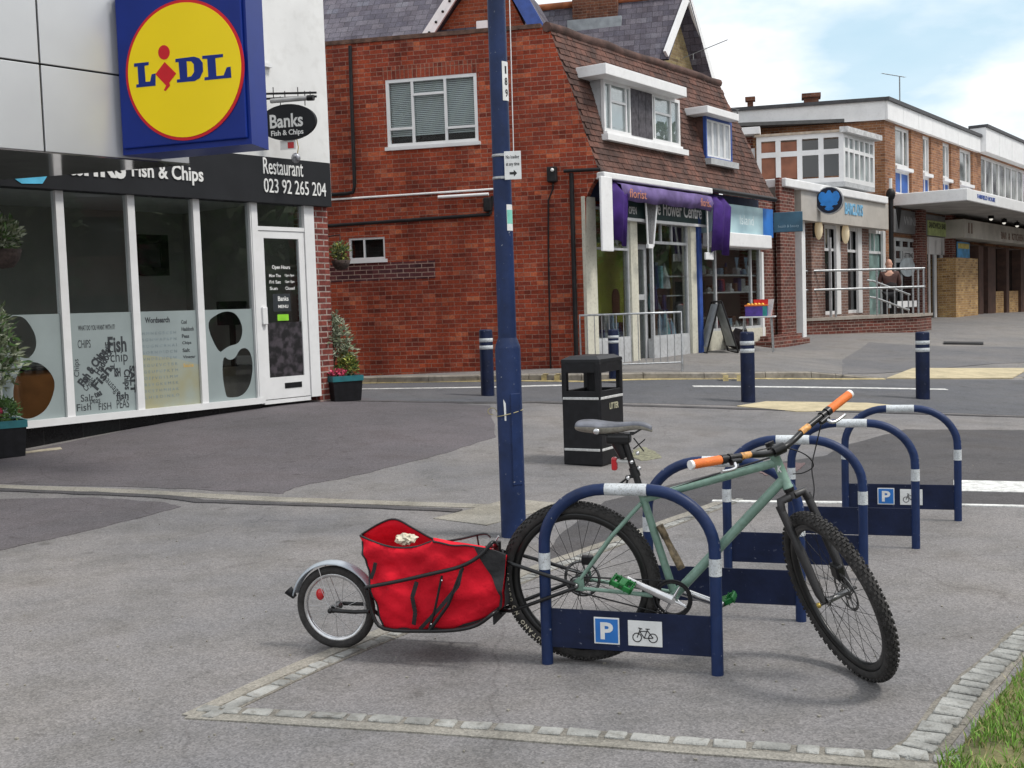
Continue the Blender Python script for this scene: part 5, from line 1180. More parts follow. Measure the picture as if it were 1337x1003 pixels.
# ------------------------------------------------------------------ supermarket canopy and box sign
zc = 2.92
c2, c3, c4 = atz(246, 216, zc), atz(0, 235, zc), atz(-160, 246, zc)
dC = ray(1750, 368); dC = Vector((dC.x, dC.y, 0)).normalized(); c2b = atz(40, 199, zc); aC = math.atan2(c2b.y - c2.y, c2b.x - c2.x) + math.pi
CM = Matrix.Translation((c2.x, c2.y, 0)) @ rotz(aC); CF = Fr(CM)
cb_ = root('supermarket_canopy', 'pale glossy panelled supermarket canopy with dark mirrored underside, top left', 'canopy', CM)
I3 = CM.inverted() @ c3; 
M_acm = pm('brushed_panel', (.53, .54, .55), .27, .4, var=.03, sc=2); M_soff = pm('mirror_soffit', (.32, .3, .3), .12, .9, var=.2, sc=3)
xlft = -6.0
jx = CF.x(50, 60, -.02); jz = CF.z(80, 88, -.02)
pl = [x for x in (xlft, jx - 2.3, jx, jx + 1.12 + 0, 0.0)]
jx2 = None
P_ = MB()
for a, b in zip([xlft, jx - 1.9, jx], [jx - 1.9, jx, 0.0]):
    for z0, z1 in ((zc + .005, jz), (jz, jz + 1.05), (jz + 1.05, jz + 2.1)): P_.rbox((a + .008, -.03, z0 + .008), (b - .008, 0, z1 - .008), .004)
P_.build('fascia_panels', M_acm, cb_)
MB().slab([(xlft, .002), (-.01, .002), (I3.x + (I3.x + .01) * 0, I3.y), (xlft, I3.y + .3)], zc + .012, jz + 2.1).build('core', M_black, cb_)
MB().slab([(xlft, -.028), (0, -.028), (I3.x, I3.y + .02), (xlft, I3.y + .32)], zc, zc + .01).build('soffit', M_soff, cb_)
mb = MB(); mb.box((-5.6, .1, -.1), (-5.2, .5, zc)); mb.build('column', M_acm, cb_)
# box sign
zb_ = 2.95; s0, s1, s2 = atz(161, 203, zb_), atz(329, 188, zb_), atz(351, 196, zb_)
sa = math.atan2(s1.y - s0.y, s1.x - s0.x); LM = Matrix.Translation((s0.x, s0.y, 0)) @ rotz(sa); LF = Fr(LM); sw_ = (s1 - s0).length; I2 = LM.inverted() @ s2
ls = root('box_sign', 'big blue box sign with yellow disc and red ring jutting from the canopy', 'sign', LM)
M_lblue = pm('sign_ultramarine', (.004, .022, .2), .4, var=.08, sc=3, spec=.25); M_lyel = pm('sign_yellow', (.95, .7, .006), .3, var=.03, sc=1, spec=.25); M_lred = pm('sign_red', (.6, .008, .016), .35, var=.05, spec=.3)
zt2 = zb_ + sw_ * 1.06
MB().slab([(0, 0), (sw_, 0), (I2.x, I2.y), (I2.x - sw_, I2.y)], zb_, zt2).build('case', M_lblue, ls)
MB().rbox((.02, -.03, zb_ + .05), (sw_ - .03, -.002, zt2 - .03), .01).build('front_panel', M_lblue, ls)
v0 = -.032; cc = LF.h(240.5, 92, v0); cxl, czl = cc.x, cc.z; rr = (LF.x(319, 92, v0) - LF.x(164, 92, v0)) / 2
def disc(r, y0, y1, name, mat):
    MB().prism([(cxl + r * math.cos(R(a)), czl + r * math.sin(R(a))) for a in range(0, 360, 5)], y0, y1).build(name, mat, ls)
rz2 = (LF.z(240, -1, v0) - LF.z(240, 186, v0)) / 2
print('sign radii', rr, rz2, 'width', sw_)
disc(rr, -.038, -.031, 'red_ring', M_lred); disc(rr * .955, -.042, -.0385, 'yellow_disc', M_lyel)
def LL(px, py): h = LF.h(px, py, -.044); return (h.x, h.z)
MB().prism([LL(*p) for p in [(175, 83), (194, 81), (194, 85), (188.5, 86), (190, 107), (196, 106.5), (198, 97), (203, 96), (203, 112), (178, 114.5), (178, 110.5), (181, 110), (179.5, 87), (175, 87.5)]], -.0445, -.0425).build('blue_letter', M_lblue, ls)
MB().prism([LL(*p) for p in [(229, 77), (253, 74), (260, 76), (264.5, 82), (265, 93), (261, 102), (254, 106), (231, 108), (231, 104), (235, 103.5), (233, 81), (229, 81.5)]], -.0445, -.0425, holes=[[LL(*p) for p in [(243.5, 80), (244.5, 101), (250, 99.5), (253.5, 94), (253, 84), (249.5, 80)]]]).build('blue_letter', M_lblue, ls)
MB().prism([LL(*p) for p in [(264, 73), (291, 70.5), (291, 74.5), (281, 76), (282.5, 99.5), (292, 98.5), (296, 88), (301, 87), (302, 101.5), (267, 105), (267, 101), (272, 100.5), (270.5, 77), (264, 77)]], -.0445, -.0425).build('blue_letter', M_lblue, ls)
MB().prism([LL(214 + 7.5 * math.cos(R(a)), 68.5 + 9.5 * math.sin(R(a))) for a in range(0, 360, 15)], -.0445, -.0425).build('red_dot', M_lred, ls)
mb = MB(); mb.prism([LL(*p) for p in [(215, 81), (230, 96), (221, 108), (222, 112), (216, 119), (214, 118), (217, 112), (203, 97)]], -.0455, -.0435)
mb.build('red_letter', M_lred, ls)
# ------------------------------------------------------------------ planters
def leafcloud(mb, c, r, n, size, rnd, m=(0,), droop=0, shell=.3, thin=.35):
    for _ in range(n):
        d = Vector((rnd.gauss(0, 1), rnd.gauss(0, 1), rnd.gauss(0, 1))).normalized(); k = (shell + (1 - shell) * rnd.random()); k *= 1 + .22 * mnoise.noise(d * 2.3 + Vector(c))
        p = Vector(c) + Vector((d.x * r[0], d.y * r[1], d.z * r[2])) * k
        if mnoise.noise(p * 9) < -.22: continue
        t = (d * .7 + Vector((rnd.uniform(-1, 1), rnd.uniform(-1, 1), rnd.uniform(-.4, 1) - droop))).normalized(); s_ = size * rnd.uniform(.6, 1.3); w = t.orthogonal().normalized(); w = (w * math.cos(a := rnd.uniform(0, 6.28)) + t.cross(w) * math.sin(a)) * s_ * thin * .5
        mb.add([p, p + t * s_ * .5 + w, p + t * s_, p + t * s_ * .5 - w], [(0, 1, 2, 3)], rnd.choice(m))
G1 = pm('leaf_olive', (.17, .2, .11), .6, var=.3, sc=20); G2 = pm('leaf_green', (.07, .14, .035), .6, var=.3, sc=20); G3 = pm('leaf_grey', (.3, .33, .24), .65, var=.2, sc=20); G4 = pm('leaf_yellow', (.3, .32, .07), .6, var=.2, sc=20)
M_pink = pm('petal_pink', (.62, .08, .16), .6, var=.25, sc=60); M_teal = pm('teal_rim', (.015, .13, .15), .45, var=.15, sc=10); M_bark = pm('bark', (.14, .1, .07), .9, var=.3, sc=20)
def planter(px, py, w, h, lab, rnd, small=True):
    p = gp(px, py); M_ = Matrix.Translation(p) @ rotz(R(35)); rt = root('planter', lab, 'planter', M_)
    mb = MB(); b, t = w * .44, w * .5; vs = [(-b, -b, 0), (b, -b, 0), (b, b, 0), (-b, b, 0), (-t, -t, h), (t, -t, h), (t, t, h), (-t, t, h), (-t + .02, -t + .02, h), (t - .02, -t + .02, h), (t - .02, t - .02, h), (-t + .02, t - .02, h), (-t + .02, -t + .02, h - .05), (t - .02, -t + .02, h - .05), (t - .02, t - .02, h - .05), (-t + .02, t - .02, h - .05)]
    mb.add(vs, [(0, 3, 2, 1), (0, 1, 5, 4), (1, 2, 6, 5), (2, 3, 7, 6), (3, 0, 4, 7), (4, 5, 9, 8), (5, 6, 10, 9), (6, 7, 11, 10), (7, 4, 8, 11), (8, 9, 13, 12), (9, 10, 14, 13), (10, 11, 15, 14), (11, 8, 12, 15), (12, 13, 14, 15)]); mb.build('tub', M_black, rt)
    tb = MB(); e = .006
    for (x0, y0, x1, y1) in ((-t - e, -t - e, t + e, -t + .012), (-t - e, t - .012, t + e, t + e), (-t - e, -t + .012, -t + .012, t - .012), (t - .012, -t + .012, t + e, t - .012)): tb.box((x0, y0, h - .065), (x1, y1, h + .008))
    tb.build('rim', M_teal, rt); return p, M_
rnd = random.Random(21)
p, M_ = planter(446, 523, .44, .33, 'black planter with teal rim and red flowers beside the brick pier', rnd)
pl1 = root('bedding_plant', 'pink red flowers and bright green leaves in the planter by the brick pier', 'plant', M_)
mb = MB(); leafcloud(mb, (.1, -.02, .47), (.13, .13, .16), 700, .07, rnd, (0, 1)); leafcloud(mb, (-.08, -.05, .36), (.14, .12, .05), 250, .05, rnd, (0,)); mb.build('foliage', [G2, G4], pl1)
mb = MB(); leafcloud(mb, (-.09, -.09, .38), (.13, .12, .04), 260, .035, rnd, thin=.9); mb.build('flowers', M_pink, pl1)
ol = root('olive_tree', 'small grey green olive tree growing beside the brick pier', 'tree', M_)
mb = MB(); mb.tube([(-.02, .08, .25), (-.05, .08, .5), (-.03, .07, .85)], [.015, .012, .006], 7); mb.tube([(-.05, .08, .5), (.05, .05, .8)], [.008, .004], 6); mb.tube([(-.05, .08, .55), (-.13, .02, .8)], [.008, .004], 6); mb.build('trunk', M_bark, ol)
mb = MB(); leafcloud(mb, (-.04, .06, .84), (.22, .2, .25), 1500, .085, rnd, (0, 1, 1), shell=.1, thin=.28); leafcloud(mb, (-.08, .04, 1.06), (.14, .12, .14), 300, .085, rnd, (0, 1, 1), shell=.1, thin=.28); leafcloud(mb, (.12, .0, .66), (.12, .1, .14), 300, .08, rnd, (0, 1), shell=.1, thin=.28); mb.build('crown', [G1, G3], ol)
p, M_ = planter(1, 596, .44, .36, 'black planter with teal rim at the far left edge of the picture', rnd)
pl1 = root('bedding_plant', 'pink red flowers in the planter at the far left edge', 'plant', M_)
mb = MB(); leafcloud(mb, (.02, -.02, .45), (.18, .16, .14), 900, .06, rnd, (0,)); mb.build('foliage', [G2], pl1)
mb = MB(); leafcloud(mb, (-.05, -.13, .46), (.12, .07, .05), 240, .035, rnd, thin=.9); mb.build('flowers', M_pink, pl1)
ol = root('olive_tree', 'bushy grey green olive tree at the far left edge in front of the window', 'tree', M_)
mb = MB(); mb.tube([(-.05, .08, .25), (-.08, .08, .7), (-.06, .07, 1.3)], [.02, .016, .008], 7); mb.tube([(-.08, .08, .7), (.1, .05, 1.1)], [.01, .004], 6); mb.build('trunk', M_bark, ol)
mb = MB(); leafcloud(mb, (-.12, .02, 1.22), (.34, .28, .36), 2300, .1, rnd, (0, 0, 1, 2), shell=.1, thin=.26); leafcloud(mb, (-.02, .02, .95), (.3, .24, .3), 1200, .1, rnd, (0, 0, 1, 2), shell=.1, thin=.26); mb.build('crown', [G1, G3, G2], ol)
# hanging baskets
def basket(P, r, lab, n, bl, mats, plab):
    Mx = Matrix.Translation(P); rt = root('hanging_basket', lab, 'hanging basket', Mx); mb = MB(); mb.lathe([(.0, -r * 1.0), (r * .55, -r * .92), (r * .85, -r * .5), (r, 0), (r * .93, 0), (r * .75, -r * .3), (0, -r * .3)], 20); mb.build('bowl', pm('dark_coir', (.05, .035, .03), .9, var=.4, sc=30, bump=.8), rt)
    mb = MB()
    for a in (0, 120, 240): mb.tube([(r * math.cos(R(a)), r * math.sin(R(a)), 0), (0, 0, r * 2.2)], .003, 5)
    mb.tube([(0, 0, r * 2.2), (0, .02, r * 2.6)], .005, 6); mb.tube([(0, .02, r * 2.6), (-.25, .18, r * 2.5)] if bl else [(0, .02, r * 2.6), (-.1, .1, r * 2.6)], .008, 6); mb.build('chains_and_arm', M_blackm, rt)
    pt = root('basket_plant', plab, 'plant', Mx); mb = MB(); leafcloud(mb, (0, 0, r * .75), (r * .9, r * .9, r * .95), n, .07, rnd, tuple(range(len(mats)))); mb.build('foliage', mats, pt)
bp_ = at(445, 340, 15.9); basket(bp_, .135, 'dark hanging basket on the brick pier corner against the red wall', 700, True, [G2, G4, G1], 'yellow green trailing plant in the basket by the brick pier')
bp_ = at(2, 326, 10.8); basket(bp_, .18, 'large dark hanging basket at the far left edge of the window', 1500, True, [G1, G2, G3], 'olive green plant in the basket at the far left edge')
# ------------------------------------------------------------------ red brick shop building
M_brickR = brick('brick_red', (.41, .074, .03), (.25, .048, .028), (.33, .2, .15), mort=.0055, dk=.6, dark=(.42, .38, .42), sc2=.9, patch=(1.5, 2.3, 2.4))
M_brickRd = brick('brick_red_dark', (.2, .06, .045), (.12, .05, .04), (.34, .27, .23), mort=.008, dk=.4, sc2=2)
def uvmat(name, c1, c2, mortar, bw, rh, **k): return brick(name, c1, c2, mortar, bw=bw, rh=rh, uvw='uv', **k)
M_claytile = uvmat('clay_tiles', (.13, .055, .038), (.085, .042, .034), (.02, .014, .012), .165, .1, mort=.004, dk=.5, sc2=1.2, bump=.9)
M_slate = uvmat('slates', (.15, .14, .17), (.085, .08, .11), (.015, .015, .018), .28, .19, mort=.005, dk=.55, dark=(.5, .5, .55), sc2=.8, bump=.8, rough=.6)
M_cream_p = pm('cream_paint', (.62, .6, .5), .5, var=.06, sc=4, dirt=.3); M_grey_p = pm('grey_panel', (.44, .45, .46), .7, var=.1, sc=3, dirt=.35)
M_wpaint = pm('white_paint', (.8, .8, .8), .5, var=.04, sc=3, dirt=.1)
M_blackp = pm('black_pipe', (.012, .011, .012), .5, var=.3, sc=9, spec=.3)
GF = facade(765, 483, 19.2, -5500, left=True); RF = facade(765, 483, 19.2, 1720)
def gx(px, py, v=0): h = GF.h(px, py, v); return (h.x, h.z)
red = root('shop_building', 'red brick corner shop building with tiled mansard roof and two dormers', 'building', GF.M)
w0, w1 = GF.h(503, 192), GF.h(626, 97); wtl = gx(503, 104); wbr = gx(625, 186)
wx0, wx1 = wtl[0], wbr[0]; wz0, wz1 = gx(503, 193)[1], gx(503, 105)[1]
sx0, sz0 = gx(456, 340); sx1, sz1 = gx(502, 309)
out = [gx(396, 520), gx(765, 500), gx(765, 258), gx(768, 252), gx(771, 244), gx(776, 236), gx(781, 228), gx(781, 222), gx(775, 205), gx(764, 174), gx(746, 116), gx(730, 75), gx(717, 37), gx(706, 35.5), gx(396, 62)]
MB().prism(out, 0, .3, holes=[[(wx0, wz0), (wx1, wz0), (wx1, wz1), (wx0, wz1)], [(sx0, sz0), (sx1, sz0), (sx1, sz1), (sx0, sz1)]]).build('gable_wall', M_brickR, red)
# mossy coping and soldier lintel
cp_ = MB(); a, b = gx(396, 61), gx(706, 35); cp_.add([(a[0], -.025, a[1] - .02), (b[0], -.025, b[1] - .02), (b[0], .33, b[1] - .02), (a[0], .33, a[1] - .02), (a[0], -.025, a[1] + .05), (b[0], -.025, b[1] + .05), (b[0], .33, b[1] + .05), (a[0], .33, a[1] + .05)], [(0, 3, 2, 1), (4, 5, 6, 7), (0, 1, 5, 4), (1, 2, 6, 5), (2, 3, 7, 6), (3, 0, 4, 7)])
cp_.build('coping', pm('mossy_coping', (.1, .055, .04), .95, var=.5, sc=6, bump=.8), red)
MB().box((wx0 - .05, -.006, wz1), (wx1 + .05, .0, wz1 + .22)).build('soldier_lintel', brick('soldier', (.34, .07, .035), (.25, .05, .03), (.3, .19, .14), bw=.075, rh=.225, mort=.006, off=0), red)
def gwindow(par, x0, x1, z0, z1, w, xs=(), zs_=(), yb=.03, name='window', blind=True, mat=M_wframe, sill=True):
    mb = MB(); frame_bars(mb, x0, x1, z0, z1, w, yb, yb + .06, xs, zs_, w * .8); o = mb.build(name, mat, par)
    MB().box((x0 + w, yb + .03, z0 + w), (x1 - w, yb + .036, z1 - w)).build('pane', M_glass, o)
    if sill: MB().box((x0 - .04, -.05, z0 - .06), (x1 + .04, yb + .06, z0 - .002)).build('sill', mat, o)
    return o
xa, xb_ = gx(539, 150)[0], gx(582, 150)[0]
w = gwindow(red, wx0, wx1, wz0, wz1, .055, (xa, xb_), (), yb=.0)
mb = MB(); zt1 = gx(560, 122)[1]; zl = gx(510, 169)[1]; zr = gx(610, 165)[1]
mb.box((wx0 + .05, -.004, zl - .02), (xa - .02, .05, zl + .02)); mb.box((xa + .02, -.004, zt1 - .02), (xb_ - .02, .05, zt1 + .02)); mb.box((xb_ + .02, -.004, zr - .02), (wx1 - .05, .05, zr + .02)); mb.build('transom', M_wframe, w)
bl = MB(); z = wz1 - .06; k = 0
while z > wz0 + .17: bl.add([(wx0 + .05, .085, z), (wx1 - .05, .085, z), (wx1 - .05, .1, z + .026), (wx0 + .05, .1, z + .026)], [(0, 1, 2, 3)]); z -= .032
bo_ = bl.build('venetian_blind', pm('blind_slat', (.75, .78, .78), .5, var=.05), w)
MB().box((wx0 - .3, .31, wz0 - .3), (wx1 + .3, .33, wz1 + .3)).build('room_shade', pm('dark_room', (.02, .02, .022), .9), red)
w2 = gwindow(red, sx0, sx1, sz0, sz1, .035, (gx(475, 325)[0],), (), yb=.02)
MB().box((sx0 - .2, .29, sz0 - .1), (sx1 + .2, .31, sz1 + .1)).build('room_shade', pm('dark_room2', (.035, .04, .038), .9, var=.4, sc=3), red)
a = gx(420, 366); b = gx(568, 344)
MB().box((a[0], -.004, gx(500, 366)[1]), (b[0], -.001, gx(500, 343)[1])).build('dark_brick_repair', brick('brick_purple', (.13, .035, .035), (.07, .025, .03), (.34, .24, .2), mort=.008, dk=.2, sc2=2), red)
# pipes and cables on the gable
pp = MB(); pp.tube([GF.h(457, 60, -.05), GF.h(459, 130, -.05), GF.h(463, 243, -.05), GF.h(461, 251, -.05), GF.h(452, 253, -.05), GF.h(400, 256, -.05)], .032, 10); pp.build('downpipe', M_blackp, red)
pp = MB(); pp.tube([GF.h(400, 263, -.03), GF.h(644, 247, -.03)], .018, 8); pp.build('white_conduit', M_wpaint, red)
pp = MB(); pp.tube([GF.h(400, 297, -.05), GF.h(640, 280, -.05)], .03, 8); pp.tube([GF.h(640, 280, -.05), GF.h(643, 256, -.05)], .03, 8); pp.build('dark_waste_pipe', M_blackp, red)
lf = MB(); lf.tube([GF.h(572, 257.5, -.08), GF.h(638, 253.5, -.08)], .025, 8); lf.build('strip_light', M_wpaint, red)
MB().rbox(GF.h(631, 276, -.12), GF.h(643, 258, 0), .02).build('light_box', M_blackp, red)
pp = MB(); pp.tube([GF.h(722, 238, -.02), GF.h(722, 246, -.02), GF.h(716, 262, -.02), GF.h(716, 330, -.02), GF.h(719, 482, -.02)], .014, 7); pp.build('cable_conduit', M_blackp, red)
al = MB(); al.rbox(GF.h(714, 238, -.12), GF.h(728, 218, .0), .02); al.ball(GF.h(721, 222, -.14), .03, 1); al.build('alarm_box', [M_blackp, M_letw], red)
pp = MB(); pp.tube([GF.h(746, 226, -.06), GF.h(748, 300, -.06), GF.h(753, 484, -.06)], .038, 10); pp.tube([GF.h(736, 223.5, -.09), GF.h(784, 221, -.09)], .03, 8); pp.build('downpipe', M_blackp, red)
pp = MB(); pp.tube([GF.h(665, -8, -.03), GF.h(667, 60, -.03), GF.h(671, 215, -.03)], .009, 6); pp.build('white_cable', M_wpaint, red)
# mansard: stepped courses extruded from the gable profile along the street
prof_px = [(717, 37), (730, 75), (746, 116), (757, 150), (764, 174), (770, 192), (776, 208), (783, 223)]
pw_ = [RF.I @ GF.w((*[gx(*p)[i] for i in (0,)], 0, gx(*p)[1])) for p in prof_px]     # in the street-facade frame
ub = Vector((math.cos(0), 0, 0))
sk_ = 0
L1 = RF.x(1008, 262, pw_[-1].y); Ltop = RF.x(944, 116, pw_[0].y)
cum = [0]
for a, b in zip(pw_, pw_[1:]): cum.append(cum[-1] + math.hypot((b - a).y, (b - a).z))
def mans(s_):
    for i in range(len(cum) - 1):
        if s_ <= cum[i + 1] or i == len(cum) - 2:
            t = (s_ - cum[i]) / (cum[i + 1] - cum[i]); return pw_[i].lerp(pw_[i + 1], t)
rnd = random.Random(3)
nrow = int(cum[-1] / .105); mbm = MB(); uvs = []
ycor = pw_[-1].y
def out_n(s_):
    a = mans(max(0, s_ - .01)); b = mans(min(cum[-1], s_ + .01)); t = (b - a); n_ = Vector((0, -abs(t.z), abs(t.y) * (1 if t.y < 0 else 1))); n_ = Vector((0, t.z, -t.y)); n_.normalize()
    return n_ if n_.y < 0 else -n_
Lr = RF.x(1009, 262, ycor) ; 
for r in range(nrow):
    s0, s1 = cum[-1] * r / nrow, cum[-1] * (r + 1) / nrow
    a, b = mans(s0), mans(s1); na, nb = out_n(s0), out_n(s1); o = .016
    Lx0 = Ltop + (Lr - Ltop) * ((s0 + s1) / 2 / cum[-1]); nseg = int((Lx0 + 1) / .165)
    x_st = -.05
    for part in range(0, nseg, 1):
        xa_ = (a.x + b.x) / 2 * 0 + part * .165 + (.0825 if r % 2 else 0); xb2 = xa_ + .158
        if xb2 > Lx0: break
        j1, j2 = rnd.uniform(-.004, .006), rnd.uniform(-.004, .006)
        p = [Vector((a.x + xa_, a.y, a.z)) + na * .004, Vector((a.x + xb2, a.y, a.z)) + na * .004, Vector((b.x + xb2, b.y, b.z)) + nb * (o + j2), Vector((b.x + xa_, b.y, b.z)) + nb * (o + j1), Vector((b.x + xb2, b.y, b.z)) - nb * .004, Vector((b.x + xa_, b.y, b.z)) - nb * .004]
        mbm.add(p, [(3, 2, 1, 0), (5, 4, 2, 3), (0, 5, 3), (1, 2, 4)], rnd.choice((0, 0, 0, 1, 1, 2)))
T1 = pm('tile_brown', (.1, .048, .036), .9, var=.4, sc=3, bump=.5, dirt=.5); T2 = pm('tile_dark', (.085, .045, .036), .9, var=.4, sc=3, bump=.5, dirt=.5); T3 = pm('tile_orange', (.13, .058, .042), .9, var=.3, sc=3, bump=.5, dirt=.4)
RM2 = GF.I @ RF.M
mbm.build('mansard_tiles', [T1, T2, T3], red, M=RM2)
und = MB()
vs = []
for p in pw_:
    t = cum[pw_.index(p)] / cum[-1]; vs += [(p.x, p.y + .01, p.z), (Ltop + (Lr - Ltop) * t + p.x * 1, p.y + .01, p.z)]
und.add(vs, [(2 * i, 2 * i + 2, 2 * i + 3, 2 * i + 1) for i in range(len(pw_) - 1)])
und.build('mansard_felt', T2, red, M=RM2)
# ridge, flat roof, body
rt_ = MB(); p0 = pw_[0]; rt_.tube([(p0.x - .05, p0.y + .02, p0.z + .02)] + [(p0.x + Ltop * i / 14, p0.y + .02, p0.z + .02 + rnd.uniform(-.015, .02)) for i in range(1, 15)], .085, 8); rt_.build('ridge_tiles', T2, red, M=RM2)
bdy = MB(); bdy.slab([(.02, pw_[0].y + .12), (Ltop - .05, pw_[0].y + .12), (Ltop - .05, 6.5), (-1.0, 6.5)], 2.9, pw_[0].z - .03); bdy.build('upper_body', M_brickR, red, M=RM2)
evz = pw_[-1].z
MB().rbox((.1, ycor - .1, evz - .13), (RF.x(925, 262, ycor), ycor + .1, evz - .02), .02).build('white_gutter_board', M_wpaint, red, M=RM2)
MB().tube([(RF.x(925, 262, ycor), ycor - .06, evz - .05), (Lr, ycor - .06, evz - .05)], .05, 8).build('gutter', M_blackp, red, M=RM2)
# dormers
def solve_v(px, py):
    lo, hi = -1.0, 3.0
    best = 0
    for k in range(400):
        v = lo + (hi - lo) * k / 400; z = RF.z(px, py, v)
        zz = None
        for i in range(len(pw_) - 1):
            a, b = pw_[i], pw_[i + 1]
            if min(a.y, b.y) <= v <= max(a.y, b.y): zz = a.z + (b.z - a.z) * (v - a.y) / (b.y - a.y)
        if zz is not None and z <= zz: return v
    return best
print('profile', [tuple(round(c, 2) for c in p) for p in pw_], 'L', Ltop, Lr)
vD = solve_v(794, 176) - .04; print('vD', vD)
x0, x1 = RF.x(789, 150, vD), RF.x(888, 160, vD); z1_, z0_ = RF.z(788, 103, vD), RF.z(793, 172, vD)
yb2 = pw_[0].y + .1
dm = MB(); dm.box((x0, vD + .07, z0_ - .1), (x1, yb2 + .5, z1_)); dmo = dm.build('dormer_cheeks', M_grey_p, red, M=RM2)
fz1 = z1_ + .18; dr = MB(); dr.rbox((RF.x(791, 93, vD - .25), vD - .25, z1_ - .0), (RF.x(897, 130, vD - .25), yb2 + .4, fz1), .01); dr.build('dormer_roof', M_wpaint, red, M=RM2)
dw = MB(); n_ = 7; xs_ = [x0 + (x1 - x0) * RF_t for RF_t in (0, .13, .27, .37, .41, .62, .66, .78, .9, 1)]
xs_ = [RF.x(px, 140, vD) for px in (798, 808, 818, 823, 826, 852, 855, 864, 876)]
frame_bars(dw, x0, x1, z0_, z1_, .06, vD, vD + .06, [xs_[0], xs_[2], xs_[3], xs_[5], xs_[6], xs_[8]], (), .04)
zz_ = z1_ - (z1_ - z0_) * .38; dw.box((xs_[0], vD + .005, zz_ - .02), (xs_[2], vD + .05, zz_ + .02)); dw.box((xs_[6], vD + .005, zz_ - .02), (xs_[8], vD + .05, zz_ + .02))
dwo = dw.build('dormer_window', M_wframe, red, M=RM2)
MB().box((x0 + .05, vD + .03, z0_ + .05), (xs_[3], vD + .036, z1_ - .05)).build('pane', M_glass, dwo); MB().box((xs_[5], vD + .03, z0_ + .05), (x1 - .05, vD + .036, z1_ - .05)).build('pane', M_glass, dwo)
MB().box((x0 + .03, vD + .05, z0_ + .05), (x1 - .03, vD + .065, z1_ - .05)).build('net_curtain', pm('net_curtain', (.55, .57, .58), .8, var=.15, sc=4), dwo)
m = MB(); 
for k in range(3): xa_ = xs_[3] + .02 + (xs_[5] - xs_[3] - .04) * k / 3; m.box((xa_, vD - .01, z0_ + .03), (xa_ + (xs_[5] - xs_[3] - .04) / 3 - .012, vD + .02, z1_ - .03))
m.build('weathered_boards', pm('grey_board', (.075, .07, .08), .9, var=.4, sc=12, bump=.4), dwo)
MB().box((x0 - .1, vD - .12, z0_ - .16), (x1 + .1, vD + .03, z0_ - .06)).build('sill', M_wpaint, dwo)
MB().box((x0 + .0, vD - .05, z0_ - .06), (x1, vD + .06, z0_)).build('sill_board', M_wpaint, dwo)
vE = solve_v(929, 210) - .04; x0, x1 = RF.x(922, 180, vE), RF.x(956, 190, vE); z1_, z0_ = RF.z(924, 152, vE), RF.z(928, 208, vE)
MB().box((x0, vE + .07, z0_ - .1), (x1, yb2 + .5, z1_)).build('dormer_cheeks', T2, red, M=RM2)
MB().rbox((RF.x(924, 143, vE - .2), vE - .2, z1_), (RF.x(965, 153, vE - .2), yb2 + .4, z1_ + .14), .01).build('dormer_roof', M_wpaint, red, M=RM2)
M_bframe = pm('blue_frame', (.03, .08, .32), .5, var=.15, sc=6, dirt=.2)
dw = MB(); frame_bars(dw, x0, x1, z0_, z1_, .05, vE, vE + .06, (), (), .04); dwo = dw.build('dormer_window', M_bframe, red, M=RM2)
dw = MB(); wd = (x1 - x0 - .1) / 4; 
for k in range(4): frame_bars(dw, x0 + .05 + wd * k, x0 + .05 + wd * (k + 1) - .01, z0_ + .05, z1_ - .05, .035, vE + .01, vE + .05)
dw.build('casement', M_wframe, dwo); MB().box((x0 + .05, vE + .04, z0_ + .05), (x1 - .05, vE + .06, z1_ - .05)).build('net_curtain', pm('net_curtain2', (.5, .53, .56), .8, var=.15, sc=4), dwo)
MB().box((x0 - .05, vE - .12, z0_ - .12), (x1 + .05, vE + .02, z0_ - .0)).build('sill', M_grey_p, dwo)
# ground floor: two shops
gz = -.3
def rx(px, py, v=0): return RF.x(px, py, v)
def rz(px, py, v=0): return RF.z(px, py, v)
zhd = evz - .14
a0, a1 = rx(765, 400), rx(777, 400); MB().box((0, -.06, gz), (a1, .12, rz(771, 258))).build('shopfront_post', M_cream_p, red, M=RM2); MB().box((rx(823, 400), -.04, gz), (rx(832, 400), .1, rz(827, 268))).build('shopfront_post', M_cream_p, red, M=RM2); MB().box((rx(900, 400), -.06, gz), (rx(907, 400), .1, rz(903, 280))).build('shopfront_post', M_cream_p, red, M=RM2)
# stall risers
sr = MB(); sr.box((a1, -.02, gz), (rx(823, 450), .1, rz(800, 444))); sr.build('stall_riser', M_grey_p, red, M=RM2); sr = MB(); sr.box((rx(853, 450), -.02, gz), (rx(900, 450), .1, rz(880, 440))); sr.build('stall_riser', M_grey_p, red, M=RM2)
sr = MB(); sr.box((rx(910, 450), -.02, gz), (rx(999, 440), .1, rz(940, 432))); sr.build('stall_riser', M_cream_p, red, M=RM2)
wf = MB(); zt3 = rz(880, 288)
frame_bars(wf, a1, rx(823, 400), rz(800, 444), rz(800, 268) - .05, .04, 0, .06, (), (rz(800, 325),)); wf.build('shop_window_frame', M_grey_p, red, M=RM2); wf = MB(); frame_bars(wf, rx(853, 400), rx(900, 400), rz(880, 440), zt3, .05, 0, .06, (rx(868, 300) + 9,), (rz(880, 318),))
for px in (864, 878): wf.box((rx(px, 300) - .015, .01, rz(880, 318)), (rx(px, 300) + .015, .05, zt3))
wf.build('shop_window_frame', M_grey_p, red, M=RM2); 
MB().box((a1, .03, rz(800, 444)), (rx(823, 400), .036, rz(800, 268))).build('shop_pane', M_glass, red, M=RM2); MB().box((rx(853, 400), .03, rz(880, 440)), (rx(900, 400), .036, zt3)).build('shop_pane', M_glass, red, M=RM2)
zd1 = rz(840, 318); d = MB(); dv = .12; xd0, xd1 = rx(832, 400), rx(853, 400)
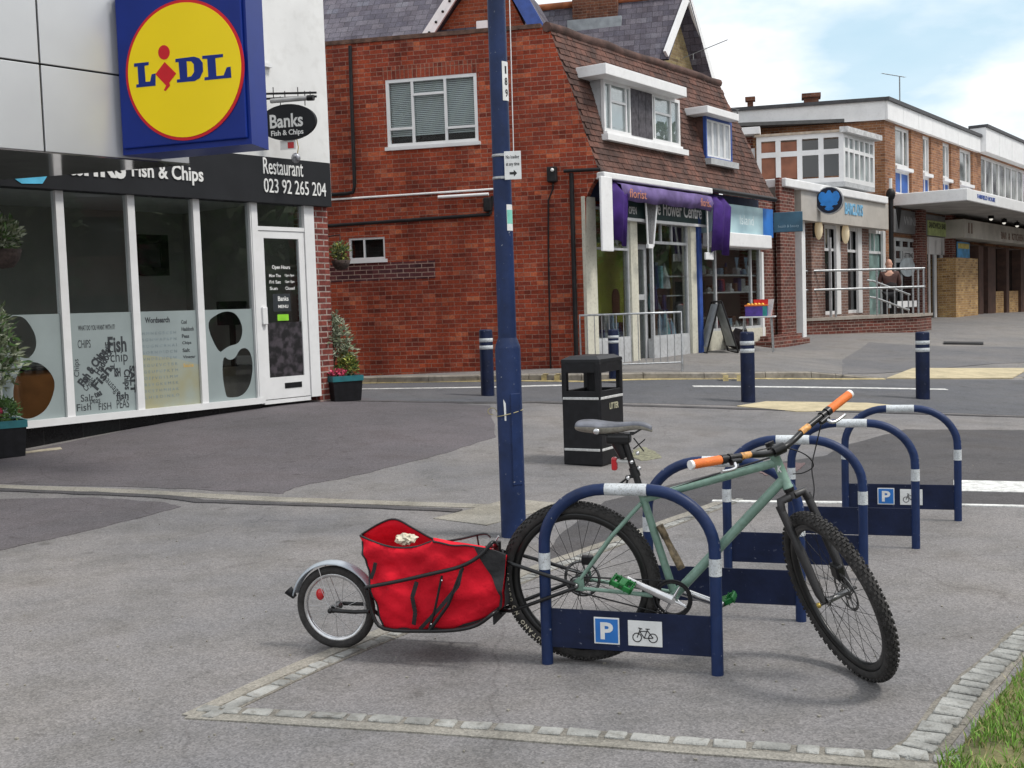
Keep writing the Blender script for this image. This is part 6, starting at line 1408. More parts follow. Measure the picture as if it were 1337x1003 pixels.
frame_bars(d, xd0, xd1, gz + .3, zd1, .1, dv, dv + .05, (), (rz(842, 388, dv),)); dd = d.build('shop_door', M_grey_p, red, M=RM2); MB().box((xd0 + .1, dv + .02, gz + .4), (xd1 - .1, dv + .026, zd1 - .1)).build('pane', M_glass, dd)
MB().box((xd0, .03, zd1 + .02), (xd1, .06, zt3)).build('fanlight', M_gl_dark, red, M=RM2)
# shop sign boards
M_dgreen = pm('dark_green_board', (.012, .035, .035), .45, var=.2, sc=4); M_purple = pm('purple_canvas', (.05, .02, .15), .75, var=.22, sc=6, bump=.3, bsc=8, spec=.2); M_purple2 = pm('purple_faded', (.14, .1, .24), .8, var=.25, sc=5, bump=.3, bsc=10, spec=.2)
zs0, zs1 = rz(870, 289, -.1), rz(870, 262, -.1); sbx = MB(); sbx.box((rx(815, 270, -.1), -.1, zs0), (rx(921, 280, -.1), 0, zs1 + .12)); sbo = sbx.build('sign_board', M_dgreen, red, M=RM2)
MB().box((rx(815, 270, -.1), -.12, zs0 - .05), (rx(921, 280, -.1), 0, zs0)).build('sign_moulding', M_wpaint, red, M=RM2)
m = MB(); m.text('The Flower Centre', rx(848, 275, -.1), rx(916, 288, -.1), zs0 + .1, zs0 + .36, -.101, .004, off=.01); m.text('OPEN', rx(821, 275, -.1), rx(831, 275, -.1), zs0 + .07, zs0 + .2, -.101, .004); m.build('sign_lettering', M_wpaint, sbo)
# awning
va = -.42; aw = root('shop_awning', 'folded purple canvas awning with hanging side flaps over the corner shop', 'awning', RF.M)
A0 = RF.h(797, 243, va); xa0, xa1 = rx(797, 250, va), rx(938, 268, va); zA1, zA0 = rz(820, 238, va) , rz(820, 257, va)
zA1 = rz(870, 249, va); zA0 = rz(870, 268, va)
m = MB(); N_ = 40; vs = []
for i in range(N_ + 1):
    t = i / N_; x = xa0 + .35 + (xa1 - xa0 - .7) * t; wv = .02 * math.sin(t * 31) + .015 * math.sin(t * 17)
    vs += [(x, -.1, zA1 + .1), (x, va + wv * .6, zA1 + wv * .4), (x, va - .03 + wv, (zA0 + zA1) / 2 + wv * .3), (x, va + .02 + wv, zA0 + wv * .7)]
m.add(vs, [(4 * i + j, 4 * i + 4 + j, 4 * i + 5 + j, 4 * i + 1 + j) for i in range(N_) for j in range(3)], 0, True); o_ = m.build('valance', M_purple2, aw); sd_ = o_.modifiers.new('s', 'SOLIDIFY'); sd_.thickness = .01
for (xs0, px0, px1, yb3, nm) in ((xa0, 796, 820, 317, 0), (xa1, 932, 951, 330, 1)):
    m = MB(); vs = []; xa_, xb3 = rx(px0, 280, va), rx(px1, 280, va); zb3 = rz((px0 + px1) / 2, yb3, va); ztp = zA1 + .06
    for i in range(13):
        t = i / 12; x = xa_ + (xb3 - xa_) * t; y = va + .05 * math.sin(t * 9 + nm) - .03
        vs += [(x, y * .6, ztp), (x, y, ztp - .22), (x, y + .02, (ztp + zb3) / 2), (x, y * .9 + .02, zb3 + .05 * math.sin(t * 5))]
    m.add(vs, [(4 * i + j, 4 * i + 4 + j, 4 * i + 5 + j, 4 * i + 1 + j) for i in range(12) for j in range(3)], 0, True); o_ = m.build('side_flap', M_purple, aw); sd_ = o_.modifiers.new('s', 'SOLIDIFY'); sd_.thickness = .012
m = MB(); m.text('florist', xa0 + .55, xa0 + 1.15, zA0 + .05, zA0 + .2, va - .055, .003); m.text('florist', xa1 - .9, xa1 - .45, zA0 + .05, zA0 + .2, va - .055, .003); m.build('orange_print', pm('faded_orange', (.5, .2, .12), .7), aw)
m = MB()
for (pxa, ya, pxb, yb3) in ((843, 262, 846, 322), (858, 262, 853, 322), (923, 275, 925, 338), (936, 276, 931, 330)): m.tube([RF.h(pxa, ya, va + .1), RF.h(pxb, yb3, va + .15)], .018, 6)
a_ = RF.h(847, 324, va + .1); b_ = RF.h(853, 319, va + .1); m.box((a_.x, a_.y, a_.z), (b_.x, a_.y + .05, b_.z)); a_ = RF.h(922, 339, va + .1); b_ = RF.h(932, 330, va + .1); m.rbox((a_.x, a_.y, a_.z), (b_.x, a_.y + .04, b_.z), .01); m.build('arm', M_wpaint, aw)
m = MB(); a_ = RF.h(784.5, 328, va); b_ = RF.h(796.5, 232, va); m.rbox((a_.x, va - .04, a_.z), (b_.x, va, b_.z), .01); m.build('end_bracket', M_wpaint, aw)
m = MB(); m.prism([(rx(845, 262, -.2), rz(845, 262, -.2)), (rx(857, 265, -.2), rz(857, 265, -.2)), (rx(853, 322, -.2), rz(853, 322, -.2)), (rx(847, 322, -.2), rz(847, 322, -.2))], -.2, -.17); m.build('hanging_cloth', pm('grey_mesh', (.16, .16, .165), .8, var=.3, sc=30), aw)
# side glazed panel between gable corbel and post
m = MB(); m.box((-.0, .13, rz(771, 290)), (a1, .16, rz(771, 258))); m.build('side_panel', M_grey_p, red, M=RM2)
# shop interior
itm = MB(); zc_ = zhd - .1; itm.box((.2, 2.6, gz), (Lr - .6, 2.7, zc_)); itm.box((.2, .2, zc_), (Lr - .6, 2.7, zc_ + .05)); itm.box((rx(907, 400) - .05, .12, gz), (rx(907, 400) + .03, 2.6, zc_)); itm.box((rx(996, 400) - .02, .06, gz), (rx(996, 400) + .05, 2.75, zc_)); itm.build('interior_wall', M_int, red, M=RM2)
MB().box((.2, .15, gz), (Lr - .6, 2.7, gz + .62)).build('interior_floor', M_intf, red, M=RM2)
M_lime = pm('lime_card', (.42, .46, .06), .8, var=.15, sc=3, dirt=.15); M_ochre = pm('ochre_card', (.42, .3, .08), .8, var=.2, sc=3)
sc0 = MB(); sc0.box((rx(778, 400, .5), .5, rz(800, 440, .5)), (rx(815, 400, .5), .53, rz(800, 318, .5))); sco = sc0.build('backdrop', M_lime, red, M=RM2)
sc0 = MB(); sc0.box((rx(877, 400, .45), .45, rz(890, 436, .45)), (rx(897, 400, .45), .48, rz(890, 312, .45))); sc0.build('backdrop', M_ochre, red, M=RM2)
# popsicle drawing on the backdrop
lx, lz = rx(805, 395, .48), rz(805, 395, .48)
m = MB(); m.prism([(lx - .13, lz - .2), (lx + .13, lz - .2), (lx + .13, lz + .12)] + [(lx + .13 * math.cos(R(a)), lz + .12 + .13 * math.sin(R(a))) for a in range(15, 180, 15)] + [(lx - .13, lz + .12)], .48, .495); m.box((lx - .02, .48, lz - .45), (lx + .02, .49, lz - .2)); m.build('ice_lolly_cutout', pm('brown_card', (.16, .06, .03), .7), red, M=RM2)
# goods in the windows
rnd = random.Random(12)
gp_ = root('window_display', 'blue and white fabrics and gifts on display in the corner shop window', 'display', RF.M)
cols_ = [pm('goods_white', (.6, .6, .6), .6), pm('goods_aqua', (.3, .55, .6), .6), pm('goods_navy', (.03, .04, .15), .6), pm('goods_red', (.45, .05, .06), .6), pm('goods_brown', (.15, .08, .05), .7), pm('goods_paleblue', (.35, .5, .65), .6)]
for i in range(34):
    side = i < 14; pxx = rnd.uniform(780, 812) if side else rnd.uniform(856, 876); x = rx(pxx, 420, .25); zb3 = rz(800 if side else 870, 443 if side else 438, .25); h_ = rnd.uniform(.1, .5) if side else rnd.uniform(.15, 1.5); w_ = rnd.uniform(.05, .14); y = rnd.uniform(.15, .42)
    m = MB(); b0 = zb3 + (0 if side else rnd.choice((0, 0, .5, .9))); hh = min(h_, .5)
    if i % 3 == 0: m.lathe([(w_ * .5, 0), (w_ * .6, hh * .3), (w_ * .35, hh * .7), (w_ * .45, hh)], 10, M=Matrix.Translation((x, y, b0)))
    elif i % 3 == 1: m.rbox((x - w_ / 2, y - .05, b0), (x + w_ / 2, y + .05, b0 + hh), .01)
    else: m.lathe([(w_ * .9, 0), (w_ * .7, hh * .4), (w_ * .2, hh * .8), (0, hh)], 10, M=Matrix.Translation((x, y, b0)))
    m.build('goods', cols_[rnd.randrange(6)], gp_)
m = MB()
for z_ in (rz(880, 362, .3), rz(880, 387, .3)): m.box((rx(862, 370, .3), .15, z_), (rx(893, 370, .3), .45, z_ + .02))
m.build('display_shelf', M_wframe, gp_)
# second shop
MB().box((a1 + .02, .02, rz(870, 268)), (Lr - .02, .4, evz - .03)).build('lintel_board', pm('navy_lintel', (.02, .03, .08), .6, var=.2), red, M=RM2)
m = MB(); m.box((rx(908, 400), -.1, gz), (rx(911, 400) + .03, .1, rz(910, 285))); m.build('blue_post', M_bframe, red, M=RM2)
v2 = -.16; zc0, zc1 = rz(980, 308, v2), rz(980, 270, v2); xc0, xc1 = rx(925, 290, v2), rx(1009, 290, v2)
M_lb = pm('pale_blue_fascia', (.33, .5, .58), .5, var=.25, sc=1.2, c2=(.45, .62, .66)); m = MB(); m.box((xc0, v2, zc0), (xc1, 0, zc1)); o_ = m.build('shop_fascia', M_lb, red, M=RM2)
m = MB(); m.box((xc1 - .55, v2 - .006, zc0), (xc1 + .002, v2 - .001, zc1)); m.build('blue_fascia_end', pm('bright_blue', (.03, .16, .5), .5, var=.2, sc=2), o_)
m = MB(); m.text('Island', rx(966, 290, v2), rx(984, 292, v2), zc0 + .22, zc0 + .42, v2, .003); m.build('fascia_lettering', pm('pale_letter', (.6, .68, .7), .6), o_)
m = MB(); m.rbox((rx(935, 300, -.3), -.3, rz(975, 323, -.3)), (rx(1008, 310, -.3), 0, rz(975, 305, -.3)), .02); m.build('shutter_box', M_wpaint, red, M=RM2)
ztw = rz(950, 327); m = MB(); frame_bars(m, rx(911, 400) + .04, rx(994, 400), rz(940, 432), ztw + .1, .05, 0, .05, (rx(936, 400), rx(982, 400)), ()); m.build('shop_window_frame', M_grey_p, red, M=RM2)
MB().box((rx(911, 400) + .05, .03, rz(940, 432)), (rx(994, 400), .036, ztw + .1)).build('shop_pane', M_glass, red, M=RM2)
m = MB(); m.box((rx(994, 400), -.03, gz), (rx(996, 400) + .02, .08, ztw)); m.build('white_post', M_wpaint, red, M=RM2)
m = MB(); m.box((rx(996, 400) + .03, .0, gz), (Lr, .5, evz - .2)); m.build('end_pier', M_brickRd, red, M=RM2)
wd2 = root('window_display', 'white shelves with small goods and bunting in the second shop window', 'display', RF.M)
m = MB()
for z_ in (rz(950, 361, .3), rz(950, 383, .3)): m.box((rx(913, 370, .3), .12, z_), (rx(981, 370, .3), .42, z_ + .03))
m.build('shelf', M_wframe, wd2)
for i in range(44):
    k = rnd.choice((0, 1, 2)); zsh = (rz(950, 361, .3) + .03, rz(950, 383, .3) + .03, rz(940, 432))[k]; x = rx(rnd.uniform(914, 980), 380, .3); hh = rnd.uniform(.08, .3); w_ = rnd.uniform(.06, .2)
    m = MB()
    if i % 2: m.rbox((x - w_ / 2, .18, zsh), (x + w_ / 2, .3, zsh + hh), .01)
    else: m.lathe([(w_ * .4, 0), (w_ * .5, hh * .5), (w_ * .2, hh)], 10, M=Matrix.Translation((x, .25, zsh)))
    m.build('goods', cols_[rnd.choice((0, 0, 0, 2, 3, 4, 5))], wd2)
m = MB()
for px in (962, 974): h_ = RF.h(px, 336, .1); m.prism([(h_.x - .1, h_.z), (h_.x + .1, h_.z), (h_.x, h_.z - .28)], .1, .105)
m.build('bunting', cols_[5], wd2)
# projecting bracket sign
o = RF.h(1010, 300, -.1); ow = RF.w(o); PS = Fr(Matrix.Translation((ow.x, ow.y, 0)) @ rotz(ha))
bs = root('bracket_sign', 'small dark teal sign board jutting out by the brick pier', 'sign', PS.M)
x0, x1, z0, z1 = PS.x(1010, 290), PS.x(1048, 290), PS.z(1030, 303), PS.z(1030, 277); MB().rbox((x0, -.05, z0), (x1, .05, z1), .01).build('board', pm('teal_board', (.035, .11, .17), .45, var=.2, sc=3), bs)
m = MB(); m.text('health & beauty', x0 + .1, x1 - .08, z0 + .08, z0 + .16, -.05, .004); m.build('lettering', pm('pale_letter2', (.3, .42, .48), .6), bs)
# ------------------------------------------------------------------ houses behind
H1 = facade(568, 48, 25.5, -5500, left=True)
h1 = root('slate_house', 'slate roofed house with white and blue bargeboards behind the brick gable', 'house', H1.M)
def H(px, py, v=0): h = H1.h(px, py, v); return (h.x, h.z)
ap = H(640, -56); l0 = H(566, 54); r0 = H(708, 64)
MB().prism([(l0[0], l0[1] - 5), (r0[0], r0[1] - 5), (r0[0], r0[1] - .3), ap, (l0[0], l0[1])], 0, .3).build('gable_wall', brick('brick_orange', (.4, .11, .045), (.32, .08, .04), (.3, .2, .15), sc2=1), h1)
def slopebox(mb, a, b, y0, y1, th, m=0):
    a, b = Vector((a[0], 0, a[1])), Vector((b[0], 0, b[1])); t = (b - a).normalized(); n_ = Vector((-t.z, 0, t.x)) * th
    mb.add([(a.x, y0, a.z), (b.x, y0, b.z), (b.x, y1, b.z), (a.x, y1, a.z), (a.x + n_.x, y0, a.z + n_.z), (b.x + n_.x, y0, b.z + n_.z), (b.x + n_.x, y1, b.z + n_.z), (a.x + n_.x, y1, a.z + n_.z)], [(0, 1, 5, 4), (1, 2, 6, 5), (2, 3, 7, 6), (3, 0, 4, 7), (4, 5, 6, 7), (0, 3, 2, 1)], m)
m = MB(); slopebox(m, (l0[0] - .1, l0[1] - .2), ap, -.35, -.28, .22); bo1 = m.build('bargeboard', M_wpaint, h1); m = MB(); slopebox(m, ap, r0, -.35, -.25, .3); m.build('bargeboard', M_bframe, h1, label='blue painted bargeboard')
m = MB()
for i in range(1, 9): t = i / 9; p = Vector((l0[0] - .1 + (ap[0] - l0[0] + .1) * t, 0, l0[1] - .2 + (ap[1] - l0[1] + .2) * t)); m.ball((p.x - .04, -.36, p.z + .1), .03)
m.build('bolt_heads', M_blackp, bo1)
def roofplane(par, P00, P10, P11, P01, mat, name='roof', th=.05):
    """P00-P10 eave, P01-P11 ridge; uv in metres"""
    P = [Vector(p) for p in (P00, P10, P11, P01)]; u = (P[1] - P[0]).normalized(); n_ = u.cross(P[3] - P[0]).normalized(); v = n_.cross(u)
    me = bpy.data.meshes.new(name); vs = P + [p - n_ * th for p in P]; me.from_pydata([tuple(p) for p in vs], [], [(0, 1, 2, 3), (7, 6, 5, 4), (0, 4, 5, 1), (1, 5, 6, 2), (2, 6, 7, 3), (3, 7, 4, 0)])
    uvl = me.uv_layers.new(name='UVMap')
    for lp in me.loops: p = vs[lp.vertex_index] - P[0]; uvl.data[lp.index].uv = (p.dot(u), p.dot(v))
    me.materials.append(mat); o = bpy.data.objects.new(name, me); COL.objects.link(o); o.parent = par; return o
yr = 5.0
a = Vector((H(300, 75)[0], -.2, H(430, 66)[1])); b = Vector((H(600, 60)[0] + .4, -.2, a.z)); rise = 4.6
roofplane(h1, a, b, b + Vector((.5, 4.2, rise)), a + Vector((0, 4.2, rise)), M_slate)
roofplane(h1, (l0[0] - .1, -.3, l0[1] - .1), (l0[0] - .1, -.28 + 5, l0[1] - .1), (ap[0], 4.7, ap[1] + .12), (ap[0], -.3, ap[1] + .12), M_slate)
roofplane(h1, (r0[0] + .1, 4.7, r0[1] - .0), (r0[0] + .1, -.3, r0[1] - .0), (ap[0], -.3, ap[1] + .12), (ap[0], 4.7, ap[1] + .12), M_slate)
MB().box((H(300, 60)[0], .3, l0[1] - 5), (r0[0] - .3, 6, l0[1] - .3)).build('wall', M_brickRd, h1)
m = MB(); h_ = H1.h(632, 35, -.05); m.rbox((h_.x - .16, -.12, h_.z - .12), (h_.x + .1, 0, h_.z + .12), .02); m.build('floodlight', M_wpaint, h1)
H2 = facade(857, 90, 30.0, 1720); h2 = root('slate_house', 'slate roofed house with brick chimney and yellow stone gable behind the mansard', 'house', H2.M)
e0 = H2.h(857, 73); ap = H2.h(882, 5); e1 = H2.h(912, 106); zb0 = e0.z - 4
MB().prism([(e0.x + .15, zb0), (e1.x - .15, zb0), (e1.x - .15, e1.z), (ap.x, ap.z - .15), (e0.x + .15, e0.z)], 0, .3).build('gable_wall', brick('yellow_stone', (.32, .26, .13), (.25, .19, .1), (.3, .26, .18), sc2=2), h2)
m = MB(); slopebox(m, (e0.x - .1, e0.z - .1), (ap.x, ap.z), -.4, -.33, .2); m.build('bargeboard', M_wpaint, h2); m = MB(); slopebox(m, (ap.x, ap.z), (e1.x + .1, e1.z - .1), -.4, -.33, .2); m.build('bargeboard', M_wpaint, h2)
lv_ = (H2.I.to_3x3() @ Vector((math.cos(math.atan2((GF.M @ Vector((1, 0, 0)) - GF.M @ Vector((0, 0, 0))).y, (GF.M @ Vector((1, 0, 0)) - GF.M @ Vector((0, 0, 0))).x)), math.sin(math.atan2((GF.M @ Vector((1, 0, 0)) - GF.M @ Vector((0, 0, 0))).y, (GF.M @ Vector((1, 0, 0)) - GF.M @ Vector((0, 0, 0))).x)), 0))) * -1
lf_ = lv_ * 9.5
E0 = Vector((e0.x, 0, e0.z)); AP = Vector((ap.x, 0, ap.z)); E1 = Vector((e1.x, 0, e1.z)); sh = lv_ * -.4
sh = Vector((0, -.42, 0))
roofplane(h2, E0 + lf_ + Vector((-.1, 0, -.15)), E0 + Vector((-.1, -.4, -.15)), AP + Vector((0, -.4, .17)), AP + lf_ + Vector((0, 0, .17)), M_slate)
roofplane(h2, E1 + Vector((.1, -.4, -.1)), E1 + lf_ + Vector((.1, 0, -.1)), AP + lf_ + Vector((0, 0, .17)), AP + Vector((0, -.4, .17)), M_slate)
MB().tube([AP + Vector((0, -.4, .2)), AP + lf_ + Vector((0, 0, .2))], .1, 8).build('ridge_tiles', pm('terracotta_ridge', (.4, .14, .06), .9, var=.3, sc=5), h2)
m = MB(); m.add([tuple(E0 + Vector((.2, .3, -4))), tuple(E0 + lf_ + Vector((.2, .3, -4))), tuple(E0 + lf_ + Vector((.2, .3, 0))), tuple(E0 + Vector((.2, .3, 0)))], [(3, 2, 1, 0)]); m.build('side_wall', M_brickRd, h2)
cM = H2.I @ AP if False else None
cc = AP + lf_ * .22; ca = math.atan2(lf_.y, lf_.x); M_brickC = brick('chimney_brick', (.22, .09, .05), (.17, .07, .045), (.24, .18, .14), sc2=2)
CMx = Matrix.Translation(cc) @ rotz(ca); ch_ = MB().box((-.6, -.45, -.6), (.6, .45, 1.7)).build('chimney', M_brickC, h2, M=CMx)
MB().box((-.72, -.62, -.75), (.72, .6, -.32)).build('lead_flashing', pm('lead', (.33, .36, .38), .5, .2, var=.2, sc=5), ch_)
MB().box((-.66, -.51, 1.15), (.66, .51, 1.32)).build('chimney_band', M_brickC, ch_)
# aerial between houses
def aerial(px, py, Y, h, w, lab, par=None, tilt=.3, n=8, base=None):
    p = at(px, py, Y); rt = root('tv_aerial', lab, 'aerial', Matrix.Translation(p)); m = MB(); m.tube([(0, 0, 0), (0, 0, h)], .018, 6); m.build('mast', M_dsteel, rt)
    m = MB(); m.tube([(-w, -.1, h + w * tilt), (w * .3, .03, h - w * tilt * .3)], .012, 5)
    for i in range(n): t = i / (n - 1); c = Vector((-w, -.1, h + w * tilt)).lerp(Vector((w * .3, .03, h - w * tilt * .3)), t); m.tube([c + Vector((0, -.12, -.02)), c + Vector((0, .12, .02))], .005, 4)
    m.build('antenna', M_dsteel, rt); return rt
aerial(905, 78, 31, .15, -.9, 'thin TV aerial beside the yellow stone gable', tilt=-.35)
# ------------------------------------------------------------------ bank with glazed upper room
BK = facade(1043, 437, 27.7, 1750)
bank = root('bank_building', 'brown brick bank with beige fascia and white glazed room above it', 'building', BK.M)
def bx(px, py, v=0): return BK.x(px, py, v)
def bz(px, py, v=0): return BK.z(px, py, v)
M_brickB = brick('brick_brown', (.24, .13, .1), (.17, .1, .085), (.34, .3, .27), mort=.009, sc2=2, dk=.3)
M_brickO = brick('brick_tan', (.36, .17, .08), (.27, .12, .06), (.36, .3, .24), mort=.006, sc2=1.2, dk=.35)
M_beige = pm('beige_fascia', (.44, .41, .37), .6, var=.06, sc=1.5, dirt=.12)
xE = bx(1160, 300); zt = bz(1100, 292)
m = MB(); m.box((-.02, -.12, -.2), (.2, .1, bz(1043, 240))); m.build('white_pillar', M_wpaint, bank)
zf0, zf1, zf2 = bz(1100, 293, -.3), bz(1100, 257, -.3), bz(1100, 247, -.3)
fo_ = MB().box((bx(1046, 260, -.3), -.3, zf0), (bx(1160, 285, -.3), .3, zf1)).build('fascia', M_beige, bank)
m = MB(); m.rbox((bx(1026, 236, -.38), -.38, zf1), (bx(1160, 270, -.38), 1.2, zf2), .02); m.build('white_cornice', M_wpaint, bank)
zw0, zw1 = bz(1100, 410), zf0
wins = [(1077, 1097), (1107, 1125), (1135, 1157)]
xs_b = [.2] + [bx(p, 360) for w_ in wins for p in w_] + [xE]
m = MB(); m.box((bx(1060, 360), 0, -.2), (xs_b[1], .3, zw1)); m.box((xs_b[2], 0, -.2), (xs_b[3], .3, zw1)); m.box((xs_b[4], 0, -.2), (xs_b[5], .3, zw1)); m.box((xs_b[1], .0, -.2), (xs_b[2], .3, zw0)); m.box((xs_b[3], .0, -.2), (xs_b[4], .3, zw0)); m.box((xs_b[6], 0, -.2), (xE, .3, zw1)); m.build('brick_front', M_brickB, bank)
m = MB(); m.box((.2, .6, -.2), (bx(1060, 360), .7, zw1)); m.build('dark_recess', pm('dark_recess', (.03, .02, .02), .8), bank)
for i in range(3):
    a, b = xs_b[1 + 2 * i], xs_b[2 + 2 * i]; z0 = zw0 if i < 2 else .35; zm_ = zw1 - .62
    m = MB(); frame_bars(m, a, b, z0, zw1, .09, .05, .12, (), (zm_,), .07); m.box((b - .3, -.02, z0), (b, .05, zw1))
    for t in (.3, .6): m.box((a + (b - .3 - a) * t - .015, .07, zm_), (a + (b - .3 - a) * t + .015, .1, zw1 - .05))
    wo_ = m.build('window' if i < 2 else 'entrance_door', M_wframe, bank); MB().box((a + .05, .09, z0 + .05), (b - .05, .1, zw1 - .05)).build('pane', M_gl_dark if i < 2 else pm('aqua_glass', (.2, .3, .28), .15, var=.4, sc=2), wo_)
for px, py in ((1070, 299), (1105, 305)):
    h_ = BK.h(px, py, -.16); lo_ = MB().ball((h_.x, -.14, h_.z), (.11, .1, .27)).build('wall_light', pm('warm_opal', (.7, .6, .42), .4, var=.05, em=((1, .75, .42), .12)), bank)
    MB().rbox((h_.x - .06, -.05, h_.z - .2), (h_.x + .06, 0, h_.z + .2), .02).build('back_plate', M_blackp, lo_)
m = MB(); m.text('BANK', bx(1104, 272, -.3), bx(1123, 276, -.3), bz(1112, 274, -.3), bz(1112, 264, -.3), -.3, .02, off=.03); m.text('ROYALE', 0, .01, 0, .01, 5, .001) if False else None
m2 = MB(); m2.text('BARCLAYS', bx(1103, 275, -.3), bx(1126, 280, -.3), bz(1113, 281, -.3), bz(1113, 266, -.3), -.3, .02, off=.02); m2.build('lettering', pm('cyan_letter', (.2, .45, .66), .5), fo_)
o = BK.h(1083, 262, -.55); ow = BK.w(o); EFm = Fr(Matrix.Translation((ow.x, ow.y, 0)) @ rotz(ha - .1))
es = root('round_sign', 'round projecting bank sign with blue spread eagle on black disc', 'sign', EFm.M)
c = EFm.h(1083, 262, 0); rr_ = EFm.x(1101.5, 262) - c.x
def EP(r): return [(c.x + r * math.cos(R(a)), c.z + r * math.sin(R(a))) for a in range(0, 360, 8)]
MB().prism(EP(rr_), -.08, .12).build('rim', M_steel, es); MB().prism(EP(rr_ * .93), -.1, -.081).build('disc', pm('black_gloss', (.008, .012, .03), .4, spec=.3), es)
eg = [(0, .78), (.12, .72), (.16, .6), (.3, .5), (.34, .62), (.56, .68), (.74, .5), (.8, .2), (.72, -.05), (.6, -.2), (.66, -.32), (.5, -.4), (.36, -.38), (.2, -.46), (.34, -.62), (.26, -.72), (.1, -.78)]
eg = eg + [(-x, y) for x, y in eg[::-1] if x > 0]
MB().prism([(c.x + x * rr_ * .95, c.z + y * rr_ * .95) for x, y in eg], -.112, -.1).build('eagle_emblem', pm('eagle_blue', (.015, .2, .6), .45, var=.25, sc=4), es)
MB().tube([(c.x, .0, c.z), tuple(EFm.I @ BK.w((o.x, .0, c.z)))], .04, 8).build('bracket', M_blackp, es)
# side pier towards the shops
m = MB(); px0, px1 = RF.x(1017, 370), RF.x(1037, 370); m.box((px0, -.05, -.1), (px1 - .03, .05, RF.z(1025, 234))); m.box((Lr + .02, .12, -.1), (px0 + .3, .3, RF.z(1010, 262))); m.build('brick_pier', M_brickRd, bank, M=BK.I @ RF.M)
m = MB(); zst = tz(6.3, 26.5); m.box((RF.x(1003, 440, -.4), -.5, -.1), (RF.x(1052, 440, -.4), -.06, zst + .1)); m.box((RF.x(1006, 440, -.3), -.25, zst + .1), (RF.x(1050, 440, -.3), -.06, zst + .2)); m.build('brick_step', M_brickRd, bank, M=BK.I @ RF.M)
# glazed upper room
GR = facade(1102, 236, 29.6, -5500, left=True, base=0); GI = BK.I @ GR.M
def ggx(px, py): h = GR.h(px, py); return h.x, h.z
zg1 = GR.z(1102, 172); zg0 = GR.z(1102, 237); xg0 = GR.x(988, 210); dr_ = GR.I @ facade(1102, 236, 29.6, 1750).w((1, 0, 0)); dr_.z = 0
gm = MB(); w_ = .11; D = -0
xs4 = [GR.x(p, 200) for p in (1016, 1044, 1072)]
frame_bars(gm, xg0, 0, zg0, zg1, .12, 0, .1, xs4, (zg0 + (zg1 - zg0) * .62,), .13); go_ = gm.build('glazed_room_front', M_wframe, bank, M=GI)
ter = pm('terracotta_pane', (.26, .1, .055), .6, var=.25, sc=3)  # mottled orange-brown colour for the left-hand panes
for i, (a, b) in enumerate(zip([xg0] + xs4, xs4 + [0])):
    for z0_, z1_ in ((zg0 + .1, zg0 + (zg1 - zg0) * .62), (zg0 + (zg1 - zg0) * .62, zg1 - .1)):
        MB().box((a + .06, .05, z0_ + .06), (b - .06, .06, z1_ - .06)).build('pane', ter if i < 2 and not (i == 1 and z1_ > zg0 + 1.2 and False) else M_gl_dark, go_)
th = math.atan2(dr_.y, dr_.x); Ls = BK.x(1142, 240, 0) ; GSd = Fr(GR.M @ rotz(th)); Lside = GSd.x(1142, 215)
gm = MB(); n_ = 6; frame_bars(gm, 0, Lside, zg0, zg1, .12, -.0, .1, [Lside * k / n_ for k in range(1, n_)], (zg0 + (zg1 - zg0) * .66,), .09); gs = gm.build('glazed_room_side', M_wframe, bank, M=GI @ rotz(th))
MB().box((.05, .05, zg0 + .05), (Lside - .05, .06, zg1 - .05)).build('pane', pm('pale_glass', (.3, .34, .34), .15, var=.4, sc=1.5), gs)
gm = MB(); gm.slab([(xg0 - .05, -.05), (.05, -.05), (dr_.x * Lside, dr_.y * Lside), (xg0 + dr_.x * Lside, dr_.y * Lside)], zg1, zg1 + .06); gm.build('glazed_room_roof', pm('tan_roof', (.4, .33, .26), .7, var=.2), bank, M=GI)
gm = MB(); gm.slab([(-.1, -.12), (.1, -.12), (dr_.x * Lside + .2, dr_.y * Lside - .1), (dr_.x * Lside, dr_.y * Lside)], zg1 - .02, zg1 + .12); gm.build('glazed_room_eaves', pm('pale_eaves', (.55, .55, .55), .6, var=.2, sc=9, dirt=.3), bank, M=GI)
gm = MB(); gm.slab([(xg0 - .05, -.03), (.03, -.03), (dr_.x * Lside, dr_.y * Lside), (xg0 + dr_.x * Lside, dr_.y * Lside)], zg0 - .12, zg0); gm.build('glazed_room_floor', M_grey_p, bank, M=GI)
gm = MB(); gm.box((xg0 - .9, .3, zg0 - .3), (xg0 - .1, .5, zg1 + .1)); gm.build('stair_wall', M_brickRd, bank, M=GI)
gm = MB(); frame_bars(gm, xg0 - .55, xg0 - .05, zg0 + .1, zg1 - .25, .08, .2, .28, (), (zg0 + .9,), .08); o_ = gm.build('stair_window', M_wframe, bank, M=GI); MB().box((xg0 - .5, .24, zg0 + .15), (xg0 - .1, .25, zg1 - .3)).build('pane', M_gl_dark, o_)
gm = MB(); gm.rbox((xg0 - .95, -.1, zg1 + .08), (xg0 + .1, .6, zg1 + .26), .01); gm.build('stair_roof', M_wpaint, bank, M=GI)
